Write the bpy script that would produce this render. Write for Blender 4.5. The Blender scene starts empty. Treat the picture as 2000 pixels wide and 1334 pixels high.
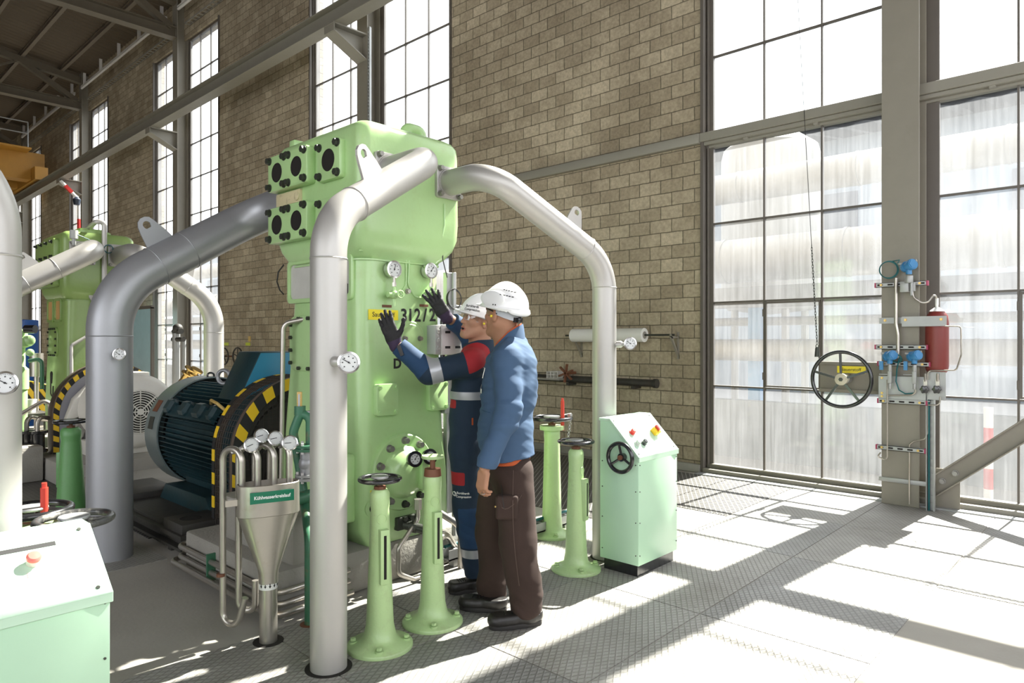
import bpy, bmesh, math, random
import numpy as np
from mathutils import Vector, Matrix, Quaternion
PI = math.pi
SC = bpy.context.scene
COL = SC.collection
V = Vector
random.seed(7)
X_, Y_, Z_ = V((1, 0, 0)), V((0, 1, 0)), V((0, 0, 1))

# ---------------------------------------------------------------- survey of the place
# the photograph was taken from (0, 0, 1.52); pixel -> point on a known plane of the hall
CX, CY, FPX, EYE = 1000., 665., 1336., 1.52
def ray(px, py):
    r = (px - CX) / FPX; u = -(py - CY) / FPX
    return V((r * .7331 - .6801, r * .6801 + .7331, u))
def fl(px, py, z=0.):
    d = ray(px, py); t = (z - EYE) / d.z
    return V((d.x * t, d.y * t, z))
def onY(px, py, y):
    d = ray(px, py); t = y / d.y
    return V((d.x * t, y, EYE + d.z * t))
def onX(px, py, x):
    d = ray(px, py); t = x / d.x
    return V((x, d.y * t, EYE + d.z * t))
def at(px, py, t):
    d = ray(px, py)
    return V((d.x * t, d.y * t, EYE + d.z * t))

# ---------------------------------------------------------------- object bookkeeping
def tag(o, label=None, cat=None, group=None, kind=None):
    if label: o['label'] = label
    if cat: o['category'] = cat
    if group: o['group'] = group
    if kind: o['kind'] = kind
    return o
def thing(name, loc, label, cat, group=None, rz=0., kind=None):
    o = bpy.data.objects.new(name, None); COL.objects.link(o)
    o.empty_display_size = .1
    o.location = loc; o.rotation_euler = (0, 0, rz)
    return tag(o, label, cat, group, kind)
def wmat(o):
    m = Matrix.Identity(4)
    while o is not None:
        m = (Matrix.LocRotScale(o.location, o.rotation_euler, o.scale)) @ m
        o = o.parent
    return m
def dup(root, loc, rz=None, label=None, group=None):
    r = root.copy(); COL.objects.link(r); r.location = loc
    if rz is not None: r.rotation_euler = (0, 0, rz)
    if label: r['label'] = label
    if group: r['group'] = group
    for ch in list(root.children):
        c = ch.copy(); COL.objects.link(c); c.parent = r
        for g in ch.children:
            d = g.copy(); COL.objects.link(d); d.parent = c
    return r
def frame(n, up=Z_):
    n = V(n).normalized()
    u = V(up).cross(n)
    if u.length < 1e-4: u = X_.copy()
    u.normalize(); v = n.cross(u)
    return u, v, n
def fillet(pts, R, seg=8):
    """polyline with rounded corners; R number or list (one per inner corner)"""
    pts = [V(p) for p in pts]; out = [pts[0]]
    for i in range(1, len(pts) - 1):
        a, b, c = pts[i - 1], pts[i], pts[i + 1]
        r = R[i - 1] if isinstance(R, (list, tuple)) else R
        d1 = (a - b); d2 = (c - b); l1, l2 = d1.length, d2.length
        d1.normalize(); d2.normalize()
        ang = d1.angle(d2)
        if r <= 0 or ang > PI - .02: out.append(b); continue
        t = min(r / math.tan(ang / 2), l1 * .49, l2 * .49)
        r = t * math.tan(ang / 2)
        bis = (d1 + d2).normalized(); ctr = b + bis * (r / math.sin(ang / 2))
        p0, p1 = b + d1 * t - ctr, b + d2 * t - ctr
        tot = p0.angle(p1); ax = p0.cross(p1).normalized()
        for k in range(seg + 1):
            out.append(ctr + Quaternion(ax, tot * k / seg) @ p0)
    out.append(pts[-1])
    return out

class B:
    """collects shapes in world space; obj() links them as ONE mesh object"""
    def __init__(s): s.bm = bmesh.new(); s.mi = 0
    def _f(s, vs):
        try:
            f = s.bm.faces.new(vs); f.material_index = s.mi; return f
        except ValueError: return None
    def rings(s, rings, closed_ring=True, cap0=True, cap1=True, loop=False):
        R = [[s.bm.verts.new(p) for p in r] for r in rings]
        n = len(R[0]); m = len(R)
        for i in range(m if loop else m - 1):
            a, b = R[i], R[(i + 1) % m]
            for j in range(n if closed_ring else n - 1):
                k = (j + 1) % n
                s._f([a[j], a[k], b[k], b[j]])
        if not loop and closed_ring:
            if cap0: s._f(list(reversed(R[0])))
            if cap1: s._f(R[-1])
        return s
    def box(s, c, size, rot=None):
        c = V(c); h = [x / 2 for x in size]
        rot = rot or Matrix.Identity(3)
        P = lambda x, y, z: c + rot @ V((x * h[0], y * h[1], z * h[2]))
        return s.rings([[P(-1, -1, z), P(1, -1, z), P(1, 1, z), P(-1, 1, z)] for z in (-1, 1)])
    def bx(s, x0, x1, y0, y1, z0, z1):
        return s.box(((x0 + x1) / 2, (y0 + y1) / 2, (z0 + z1) / 2), (abs(x1 - x0), abs(y1 - y0), abs(z1 - z0)))
    def bar(s, p0, p1, w, h, up=Z_):
        p0, p1 = V(p0), V(p1); d = (p1 - p0)
        u, v, n = frame(d, up)
        f = lambda p: [p - u * w / 2 - v * h / 2, p + u * w / 2 - v * h / 2, p + u * w / 2 + v * h / 2, p - u * w / 2 + v * h / 2]
        return s.rings([f(p0), f(p1)])
    def cyl(s, p0, p1, r0, r1=None, n=20):
        p0, p1 = V(p0), V(p1); r1 = r0 if r1 is None else r1
        u, v, _ = frame(p1 - p0, Z_ if abs((p1 - p0).normalized().z) < .98 else X_)
        c = [(math.cos(2 * PI * k / n), math.sin(2 * PI * k / n)) for k in range(n)]
        return s.rings([[p0 + (u * a + v * b) * r0 for a, b in c], [p1 + (u * a + v * b) * r1 for a, b in c]])
    def tube(s, pts, r, n=12, closed=False):
        pts = [V(p) for p in pts]; m = len(pts)
        rr = r if isinstance(r, (list, tuple)) else [r] * m
        T = []
        for i in range(m):
            if closed: t = pts[(i + 1) % m] - pts[i - 1]
            else: t = (pts[min(i + 1, m - 1)] - pts[max(i - 1, 0)])
            T.append(t.normalized())
        u, v, _ = frame(T[0], Z_ if abs(T[0].z) < .95 else X_)
        R = []
        for i in range(m):
            if i:
                q = T[i - 1].rotation_difference(T[i]); u = q @ u; v = q @ v
            R.append([pts[i] + (u * math.cos(2 * PI * k / n) + v * math.sin(2 * PI * k / n)) * rr[i] for k in range(n)])
        return s.rings(R, loop=closed)
    def lathe(s, prof, o, ax=Z_, n=28):
        """prof: list of (radius, height along axis)"""
        o = V(o); u, v, w = frame(ax, Z_ if abs(V(ax).normalized().z) < .98 else X_)
        R = []
        for r, h in prof:
            r = max(r, 1e-4)
            R.append([o + w * h + (u * math.cos(2 * PI * k / n) + v * math.sin(2 * PI * k / n)) * r for k in range(n)])
        return s.rings(R)
    def prism(s, poly, o, u, v, d):
        """polygon in the u,v plane at o extruded by vector d"""
        o, u, v, d = V(o), V(u), V(v), V(d)
        a = [o + u * x + v * y for x, y in poly]
        if u.cross(v).dot(d) < 0: a.reverse()
        return s.rings([a, [p + d for p in a]])
    def ringplate(s, outer, inner, o, u, v, d):
        """flat plate with a hole: outer/inner polygons with equal counts"""
        o, u, v, d = V(o), V(u), V(v), V(d)
        A = [o + u * x + v * y for x, y in outer]; I = [o + u * x + v * y for x, y in inner]
        return s.rings([A, [p + d for p in A], [p + d for p in I], I], loop=True)
    def torus(s, c, ax, R, r, n=40, m=10, sq=1.):
        c = V(c); u, v, w = frame(ax, Z_ if abs(V(ax).normalized().z) < .98 else X_)
        rg = []
        for i in range(n):
            a = 2 * PI * i / n; d = u * math.cos(a) + v * math.sin(a)
            rg.append([c + d * (R + r * math.cos(2 * PI * k / m)) + w * (r * sq * math.sin(2 * PI * k / m)) for k in range(m)])
        return s.rings(rg, loop=True)
    def ball(s, c, r, sc=(1, 1, 1), n=16, rot=None):
        c = V(c); rot = rot or Matrix.Identity(3); m = max(6, n // 2); R = []
        for i in range(m + 1):
            t = PI * i / m; rad = max(math.sin(t), 1e-3)
            R.append([c + rot @ V((r * sc[0] * rad * math.cos(2 * PI * k / n), r * sc[1] * rad * math.sin(2 * PI * k / n), -r * sc[2] * math.cos(t))) for k in range(n)])
        return s.rings(R)
    def bolt(s, p, ax, r, h, washer=True):
        p = V(p); a = V(ax).normalized()
        if washer: s.cyl(p - a * .002, p + a * h * .25, r * 1.25, n=14)
        s.cyl(p + a * h * .2, p + a * h, r, n=6)
        return s
    def raw(s, vs, fs):
        vv = [s.bm.verts.new(p) for p in vs]
        for f in fs: s._f([vv[i] for i in f])
        return s
    def obj(s, name, mats, parent=None, bevel=0., bseg=2, ang=35., smooth=True, label=None):
        bm = s.bm
        bmesh.ops.remove_doubles(bm, verts=bm.verts, dist=1e-6)
        bmesh.ops.recalc_face_normals(bm, faces=bm.faces)
        if bevel > 0:
            es = [e for e in bm.edges if len(e.link_faces) == 2 and e.calc_face_angle(0) > math.radians(30)]
            bmesh.ops.bevel(bm, geom=es, offset=bevel, segments=bseg, profile=.5, affect='EDGES', clamp_overlap=True)
        me = bpy.data.meshes.new(name)
        if parent is not None:
            bm.transform(wmat(parent).inverted())
        bm.to_mesh(me); bm.free()
        return link(name, me, mats, parent, ang, smooth, label)

def link(name, me, mats, parent=None, ang=35., smooth=True, label=None):
    for m in (mats if isinstance(mats, (list, tuple)) else [mats]): me.materials.append(m)
    if smooth:
        me.polygons.foreach_set('use_smooth', [True] * len(me.polygons))
        me.set_sharp_from_angle(angle=math.radians(ang))
    o = bpy.data.objects.new(name, me); COL.objects.link(o)
    if parent is not None: o.parent = parent
    if label: o['label'] = label
    return o

def tmesh(body, size, bold=0., extrude=.0006, align='CENTER', spacing=1.):
    """letters as verts/faces in the xy plane"""
    cu = bpy.data.curves.new('txt', 'FONT'); cu.body = body; cu.size = size
    cu.align_x = align; cu.align_y = 'CENTER'; cu.offset = bold; cu.extrude = extrude; cu.space_character = spacing
    cu.resolution_u = 3
    ob = bpy.data.objects.new('txt', cu); COL.objects.link(ob)
    dg = bpy.context.evaluated_depsgraph_get()
    me = bpy.data.meshes.new_from_object(ob.evaluated_get(dg))
    vs = [v.co.copy() for v in me.vertices]; fs = [list(p.vertices) for p in me.polygons]
    bpy.data.objects.remove(ob); bpy.data.curves.remove(cu); bpy.data.meshes.remove(me)
    return vs, fs
def text(name, body, size, c, n, mat, parent, up=Z_, bold=0., align='CENTER', sx=1., spacing=1., label=None, extrude=.0006):
    vs, fs = tmesh(body, size, bold, extrude, align, spacing)
    u, v, w = frame(n, up); c = V(c)
    b = B(); b.raw([c + u * p.x * sx + v * p.y + w * (p.z + .0008) for p in vs], fs)
    return b.obj(name, mat, parent, smooth=False, label=label)
SUN_E, SKY_E, EXPO = 12.0, 2.8, 1.28
# ---------------------------------------------------------------- materials
def NT(name):
    m = bpy.data.materials.new(name); m.use_nodes = True
    nt = m.node_tree; nt.nodes.clear()
    out = nt.nodes.new('ShaderNodeOutputMaterial')
    def N(t, **kw):
        n = nt.nodes.new(t)
        for k, v in kw.items():
            if k in n.inputs.keys(): n.inputs[k].default_value = v
            else: setattr(n, k, v)
        return n
    L = lambda a, b: nt.links.new(a, b)
    return m, nt, out, N, L
def rgba(c): return (c[0], c[1], c[2], 1.)
def srgb(r, g, b):
    f = lambda c: (c / 255 / 12.92) if c / 255 <= .04045 else ((c / 255 + .055) / 1.055) ** 2.4
    return (f(r), f(g), f(b))
def mat(name, col, rough=.5, metal=0., var=.12, vscale=6., bump=0., bscale=40., dirt=0., dirtcol=(.12, .09, .06), dscale=3., coat=0., spec=.5, aniso=None):
    m, nt, out, N, L = NT(name)
    p = N('ShaderNodeBsdfPrincipled', Roughness=rough, Metallic=metal)
    p.inputs['Specular IOR Level'].default_value = spec
    if coat: p.inputs['Coat Weight'].default_value = coat; p.inputs['Coat Roughness'].default_value = .15
    tc = N('ShaderNodeTexCoord')
    n1 = N('ShaderNodeTexNoise', Scale=vscale, Detail=6., Roughness=.6)
    L(tc.outputs['Object'], n1.inputs['Vector'])
    mx = N('ShaderNodeMix', data_type='RGBA')
    mx.inputs[6].default_value = rgba([c * (1 - var) for c in col]); mx.inputs[7].default_value = rgba([min(1, c * (1 + var)) for c in col])
    L(n1.outputs['Fac'], mx.inputs[0]); last = mx.outputs[2]
    if dirt:
        n2 = N('ShaderNodeTexNoise', Scale=dscale, Detail=10., Roughness=.7); L(tc.outputs['Object'], n2.inputs['Vector'])
        rp = N('ShaderNodeValToRGB'); rp.color_ramp.elements[0].position = .54; rp.color_ramp.elements[1].position = .72
        rp.color_ramp.elements[1].color = (dirt, dirt, dirt, 1)
        L(n2.outputs['Fac'], rp.inputs[0])
        m2 = N('ShaderNodeMix', data_type='RGBA'); m2.inputs[7].default_value = rgba(dirtcol)
        L(rp.outputs[0], m2.inputs[0]); L(last, m2.inputs[6]); last = m2.outputs[2]
    L(last, p.inputs['Base Color'])
    if bump:
        n3 = N('ShaderNodeTexNoise', Scale=bscale, Detail=4.); L(tc.outputs['Object'], n3.inputs['Vector'])
        bp = N('ShaderNodeBump', Strength=bump, Distance=.01); L(n3.outputs['Fac'], bp.inputs['Height']); L(bp.outputs[0], p.inputs['Normal'])
    L(p.outputs[0], out.inputs[0])
    return m

M = {}
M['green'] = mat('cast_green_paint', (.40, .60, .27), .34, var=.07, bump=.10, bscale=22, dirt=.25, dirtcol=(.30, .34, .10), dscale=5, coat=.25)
M['green2'] = mat('darker_green_paint', (.25, .37, .11), .40, var=.1, bump=.12, bscale=28, dirt=.3, dirtcol=(.22, .24, .08), dscale=5, coat=.2)  # darker green of the far compressor
M['stand'] = mat('stand_green_paint', (.42, .59, .28), .38, var=.08, bump=.15, bscale=60, dirt=.35, dirtcol=(.25, .24, .14), dscale=9, coat=.15)
M['standdark'] = mat('stand_deep_green_paint', (.12, .30, .10), .4, var=.1, bump=.15, bscale=60, dirt=.2, dscale=9)
M['mint'] = mat('mint_sheet_paint', (.47, .70, .50), .35, var=.03, bump=.02, dirt=.05, dirtcol=(.4, .45, .36), dscale=7)
M['mintedge'] = mat('mint_light_paint', (.52, .72, .55), .35, var=.03)
M['pgreen'] = mat('pipe_dark_green', (.045, .16, .09), .45, var=.15, dirt=.5, dirtcol=(.30, .09, .04), dscale=12)
M['alu'] = mat('aluminium_paint', (.47, .455, .43), .44, metal=.45, var=.06, bump=.02, bscale=90, dirt=.12, dirtcol=(.3, .27, .22), dscale=6)
M['aludark'] = mat('grey_aluminium_paint', (.36, .365, .38), .42, metal=.5, var=.05, bump=.05, bscale=110)
M['steel'] = mat('stainless_steel', (.48, .45, .405), .34, metal=.85, var=.12, bump=.04, dirt=.35, dirtcol=(.32, .22, .13), dscale=7)
M['galv'] = mat('galvanised_steel', (.36, .365, .36), .45, metal=.4, var=.12, bump=.05)
M['chrome'] = mat('chrome', (.7, .7, .7), .2, metal=1., var=.03)
M['boltgrey'] = mat('grey_bolt_steel', (.30, .29, .27), .4, metal=.7, var=.2, dirt=.4, dscale=30)
M['boltdark'] = mat('dark_bolt_steel', (.05, .055, .045), .4, metal=.4, var=.3)
M['black'] = mat('black_gloss', (.014, .014, .016), .22, var=.2, coat=.5)
M['blackmatt'] = mat('black_matt', (.012, .012, .012), .7, var=.2)
M['hole'] = mat('deep_hole_black', (.01, .008, .006), .9, var=.1)
M['white'] = mat('white_plastic', (.80, .80, .78), .4, var=.02)
M['offwhite'] = mat('offwhite_plastic', (.66, .64, .62), .4, var=.03)
M['lgrey'] = mat('light_grey_plastic', (.42, .43, .41), .45, var=.04)
M['dial'] = mat('dial_white', (.62, .63, .62), .35, var=.01)
M['ink'] = mat('print_black', (.012, .012, .012), .6, var=.0)
M['inkwhite'] = mat('print_white', (.85, .85, .85), .6, var=.0)
M['red'] = mat('red_plastic', (.55, .025, .02), .35, var=.06)
M['redpaint'] = mat('red_rod_paint', (.62, .05, .03), .45, var=.12)
M['redcyl'] = mat('red_brown_paint', (.20, .032, .026), .45, var=.15, dirt=.2)
M['yellow'] = mat('sign_yellow', (.86, .70, .02), .45, var=.02)
M['hyellow'] = mat('hazard_yellow', (.80, .52, .02), .5, var=.08)
M['paleyellow'] = mat('brass_yellow', (.62, .42, .13), .45, var=.1)
M['signgreen'] = mat('sign_green', (.005, .17, .09), .4, var=.03)
M['motor'] = mat('motor_petrol_paint', (.014, .042, .05), .42, var=.2, bump=.1, dirt=.4, dirtcol=(.05, .045, .035), dscale=5)
M['motorlight'] = mat('cowl_grey_green', (.20, .25, .25), .36, metal=.2, var=.1, dirt=.3, dirtcol=(.07, .08, .07))
M['blue'] = mat('box_blue_paint', (.03, .22, .36), .4, var=.12, dirt=.2, dirtcol=(.02, .06, .08))
M['cabblue'] = mat('cabinet_blue', (.006, .062, .26), .4, var=.05)
M['paleblue'] = mat('pale_blue_sheet', (.36, .56, .62), .4, var=.12, dirt=.2, dirtcol=(.15, .22, .25))
M['xblue'] = mat('transmitter_blue', (.04, .20, .42), .35, var=.06)
M['darkiron'] = mat('dark_iron', (.055, .052, .046), .55, metal=.3, var=.3, bump=.2, dirt=.4, dirtcol=(.10, .07, .05))
M['guardmesh'] = mat('guard_brown', (.035, .028, .022), .6, var=.3)
M['guardface'] = mat('guard_grey_face', (.26, .26, .29), .5, var=.06)
M['guardrim'] = mat('guard_rim_brown', (.09, .065, .05), .5, var=.1)
M['motorwhite'] = mat('motor_white', (.66, .64, .58), .4, var=.05, dirt=.2, dirtcol=(.4, .36, .3))
M['concrete'] = mat('concrete_pedestal', (.30, .285, .25), .85, var=.16, vscale=4, bump=.35, bscale=60, dirt=.25, dirtcol=(.16, .14, .115), dscale=5)
M['beam'] = mat('beam_grey_paint', (.25, .235, .195), .5, var=.07, bump=.03, dirt=.2, dirtcol=(.16, .14, .11), dscale=2)
M['column'] = mat('column_grey_paint', (.235, .215, .175), .5, var=.08, dirt=.25, dirtcol=(.15, .125, .09), dscale=2.5)
M['winframe'] = mat('window_frame_brown', (.115, .10, .085), .5, var=.14, dirt=.3, dirtcol=(.06, .05, .04), dscale=6)
M['purlin'] = mat('purlin_brown', (.16, .13, .095), .6, var=.1)
M['truss'] = mat('truss_brown', (.12, .10, .07), .6, var=.12)
M['craneyellow'] = mat('crane_ochre', (.42, .21, .03), .5, var=.12)
M['redwhite'] = mat('stripe_white', (.75, .73, .70), .5, var=.04)
M['cablegreen'] = mat('teal_cable', (.0, .10, .11), .4, var=.05)
M['cableblack'] = mat('black_cable', (.015, .014, .013), .5, var=.1)
M['brass'] = mat('brass', (.55, .38, .14), .35, metal=.9, var=.1)
M['copper'] = mat('rust_brown', (.16, .06, .03), .6, var=.25)
M['paper'] = mat('paper_roll', (.78, .77, .73), .8, var=.03)
M['outpipe'] = mat('outside_insulation', (.21, .205, .19), .6, var=.06)
M['outdark'] = mat('outside_dark_grey', (.07, .075, .085), .7, var=.1)  # even dark grey of the canopy, the yard roof and its windows
M['outwall'] = mat('outside_wall', (.15, .17, .19), .8, var=.08)
M['outblue'] = mat('outside_blue_post', (.10, .24, .46), .6, var=.08)
M['outgreen'] = mat('outside_green_post', (.20, .32, .20), .6, var=.08)
M['outground'] = mat('outside_yard', (.15, .148, .145), .85, var=.15, vscale=.6)

# block wall: 29 x 15 cm concrete blocks in running bond
def mat_blocks():
    m, nt, out, N, L = NT('concrete_blocks')
    p = N('ShaderNodeBsdfPrincipled', Roughness=.88)
    tc = N('ShaderNodeTexCoord'); sp = N('ShaderNodeSeparateXYZ'); L(tc.outputs['Object'], sp.inputs[0])
    cb = N('ShaderNodeCombineXYZ')
    ax = N('ShaderNodeMath', operation='ADD'); ax.inputs[1].default_value = 3.767 + .15 + 60 * .2933
    L(sp.outputs[0], ax.inputs[0]); L(ax.outputs[0], cb.inputs[0])
    az = N('ShaderNodeMath', operation='ADD'); az.inputs[1].default_value = .03
    L(sp.outputs[2], az.inputs[0]); L(az.outputs[0], cb.inputs[1])
    nz = N('ShaderNodeTexNoise', Scale=9., Detail=3.); L(tc.outputs['Object'], nz.inputs['Vector'])
    wob = N('ShaderNodeMix', data_type='VECTOR'); wob.inputs[0].default_value = .012
    L(cb.outputs[0], wob.inputs[4]); L(nz.outputs['Color'], wob.inputs[5])
    br = N('ShaderNodeTexBrick', offset=.5, squash=1.)
    br.inputs['Scale'].default_value = 1.; br.inputs['Brick Width'].default_value = .2933; br.inputs['Row Height'].default_value = .1565
    br.inputs['Mortar Size'].default_value = .0062; br.inputs['Mortar Smooth'].default_value = .25; br.inputs['Bias'].default_value = -.1
    br.inputs['Color1'].default_value = rgba((.40, .335, .235)); br.inputs['Color2'].default_value = rgba((.57, .49, .355)); br.inputs['Mortar'].default_value = rgba((.17, .145, .10))
    L(wob.outputs[1], br.inputs['Vector'])
    n2 = N('ShaderNodeTexNoise', Scale=26., Detail=8., Roughness=.7); L(tc.outputs['Object'], n2.inputs['Vector'])
    rp = N('ShaderNodeValToRGB'); rp.color_ramp.elements[0].position = .25; rp.color_ramp.elements[1].position = .75
    rp.color_ramp.elements[0].color = (.62, .62, .62, 1); rp.color_ramp.elements[1].color = (1.18, 1.18, 1.18, 1)
    L(n2.outputs['Fac'], rp.inputs[0])
    mu = N('ShaderNodeMix', data_type='RGBA', blend_type='MULTIPLY'); mu.inputs[0].default_value = 1.
    L(br.outputs['Color'], mu.inputs[6]); L(rp.outputs[0], mu.inputs[7])
    n3 = N('ShaderNodeTexNoise', Scale=.9, Detail=6., Roughness=.62); L(tc.outputs['Object'], n3.inputs['Vector'])
    r3 = N('ShaderNodeValToRGB'); r3.color_ramp.elements[0].position = .38; r3.color_ramp.elements[1].position = .66
    r3.color_ramp.elements[0].color = (.74, .72, .70, 1); r3.color_ramp.elements[1].color = (1.08, 1.08, 1.08, 1)
    L(n3.outputs['Fac'], r3.inputs[0])
    m3 = N('ShaderNodeMix', data_type='RGBA', blend_type='MULTIPLY'); m3.inputs[0].default_value = 1.
    L(mu.outputs[2], m3.inputs[6]); L(r3.outputs[0], m3.inputs[7])
    L(m3.outputs[2], p.inputs['Base Color'])
    hm = N('ShaderNodeMath', operation='SUBTRACT'); hm.inputs[0].default_value = 1.; L(br.outputs['Fac'], hm.inputs[1])
    ha = N('ShaderNodeMath', operation='MULTIPLY_ADD'); ha.inputs[1].default_value = .25; L(n2.outputs['Fac'], ha.inputs[0]); L(hm.outputs[0], ha.inputs[2])
    bp = N('ShaderNodeBump', Strength=.6, Distance=.008); L(ha.outputs[0], bp.inputs['Height']); L(bp.outputs[0], p.inputs['Normal'])
    L(p.outputs[0], out.inputs[0]); return m
M['blocks'] = mat_blocks()

# diamond tread plate: two families of raised ribs
def mat_tread(name, base, rib, k=27., width=.20, dirt=.3):
    m, nt, out, N, L = NT(name)
    p = N('ShaderNodeBsdfPrincipled', Roughness=.48, Metallic=.15)
    tc = N('ShaderNodeTexCoord'); sp = N('ShaderNodeSeparateXYZ'); L(tc.outputs['Object'], sp.inputs[0])
    def fam(s):
        a = N('ShaderNodeMath', operation='MULTIPLY'); a.inputs[1].default_value = k * s; L(sp.outputs[0], a.inputs[0])
        b = N('ShaderNodeMath', operation='MULTIPLY_ADD'); b.inputs[1].default_value = k * .62; L(sp.outputs[1], b.inputs[0]); L(a.outputs[0], b.inputs[2])
        f = N('ShaderNodeMath', operation='FRACT'); L(b.outputs[0], f.inputs[0])
        c = N('ShaderNodeMath', operation='SUBTRACT'); c.inputs[1].default_value = .5; L(f.outputs[0], c.inputs[0])
        d = N('ShaderNodeMath', operation='ABSOLUTE'); L(c.outputs[0], d.inputs[0])
        g = N('ShaderNodeMapRange'); g.inputs[1].default_value = 0.; g.inputs[2].default_value = width; g.inputs[3].default_value = 1.; g.inputs[4].default_value = 0.
        L(d.outputs[0], g.inputs[0]); return g.outputs[0]
    mxx = N('ShaderNodeMath', operation='MAXIMUM'); L(fam(1.), mxx.inputs[0]); L(fam(-1.), mxx.inputs[1])
    mx = N('ShaderNodeMix', data_type='RGBA'); mx.inputs[6].default_value = rgba(base); mx.inputs[7].default_value = rgba(rib)
    L(mxx.outputs[0], mx.inputs[0])
    n2 = N('ShaderNodeTexNoise', Scale=2.2, Detail=9., Roughness=.7); L(tc.outputs['Object'], n2.inputs['Vector'])
    rp = N('ShaderNodeValToRGB'); rp.color_ramp.elements[0].position = .35; rp.color_ramp.elements[1].position = .7
    rp.color_ramp.elements[0].color = (1.05, 1.05, 1.05, 1); rp.color_ramp.elements[1].color = (1 - dirt, 1 - dirt * 1.05, 1 - dirt * 1.15, 1)
    L(n2.outputs['Fac'], rp.inputs[0])
    mu = N('ShaderNodeMix', data_type='RGBA', blend_type='MULTIPLY'); mu.inputs[0].default_value = 1.
    L(mx.outputs[2], mu.inputs[6]); L(rp.outputs[0], mu.inputs[7]); L(mu.outputs[2], p.inputs['Base Color'])
    bp = N('ShaderNodeBump', Strength=.55, Distance=.003); L(mxx.outputs[0], bp.inputs['Height']); L(bp.outputs[0], p.inputs['Normal'])
    L(p.outputs[0], out.inputs[0]); return m
M['tread'] = mat_tread('tread_plate', (.37, .36, .34), (.23, .22, .20))
M['treadgrey'] = mat_tread('tread_plate_grey', (.32, .315, .305), (.19, .187, .18), k=27.)
M['grate'] = mat_tread('steel_grating', (.028, .026, .024), (.30, .29, .27), k=20., width=.17, dirt=.2)
M['floor'] = mat('floor_concrete', (.36, .34, .30), .8, var=.14, vscale=2.5, bump=.15, bscale=50, dirt=.35, dirtcol=(.27, .24, .20), dscale=1.6)

# dusty window glass: clear share, dust that scatters daylight, faint gloss
def mat_glass():
    m, nt, out, N, L = NT('dusty_glass')
    tc = N('ShaderNodeTexCoord')
    mp = N('ShaderNodeMapping'); mp.inputs['Scale'].default_value = (30., 30., 1.2); L(tc.outputs['Object'], mp.inputs[0])
    n = N('ShaderNodeTexNoise', Scale=1., Detail=5., Roughness=.6); L(mp.outputs[0], n.inputs['Vector'])
    n2 = N('ShaderNodeTexNoise', Scale=1.1, Detail=5., Roughness=.6); L(tc.outputs['Object'], n2.inputs['Vector'])
    ad = N('ShaderNodeMath', operation='ADD'); L(n.outputs['Fac'], ad.inputs[0]); L(n2.outputs['Fac'], ad.inputs[1])
    mr = N('ShaderNodeMapRange'); mr.inputs[1].default_value = .75; mr.inputs[2].default_value = 1.3; mr.inputs[3].default_value = .03; mr.inputs[4].default_value = .062
    L(ad.outputs[0], mr.inputs[0])
    tr = N('ShaderNodeBsdfTransparent'); tr.inputs[0].default_value = (.97, .985, .98, 1)
    tl = N('ShaderNodeBsdfTranslucent'); tl.inputs[0].default_value = (.88, .91, .95, 1)
    mx = N('ShaderNodeMixShader'); L(mr.outputs[0], mx.inputs[0]); L(tr.outputs[0], mx.inputs[1]); L(tl.outputs[0], mx.inputs[2])
    gl = N('ShaderNodeBsdfGlossy', Roughness=.05); m2 = N('ShaderNodeMixShader'); m2.inputs[0].default_value = .03
    L(mx.outputs[0], m2.inputs[1]); L(gl.outputs[0], m2.inputs[2]); L(m2.outputs[0], out.inputs[0])
    return m
M['glass'] = mat_glass()
def mat_clear():
    m, nt, out, N, L = NT('clear_plastic')
    tr = N('ShaderNodeBsdfTransparent'); tr.inputs[0].default_value = (.96, .97, .97, 1)
    gl = N('ShaderNodeBsdfGlossy', Roughness=.04); lw = N('ShaderNodeLayerWeight', Blend=.25)
    mx = N('ShaderNodeMixShader'); L(lw.outputs['Fresnel'], mx.inputs[0]); L(tr.outputs[0], mx.inputs[1]); L(gl.outputs[0], mx.inputs[2]); L(mx.outputs[0], out.inputs[0])
    return m
M['clear'] = mat_clear()
def mat_corr():
    m, nt, out, N, L = NT('roof_deck')
    p = N('ShaderNodeBsdfPrincipled', Roughness=.75); p.inputs['Base Color'].default_value = rgba((.085, .062, .038))
    L(p.outputs[0], out.inputs[0]); return m
M['deck'] = mat_corr()
# ---------------------------------------------------------------- the hall
YW = 7.28            # inner face of the block wall
YG = 7.36            # glass plane
XR, XL = 3.0, -44.   # hall ends
YS = -13.            # far side of the hall, behind the photographer
BAYS = [-1.665, -10.155, -18.45, -26.5, -34.6]
WTOP, WALLTOP = 9.35, 10.75
def struct(o): o['kind'] = 'structure'; return o

b = B(); b.bx(XL, XR + 1, YS, YW + .4, -.3, -.004)
struct(b.obj('floor', M['floor']))
# tread plates lying flush over the service trench
xs = [-3.36, -2.66, -1.82, -.95, -.05, .85]; ys = [-.6, .5, 1.743, 2.42, 3.5, 4.87, 6.0, 7.12]
for i in range(len(xs) - 1):
    for j in range(len(ys) - 1):
        if xs[i] >= -1 and ys[j + 1] < 4.9: continue
        x0, x1, y0, y1 = xs[i] + .004, xs[i + 1] - .004, ys[j] + .004, ys[j + 1] - .004
        if i == 0 and j >= 4: y1 = min(y1, 5.6)
        if i == 0 and j == 6: continue
        b = B(); b.bx(x0, x1, y0, y1, -.0035, 0.)
        for sx in (x0 + .06, x1 - .06):
            b.cyl((sx, y0 + .07, -.001), (sx, y0 + .07, .0012), .011, n=10)
        struct(b.obj('floor_plate', M['tread'] if (i + j) % 3 else M['treadgrey'], smooth=False))
b = B(); b.bx(-8.6, -3.37, 4.75, 7.12, -.0036, .0005); b.bx(-3.36, -2.67, 5.62, 7.12, -.0036, .0005)
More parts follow.
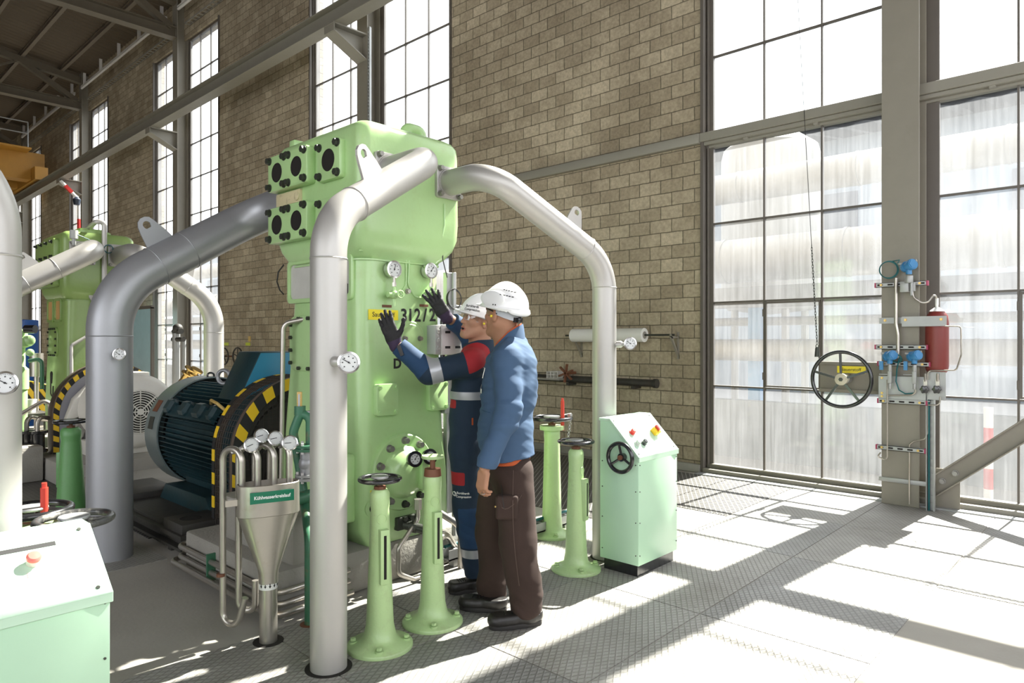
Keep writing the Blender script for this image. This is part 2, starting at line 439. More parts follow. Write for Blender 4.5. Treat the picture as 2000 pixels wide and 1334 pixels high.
struct(b.obj('floor_grate', M['grate'], smooth=False))
b = B(); b.bx(-11.5, -5.62, 1.95, 2.15, -.0036, .001); b.bx(-11.5, -7.0, 1.35, 1.94, -.0036, .001)
struct(b.obj('floor_grate', M['grate'], smooth=False))

# block wall: one pier between every two windows, lintel band above them
edges = [(c - 2.105, c + 2.105) for c in BAYS]
b = B()
spans = [(edges[0][1], XR)] + [(edges[i + 1][1], edges[i][0]) for i in range(len(edges) - 1)] + [(XL, edges[-1][0])]
for x0, x1 in spans: b.bx(x0, x1, YW, YW + .3, 0., WALLTOP)
for x0, x1 in edges: b.bx(x0, x1, YW, YW + .3, WTOP, WALLTOP)
struct(b.obj('wall_north', M['blocks'], smooth=False))
b = B(); b.bx(XR, XR + .25, YS, YW + .3, 0, 1.6); b.bx(XR, XR + .25, YS, YW + .3, 5.0, 12.5)  # unseen wall, its openings sized to let fill light onto the side faces
for k in range(5): b.bx(XR, XR + .25, YS + k * 4.9, YS + k * 4.9 + .6, 1.6, 5.0)
struct(b.obj('wall_east', M['blocks'], smooth=False))
b = B(); b.bx(XL - .25, XL, YS, YW + .3, 0, 12.5); struct(b.obj('wall_west', M['blocks'], smooth=False))
b = B(); b.bx(-8, XR, YS - .25, YS, 0, .3); b.bx(-8, XR, YS - .25, YS, 8.6, 13.5); b.bx(XL, -8, YS - .25, YS, 0, 13.5)  # unseen wall, opened near for fill light and closed farther off to darken
for k in range(4): b.bx(-7.8 + k * 3.4, -7.6 + k * 3.4, YS - .25, YS, .3, 8.6)
struct(b.obj('wall_south', M['blocks'], smooth=False))
# low kerb at the foot of the wall
b = B(); b.bx(edges[1][1], edges[0][0], YW - .05, YW + .01, 0, .09)
b.bx(edges[2][1], edges[1][0], YW - .05, YW + .01, 0, .09)
struct(b.obj('baseboard_north', M['concrete'], bevel=.006))
b = B(); b.bx(edges[0][0], edges[0][1], YW - .17, YW - .05, 0, .012)
struct(b.obj('trim_1', M['galv'], smooth=False))

# steel windows: posts, sill, muntins, transom, panes
rows = [.105, 1.0, 1.955, 2.86, 3.74]; rows2 = [3.90, 4.78, 5.71, 6.6, 7.5, 8.4, WTOP - .06]
for wi, c in enumerate(BAYS):
    w = thing('window_%d' % (wi + 1), (c, YG, 0), None, None, kind='structure')
    x0, x1 = edges[wi]
    fr = B()
    for xx, s in ((x0, 1), (x1, -1)):
        fr.bx(xx, xx + s * .04, YW - .03, YW + .2, 0, WTOP)            # post flange
        fr.bx(xx + s * .03, xx + s * .105, YG - .02, YG + .05, .0, WTOP)
        fr.bx(xx + s * .055, xx + s * .075, YG - .05, YG, .06, WTOP)
    fr.bx(x0, x1, YG - .03, YG + .05, WTOP - .06, WTOP); fr.obj('window_frame', M['winframe'], w, bevel=.003, bseg=1)
    sl = B(); sl.bx(x0 + .04, x1 - .04, YW - .05, YG + .05, 0., .055); sl.bx(x0 + .04, x1 - .04, YG - .03, YG + .05, .05, .1)
    sl.bx(x0 + .1, x1 - .1, YG - .05, YG - .02, .085, .105)
    sl.obj('window_sill', M['beam'], w, bevel=.006)
    tr = B(); tr.bx(x0, x1, YW - .05, YG - .02, 3.80, 3.90); tr.bx(x0 + .04, x1 - .04, YG - .04, YG + .05, 3.735, 3.80)
    tr.bx(x0 + .04, x1 - .04, YW - .02, YG, 3.76, 3.80)
    if wi == 0:
        for k in range(5): tr.bx(x0 + .5 + k * .75, x0 + .55 + k * .75, YG - .09, YG - .03, 3.74, 3.765)
    tr.obj('transom', M['beam'] if wi == 0 else M['winframe'], w, bevel=.004, bseg=1)
    mu = B(); gl = B()
    halves = [[c - 2.0 + k * .605 for k in range(4)], [c + .245 + k * .605 for k in range(4)]]
    for hv in halves:
        for xx in hv:
            wd = .026 if xx in (hv[0], hv[-1]) else .017
            mu.bx(xx - wd / 2, xx + wd / 2, YG - .022, YG + .022, .1, 3.74); mu.bx(xx - wd / 2, xx + wd / 2, YG - .022, YG + .022, 3.9, WTOP)
        for z in rows[1:4] + rows2[1:-1]:
            mu.bx(hv[0], hv[-1], YG - .0215, YG + .0215, z - .0085, z + .0085)
        # vent sash: a second heavier frame round the middle pane
        z0, z1 = (rows[1] + .012, rows[2] - .014); a0, a1 = hv[1] + .02, hv[2] - .02
        for q in (a0, a1): mu.bx(q - .008, q + .008, YG - .032, YG - .005, z0, z1)
        for q in (z0 + .012, z1 - .012): mu.bx(a0, a1, YG - .0345, YG - .0055, q - .008, q + .008)
        for q in (z0 + .12, z1 - .12): mu.bx(a0 - .03, a0 - .012, YG - .04, YG - .02, q - .04, q + .04)
    mu.bx(c - .19, c + .25, YG - .02, YG + .04, .1, WTOP)              # the strip the column stands against
    mu.obj('muntins', M['winframe'], w, smooth=False)
    for hv in halves:
        gl.bx(hv[0], hv[-1], YG - .002, YG + .002, .1, WTOP)
    gl.obj('glass_pane', M['glass'], w, smooth=False)

# ledge beam along the block pier right of the machine
b = B(); b.bx(edges[1][1], edges[0][0] - .001, YW - .07, YW + .01, 3.785, 3.90)
tag(b.obj('ledge_beam', M['beam'], bevel=.01), 'dark steel ledge running across the block wall at transom height', 'beam')
# white lime stains over the ledge
# columns: H sections with their crane brackets
for i, c in enumerate(BAYS):
    nm = ['grey steel column carrying blue transmitters between tall panes', 'grey steel column with white slotted strip above the near compressor head',
          'grey steel column behind the two brass stub pipes', 'grey steel column behind the far compressor head', 'smallest grey steel column at the far end of the hall'][i]
    t = thing('steel_column', (c, 7.2, 0), nm, 'column', 'steel columns along the block wall')
    f = B(); f.bx(c - .155, c + .155, 7.05, 7.07, 0, WALLTOP); f.bx(c - .155, c + .155, 7.315, 7.335, 0, WALLTOP); f.bx(c - .008, c + .008, 7.06, 7.325, 0, WALLTOP)
    f.obj('shaft', M['column'], t, bevel=.003, bseg=1)
    g = B(); g.bx(c - .15, c + .15, 6.38, 7.055, 6.865, 6.89)
    g.prism([(7.05, 6.87), (6.40, 6.87), (6.40, 6.76), (7.05, 6.45)], (c - .008, 0, 0), Y_, Z_, (.016, 0, 0))
    u = V((0, -.65, .31)); g.bar((c, 7.05, 6.44), (c, 6.41, 6.75), .30, .02); g.bx(c - .15, c + .15, 6.385, 6.405, 6.74, 6.88)
    br = g.obj('crane_bracket', M['beam'], t, bevel=.003, bseg=1)
    if i == 1:
        s = B(); s.bx(c + .16, c + .215, 7.06, 7.10, 4.5, 7.0)
        for k in range(40): s.bx(c + .178, c + .197, 7.045, 7.062, 4.55 + k * .06, 4.575 + k * .06)
        s.obj('slotted_strip', M['galv'], t, smooth=False)
# crane runway along the brackets
t = thing('crane_runway_beam', (-20, 6.525, 6.9), 'long grey crane runway beam on brackets high along the wall', 'beam')
b = B()
b.bx(XL, XR, 6.40, 6.65, 6.89, 6.91); b.bx(XL, XR, 6.40, 6.65, 7.19, 7.21); b.bx(XL, XR, 6.515, 6.535, 6.9, 7.2)
b.obj('girder', M['beam'], t, bevel=.003, bseg=1)
b = B(); b.bx(XL, XR, 6.49, 6.56, 7.21, 7.27); b.obj('rail', M['darkiron'], t, bevel=.008)

# roof: deck, purlins, trusses
def roofz(y): return 10.42 + (7.3 - y) * .13
b = B()
n = 0
y = 7.6; prof = []
xs_ = np.arange(XL, XR + .01, .12)
top = [[V((x, yy, roofz(yy) + .1 + (.035 if k % 2 else 0))) for k, x in enumerate(xs_)] for yy in (7.6, YS)]
b.rings(top, closed_ring=False)
bot = [[p + V((0, 0, .12)) for p in r] for r in top]; b.rings(bot, closed_ring=False)
struct(b.obj('ceiling', M['deck'], smooth=False))
pur = None
for k in range(7):
    yy = 6.5 - 1.1 * k; z = roofz(yy) - .03
    b = B(); b.bx(XL, XR, yy - .05, yy + .05, z - .02, z); b.bx(XL, XR, yy - .05, yy + .05, z + .1, z + .12); b.bx(XL, XR, yy - .012, yy + .012, z - .01, z + .11)
    o = b.obj('purlin', M['purlin'], smooth=False)
    tag(o, ['roof purlin nearest the block wall', 'second roof purlin from the block wall', 'third roof purlin from the block wall', 'fourth roof purlin from the block wall', 'fifth roof purlin from the block wall', 'sixth roof purlin from the block wall', 'seventh roof purlin from the block wall'][k], 'purlin', 'roof purlins under the deck')
for i, c in enumerate(BAYS[1:]):
    t = thing('roof_truss', (c, 7.0, 9.4), ['dark roof truss nearest to the photographer', 'dark roof truss resting above the brass stub pipes column', 'dark roof truss above the far compressor', 'smallest dark roof truss deepest in the hall'][i], 'truss', 'roof trusses over the hall')
    b = B(); b.bx(c - .14, c + .14, YS, 7.05, 9.32, 9.34); b.bx(c - .14, c + .14, YS, 7.05, 9.58, 9.60); b.bx(c - .02, c + .02, YS, 7.05, 9.33, 9.59); b.obj('bottom_chord', M['truss'], t, smooth=False)
    b = B(); b.bar((c, 7.2, roofz(7.2) - .14), (c, YS, roofz(YS) - .14), .2, .2); b.obj('top_chord', M['truss'], t, smooth=False)
    for q in range(5):
        y0 = 6.95 - q * 3.2
        b = B(); b.bar((c, y0, 9.6), (c, y0 - 1.6, roofz(y0 - 1.6) - .16), .16, .16); b.obj('diagonal', M['truss'], t, smooth=False)
        b = B(); b.bar((c, y0 - 1.6, roofz(y0 - 1.6) - .16), (c, y0 - 3.2, 9.6), .06, .06); b.obj('diagonal', M['truss'], t, smooth=False)
for k in range(3):
    x0, x1 = BAYS[k + 1] - .4, BAYS[k + 2] + .4 if k + 2 < 5 else -42
    b = B(); b.cyl((x0, 6.98, 9.95), (x1, 6.98, 9.95), .035, n=10); b.bx(x1, x0, 6.95, 7.01, 9.985, 10.02)
    for e in range(5):
        xx = x1 + .3 + e * (x0 - x1 - .6) / 4; b.bx(xx - .02, xx + .02, 6.94, 7.02, 10.0, 10.38)
    tag(b.obj('strip_light', M['offwhite']), ['unlit strip light run nearest the photographer under the roof', 'unlit strip light run behind the second roof truss', 'unlit strip light run deepest in the hall'][k], 'strip light', 'strip lights under the roof edge')
    b = B()
    for yy in (7.14, 7.26): b.bx(x1, x0, yy - .006, yy + .006, 9.62, 9.66)
    for e in range(int((x0 - x1) / .2)): b.bx(x1 + e * .2, x1 + e * .2 + .05, 7.14, 7.26, 9.625, 9.635)
    tag(b.obj('cable_ladder', M['beam'], smooth=False), ['cable ladder on the wall above the near brick pier', 'cable ladder on the wall above the second brick pier', 'cable ladder on the wall above the last brick pier'][k], 'cable tray', 'cable ladders high on the wall')

# diagonal wind brace beside the right column
t = thing('wind_brace', (-1.4, 7.1, .2), 'grey diagonal steel brace rising beside the instrument column', 'brace')
b = B(); p0 = V((-1.44, 7.17, .174)); p1 = V((.75, 7.17, 2.05))
b.bar(p0, p1, .012, .15); dn = (p1 - p0).cross(Y_).normalized()
for s in (-1, 1): b.bar(p0 + dn * .075 * s - Y_ * .03, p1 + dn * .075 * s - Y_ * .03, .07, .012)
b.obj('brace_channel', M['column'], t, bevel=.002, bseg=1)
b = B(); b.prism([(-1.49, 0.01), (-1.22, 0.01), (-1.22, .36), (-1.4, .36), (-1.49, .3)], (0, 7.185, 0), X_, Z_, (0, .014, 0)); b.obj('gusset_plate', M['column'], t)
dv = (p1 - p0).normalized()
for q in (.12, .25): 
    bb = B(); bb.bolt(p0 + dv * q - Y_ * .007, -Y_, .022, .035); bb.obj('bolt', M['boltgrey'], t)

# ---------------------------------------------------------------- outside the windows
b = B(); b.bx(-120, 60, YW + .45, 90, -.5, -.25); struct(b.obj('yard_ground', M['outground'], smooth=False))
def outpipe(x0, x1, y, z, r, mt, label, cat='pipe', grp='pipes of the rack outside'):
    b = B(); b.cyl((x0, y, z), (x1, y, z), r, n=20)
    for k in range(int((x1 - x0) / 2.2)): b.cyl((x0 + 1 + k * 2.2, y, z), (x0 + 1.05 + k * 2.2, y, z), r * 1.04, n=20)
    tag(b.obj('rack_pipe', mt), label, cat, grp)
outpipe(-40, 8, 10.4, 1.37, .17, M['outpipe'], 'fat pale insulated pipe outside behind the lower panes')
outpipe(-40, 8, 10.95, 1.83, .07, M['outpipe'], 'thin pale pipe outside above the fat pipe')
outpipe(-40, 8, 12.6, 3.05, .42, M['outpipe'], 'widest white duct outside across the middle panes')
outpipe(-40, 8, 13.2, 4.6, .3, M['outpipe'], 'white duct outside behind the upper panes')
b = B(); b.bx(-45, 9, 9.6, 12.0, 2.14, 2.3); b.bx(-45, 9, 9.6, 9.75, 2.0, 2.14)
tag(b.obj('canopy', M['outdark']), 'dark flat canopy edge outside over the pale pipes', 'canopy')
for k, x in enumerate((-4.6, -1.0, 3., -13., -9.5, -21.5, -30)):
    mt = M['outblue'] if k % 2 == 0 else M['outgreen']
    b = B(); b.bx(x - .1, x + .1, 10.65, 10.85, -.26, 2.14)
    tag(b.obj('rack_post', mt), ['blue rack post outside, behind the left lower panes', 'green rack post outside, behind the chain', 'blue rack post outside, beyond the brace', 'green rack post outside, behind the near compressor window', 'blue rack post outside, at the near pier', 'green rack post outside, behind the far bright window', 'blue rack post outside, deepest of all'][k], 'post', 'posts of the rack outside')
b = B(); b.bx(-45, 9, 9.9, 10.1, -.3, .62)
tag(b.obj('yard_wall', M['outwall'], bevel=.02), 'low pale wall standing in the yard outside', 'wall')
t = thing('yard_building', (-12, 24, -.25), 'pale hall with corrugated eave across the yard', 'building')
b = B(); b.bx(-60, 16, 24, 34, -.3, 8.2); b.obj('facade', M['outwall'], t)
b = B(); rr = [[V((x, yy, zz + (.12 if k % 2 else 0))) for k, x in enumerate(np.arange(-61, 17, .5))] for yy, zz in ((23.2, 8.3), (34.5, 10.2))]
b.rings(rr, closed_ring=False); b.rings([[p + V((0, 0, .2)) for p in r] for r in rr], closed_ring=False); b.obj('roof', M['outdark'], t, smooth=False)
for k in range(9):
    f = B(); f.bx(-56 + k * 7.6, -52.5 + k * 7.6, 23.93, 24.01, 4.4, 6.4); f.obj('window', M['outdark'], t)
t = thing('yard_tank', (-6.2, 15.2, -.25), 'pale upright tank outside behind the left upper panes', 'tank')
b = B(); b.lathe([(0, 6.2), (.6, 6.1), (1.0, 5.8), (1.05, 5.6), (1.05, 2.4), (.9, 2.2), (0, 2.1)], (-6.2, 15.2, 0), Z_, 32); b.obj('shell', M['outpipe'], t)
for k in range(4):
    a = PI / 4 + k * PI / 2; l = B(); l.cyl((-6.2 + .8 * math.cos(a), 15.2 + .8 * math.sin(a), -.3), (-6.2 + .8 * math.cos(a), 15.2 + .8 * math.sin(a), 2.4), .08, n=10); l.obj('leg', M['outpipe'], t)
t = thing('striped_bollard', (fl(1875, 900).x, 10.2, 0), 'red and white striped post outside beyond the brace', 'post')
x = -1.25
for k in range(5):
    b = B(); b.cyl((x, 8.9, -.3 + .22 * k), (x, 8.9, -.08 + .22 * k), .045, n=12); b.obj('band', M['red'] if k % 2 else M['redwhite'], t)
# ---------------------------------------------------------------- shared fittings
def rrect(cx, cy, hx, hy, r, z, k=6):
    pts = []
    for qx, qy, a0 in ((1, 1, 0), (-1, 1, 90), (-1, -1, 180), (1, -1, 270)):
        for i in range(k + 1):
            a = math.radians(a0 + 90 * i / k)
            pts.append(V((cx + qx * (hx - r) + r * math.cos(a), cy + qy * (hy - r) + r * math.sin(a), z)))
    return pts
def rpoly(hx, hy, r, k=5):
    return [(p.x, p.y) for p in rrect(0, 0, hx, hy, r, 0, k)]
def gauge_parts(parent, c, n, R, case, dialmat=None, up=Z_, depth=.03, pointer=.7, bez=.12, black=False, name='gauge'):
    """dial instrument: case with bezel (part) > dial, needle (sub-parts) when parent allows"""
    u, v, w = frame(n, up); c = V(c)
    b = B(); b.lathe([(0, -depth), (R * .92, -depth), (R * .96, -depth + .004), (R * .96, -.006), (R * 1.06, -.004), (R * 1.06, .004), (R * (1 - bez), .006), (R * (1 - bez), .001), (0, .001)], c, n, 32)
    g = b.obj(name, case, parent)
    d = B(); d.cyl(c + w * .0012, c + w * .002, R * (1 - bez) * .99, n=32)
    d.mi = 1
    for k in range(25):
        a = math.radians(225 - k * 270 / 24); L = .16 if k % 4 == 0 else .08
        e = (u * math.cos(a) + v * math.sin(a)) * R * (1 - bez)
        d.bar(c + w * .0023 + e * .93, c + w * .0023 + e * (.93 - L), R * .028, .0004, up=w)
    for k in range(7):
        a = math.radians(225 - k * 45); e = (u * math.cos(a) + v * math.sin(a)) * R * (1 - bez) * .64
        d.box(c + w * .0023 + e, (R * .13, R * .11, .0004), Matrix((u, v, w)).transposed())
    d.obj('dial', [dialmat or M['dial'], M['ink']], g)
    a = math.radians(225 - pointer * 270); e = (u * math.cos(a) + v * math.sin(a))
    p = B(); p.bar(c + w * .004 - e * R * .18, c + w * .004 + e * R * .68, R * .07, .0012, up=w); p.cyl(c + w * .002, c + w * .0055, R * .09, n=10)
    p.obj('needle', M['ink'], g)
    return g
def dial_flat(parent, c, n, R, case, up=Z_, depth=.02, pointer=.6, name='thermometer', bez=.1, stem=None, stem_r=.006):
    """dial instrument as one part (bezel, dial, print)"""
    u, v, w = frame(n, up); c = V(c)
    b = B(); b.lathe([(0, -depth), (R * .9, -depth), (R * .96, -depth + .004), (R * .96, -.006), (R * 1.05, -.004), (R * 1.05, .004), (R * (1 - bez), .006), (R * (1 - bez), .001), (0, .001)], c, n, 28)
    if stem is not None:
        b.tube(stem, stem_r, 10)
    b.mi = 1; b.cyl(c + w * .0012, c + w * .002, R * (1 - bez) * .99, n=28)
    b.mi = 2
    for k in range(19):
        a = math.radians(225 - k * 270 / 18); e = (u * math.cos(a) + v * math.sin(a)) * R * (1 - bez)
        b.bar(c + w * .0023 + e * .93, c + w * .0023 + e * (.93 - (.18 if k % 3 == 0 else .09)), R * .03, .0004, up=w)
    a = math.radians(225 - pointer * 270); e = (u * math.cos(a) + v * math.sin(a))
    b.bar(c + w * .004 - e * R * .18, c + w * .004 + e * R * .68, R * .08, .0012, up=w)
    return b.obj(name, [case, M['dial'], M['ink']], parent)

# ---------------------------------------------------------------- compressors
def compressor(dx, gm, label, near):
    S = lambda x, y, z: V((x + dx, y, z))
    t = thing('compressor', S(-3.92, 2.755, .25), label, 'compressor')
    # cast frame: foot, column, shoulder
    b = B(); cx, cy = -3.92 + dx, 2.745
    rg = []
    for z, x0, x1, y0, y1, r in [(.25, -4.30, -3.50, 2.48, 3.02, .03), (.36, -4.40, -3.45, 2.40, 3.10, .05), (.66, -4.42, -3.45, 2.395, 3.10, .06),
                                 (.95, -4.41, -3.465, 2.40, 3.085, .08), (1.5, -4.35, -3.47, 2.405, 3.07, .10), (1.98, -4.31, -3.475, 2.41, 3.06, .11),
                                 (2.02, -4.31, -3.475, 2.41, 3.06, .11)]:
        rg.append(rrect((x0 + x1) / 2 + dx, (y0 + y1) / 2, (x1 - x0) / 2, (y1 - y0) / 2, r, z))
    b.rings(rg); b.obj('frame', gm, t, ang=50)
    # cylinder head block with shoulders and rounded lid
    b = B(); rg = []
    for z, x0, x1, y0, y1, r in [(2.02, -4.315, -3.47, 2.405, 3.065, .11), (2.045, -4.33, -3.46, 2.39, 3.08, .11), (2.06, -4.36, -3.44, 2.375, 3.10, .11), (2.12, -4.41, -3.41, 2.36, 3.145, .10),
                                 (2.19, -4.435, -3.40, 2.355, 3.165, .085), (2.30, -4.44, -3.398, 2.353, 3.168, .075), (2.74, -4.43, -3.40, 2.355, 3.16, .07), (2.80, -4.42, -3.405, 2.36, 3.155, .07),
                                 (2.835, -4.40, -3.425, 2.38, 3.135, .07), (2.855, -4.36, -3.46, 2.415, 3.10, .06), (2.862, -4.30, -3.52, 2.47, 3.04, .05)]:
        rg.append(rrect((x0 + x1) / 2 + dx, (y0 + y1) / 2, (x1 - x0) / 2, (y1 - y0) / 2, r, z, 8))
    b.rings(rg); hd = b.obj('cylinder_head', gm, t, ang=60)
    # seam line between head and frame
    b = B(); b.rings([rrect(-3.8925 + dx, 2.735, .43, .34, .112, 2.012), rrect(-3.8925 + dx, 2.735, .43, .34, .112, 2.022)]); b.obj('seam_strip', gm, t)
    # valve chest covers on the -Y face
    def chest(x0, x1, z0, z1, yf, holes, hr):
        b = B(); b.prism([((x0 + x1) / 2 + px, (z0 + z1) / 2 + pz) for px, pz in rpoly((x1 - x0) / 2, (z1 - z0) / 2, .02)], S(0, 2.37, 0), X_, Z_, (0, yf - 2.37, 0))
        c = b.obj('valve_cover', gm, t, bevel=.008)
        for hx, hz in holes:
            h = B(); h.cyl(S(hx, yf + .02, hz), S(hx, yf - .0015, hz), hr, n=32); h.torus(S(hx, yf - .001, hz), Y_, hr * 1.02, .004, 32, 6)
            h.obj('valve_opening', M['hole'], c)
        w = (x1 - x0) / len(holes)
        for hx, hz in holes:
            for sx in (-1, 1):
                for sz in (-1, 1):
                    q = B(); q.bolt(S(hx + sx * (w / 2 - .028), yf, hz + sz * ((z1 - z0) / 2 - .03)), -Y_, .021, .026)
                    q.obj('cover_bolt', M['boltdark'], c)
    if near:
        for z0, z1 in ((2.525, 2.765), (2.175, 2.415)):
            zc = (z0 + z1) / 2
            chest(-4.40, -3.90, z0, z1, 2.29, [(-4.275, zc), (-4.025, zc)], .060)
            chest(-3.82, -3.565, z0 - .015, z1 - .015, 2.315, [(-3.69, zc - .015)], .064)
        b = B(); b.bx(-4.37 + dx, -4.06 + dx, 2.335, 2.37, 2.43, 2.515); b.cyl(S(-4.09, 2.36, 2.47), S(-4.09, 2.325, 2.47), .03); b.obj('name_plate', M['paleyellow'] if False else mat('cream_plate', (.60, .52, .32), .5, var=.1, dirt=.6, dscale=20), t, bevel=.004)
    else:
        for z0, z1 in ((2.50, 2.76), (2.18, 2.44)):
            zc = (z0 + z1) / 2
            b = B(); b.prism([(px - 3.95, zc + pz) for px, pz in rpoly(.42, .13, .03)], S(0, 2.37, 0), X_, Z_, (0, -.08, 0))
            c = b.obj('valve_cover', gm, t, bevel=.01)
            for k in range(4):
                q = B(); q.bolt(S(-4.3 + k * .235, 2.29, z0 + .04), -Y_, .018, .035); q.obj('cover_bolt', M['boltdark'], c)
                q = B(); q.bolt(S(-4.3 + k * .235, 2.29, z1 - .04), -Y_, .018, .035); q.obj('cover_bolt', M['boltdark'], c)
    # peep window in the frame
    yA = lambda z: 2.41 - (1.98 - z) * .01
    b = B(); P = lambda hx, hz: [(px, pz) for px, pz in rpoly(hx, hz, .035)]
    wins = [(-3.935, 1.915, .355, .115)] if near else [(-4.12, 1.90, .11, .12), (-3.78, 1.90, .11, .12)]
    for wx, wz, hx, hz in wins:
        b = B(); b.ringplate(P(hx + .03, hz + .03), P(hx, hz), S(wx, 2.415, wz), X_, Z_, (0, -.028, 0)); b.obj('window_rim', gm, t, bevel=.006)
        q = B(); q.bx(wx - hx + dx, wx + hx + dx, 2.402, 2.412, wz - hz, wz + hz); pn = q.obj('window_interior', mat('window_inner', (.50, .49, .45), .4, var=.25, vscale=5) if near else mat('window_orange_lit', (.55, .33, .12), .5), t)  # far panel's orange colour paints the lit interior behind the window
        if near:
            q = B()
            for k in (.20, .30): q.cyl(S(wx + k, 2.402, wz - hz), S(wx + k, 2.402, wz + hz), .022 if k < .25 else .008, n=12)
            q.bx(wx + .13 + dx, wx + .33 + dx, 2.388, 2.404, wz - hz, wz - hz + .07)
            q.cyl(S(wx + .14, 2.394, wz + .09), S(wx + .26, 2.394, wz + .09), .012, n=10)
            q.obj('piston_rod', M['darkiron'], pn)
    # bolted inspection panel
    b = B(); b.prism([(px, pz) for px, pz in rpoly(.34 if near else .2, .185, .07)], S(-3.945 if near else -3.98, 2.42, 1.50), X_, Z_, (0, -.035, 0)); pn = b.obj('inspection_panel', gm, t, bevel=.008)
    hx = .305 if near else .17
    for k in range(4):
        for sx in (-1, 1):
            q = B(); q.bolt(S((-3.945 if near else -3.98) + sx * hx, 2.385, 1.37 + k * .085), -Y_, .014, .02, False); q.obj('panel_bolt', M['boltdark'], pn)
    for sx in (-.2, -.08, .08, .2):
        for z in (1.335, 1.665):
            q = B(); q.bolt(S((-3.945 if near else -3.98) + sx * (1 if near else .6), 2.385, z), -Y_, .014, .02, False); q.obj('panel_bolt', M['boltdark'], pn)
    return t, S

comp, S1 = compressor(0., M['green'], 'large light green compressor bearing the number 312/2 behind the men', True)
t = comp
XF = -3.47     # gauge face of the frame (normal +X)
def FX(px, py, x=XF): return onX(px, py, x)
# pressure gauges with their valves
for gx, gy, R, pt in ((770, 526, .052, .56), (842, 529, .05, .62)):
    c = FX(gx, gy, XF + .055)
    g = gauge_parts(t, c, X_, R, M['chrome'], depth=.045, pointer=pt)
    q = B(); q.cyl(c - Z_ * R, c - Z_ * (R + .04), .009, n=10); q.cyl(c - Z_ * (R + .03), c - Z_ * (R + .055), .014, n=6); q.obj('gauge_socket', M['steel'], g)
    b = B(); vc = c - Z_ * (R + .105) + X_ * -.005
    b.cyl(c - Z_ * (R + .05), vc - Z_ * .07, .010, n=10); b.cyl(vc - Y_ * .045, vc + Y_ * .03, .018, n=12); b.ball(vc, .029)
    b.cyl(vc + X_ * .0, vc + X_ * .07, .013, n=10); b.cyl(vc - X_ * .06, vc, .02, n=12)
    b.obj('gauge_valve', M['green'], t)
    q = B(); q.torus(vc + X_ * .068, X_, .022, .005, 20, 8); q.bar(vc + X_ * .068 - Y_ * .022, vc + X_ * .068 + Y_ * .022, .006, .006); q.bar(vc + X_ * .068 - Z_ * .022, vc + X_ * .068 + Z_ * .022, .006, .006, up=X_); q.obj('valve_handle', M['green'], t)
    tg = B(); tg.bx(XF - .002, XF + .003, c.y - .05, c.y + .02, c.z - R - .183, c.z - R - .167); tg.obj('small_tag', M['copper'], t)
# painted capillary tubes
b = B(); b.tube(fillet([FX(700, 489), FX(775, 489), FX(793, 497), FX(793, 556), FX(782, 574), FX(770, 580)], .03), .0065, 8); b.obj('capillary_tube', M['green'], t)
b = B(); b.tube(fillet([FX(868, 398, -3.395), FX(868, 440, -3.395), FX(861, 474, -3.41), FX(846, 489), FX(800, 491), FX(797, 556), FX(810, 580), FX(836, 584)], .04), .0065, 8); b.obj('capillary_tube', M['green'], t)
q = B(); q.bolt(FX(796, 569), X_, .014, .02); q.obj('screw', M['steel'], t)
# lettering
u_, v_, w_ = frame(X_); vv, ff = [], []
for ch, px_, sx_ in (('3', 789, .92), ('1', 801.5, 1.), ('2', 815.5, .92), ('/', 830, .95), ('2', 845, .92)):
    a_, f_ = tmesh(ch, .118, .0022); mx_ = (min(q.x for q in a_) + max(q.x for q in a_)) / 2; c_ = FX(px_, 617 + (815 - px_) * .02, XF + .002); k_ = len(vv)
    vv += [c_ + u_ * ((q.x - mx_) * sx_) + v_ * q.y + w_ * (q.z + .0008) for q in a_]; ff += [[i + k_ for i in fc] for fc in f_]
b = B(); b.raw(vv, ff); b.obj('number_text', M['ink'], t, smooth=False)
b = B(); c0 = FX(749, 615); b.bx(XF - .002, XF + .002, c0.y - .112, c0.y + .112, c0.z - .032, c0.z + .032); sg = b.obj('gas_sign', M['yellow'], t)
text('sign_text', 'Sauerstoff', .042, FX(749, 615, XF + .002), X_, M['ink'], sg)
text('letter_text', 'D', .085, FX(776, 711, XF + .002), X_, M['ink'], t, bold=.003)
text('letter_text', '90', .085, FX(811, 691, XF + .002), X_, M['ink'], t, bold=.002)
# round blind cover with two bolts
c = FX(801, 660); b = B(); b.lathe([(0, -.01), (.108, -.01), (.108, .008), (.102, .014), (.088, .014), (.082, .02), (0, .022)], c, X_, 40); cv = b.obj('blind_cover', M['green'], t)
for s in (-1, 1):
    q = B(); q.bolt(c + Y_ * s * .062 + X_ * .016 - Z_ * .004, X_, .014, .025); q.obj('cover_bolt', M['boltgrey'], cv)
# square covers
for px, py, hw in ((750, 780, .082), (850, 772, .08)):
    c = FX(px, py, -3.468); b = B(); b.prism(rpoly(hw, .098, .02), c - X_ * .01, Y_, Z_, (.05, 0, 0)); sq = b.obj('square_cover', M['green'], t, bevel=.006)
    for sy in (-1, 1):
        for sz in (-1, 1):
            q = B(); q.bolt(c + X_ * .04 + Y_ * sy * (hw - .02) + Z_ * sz * .075, X_, .012, .014); q.obj('cover_bolt', M['green'], sq)
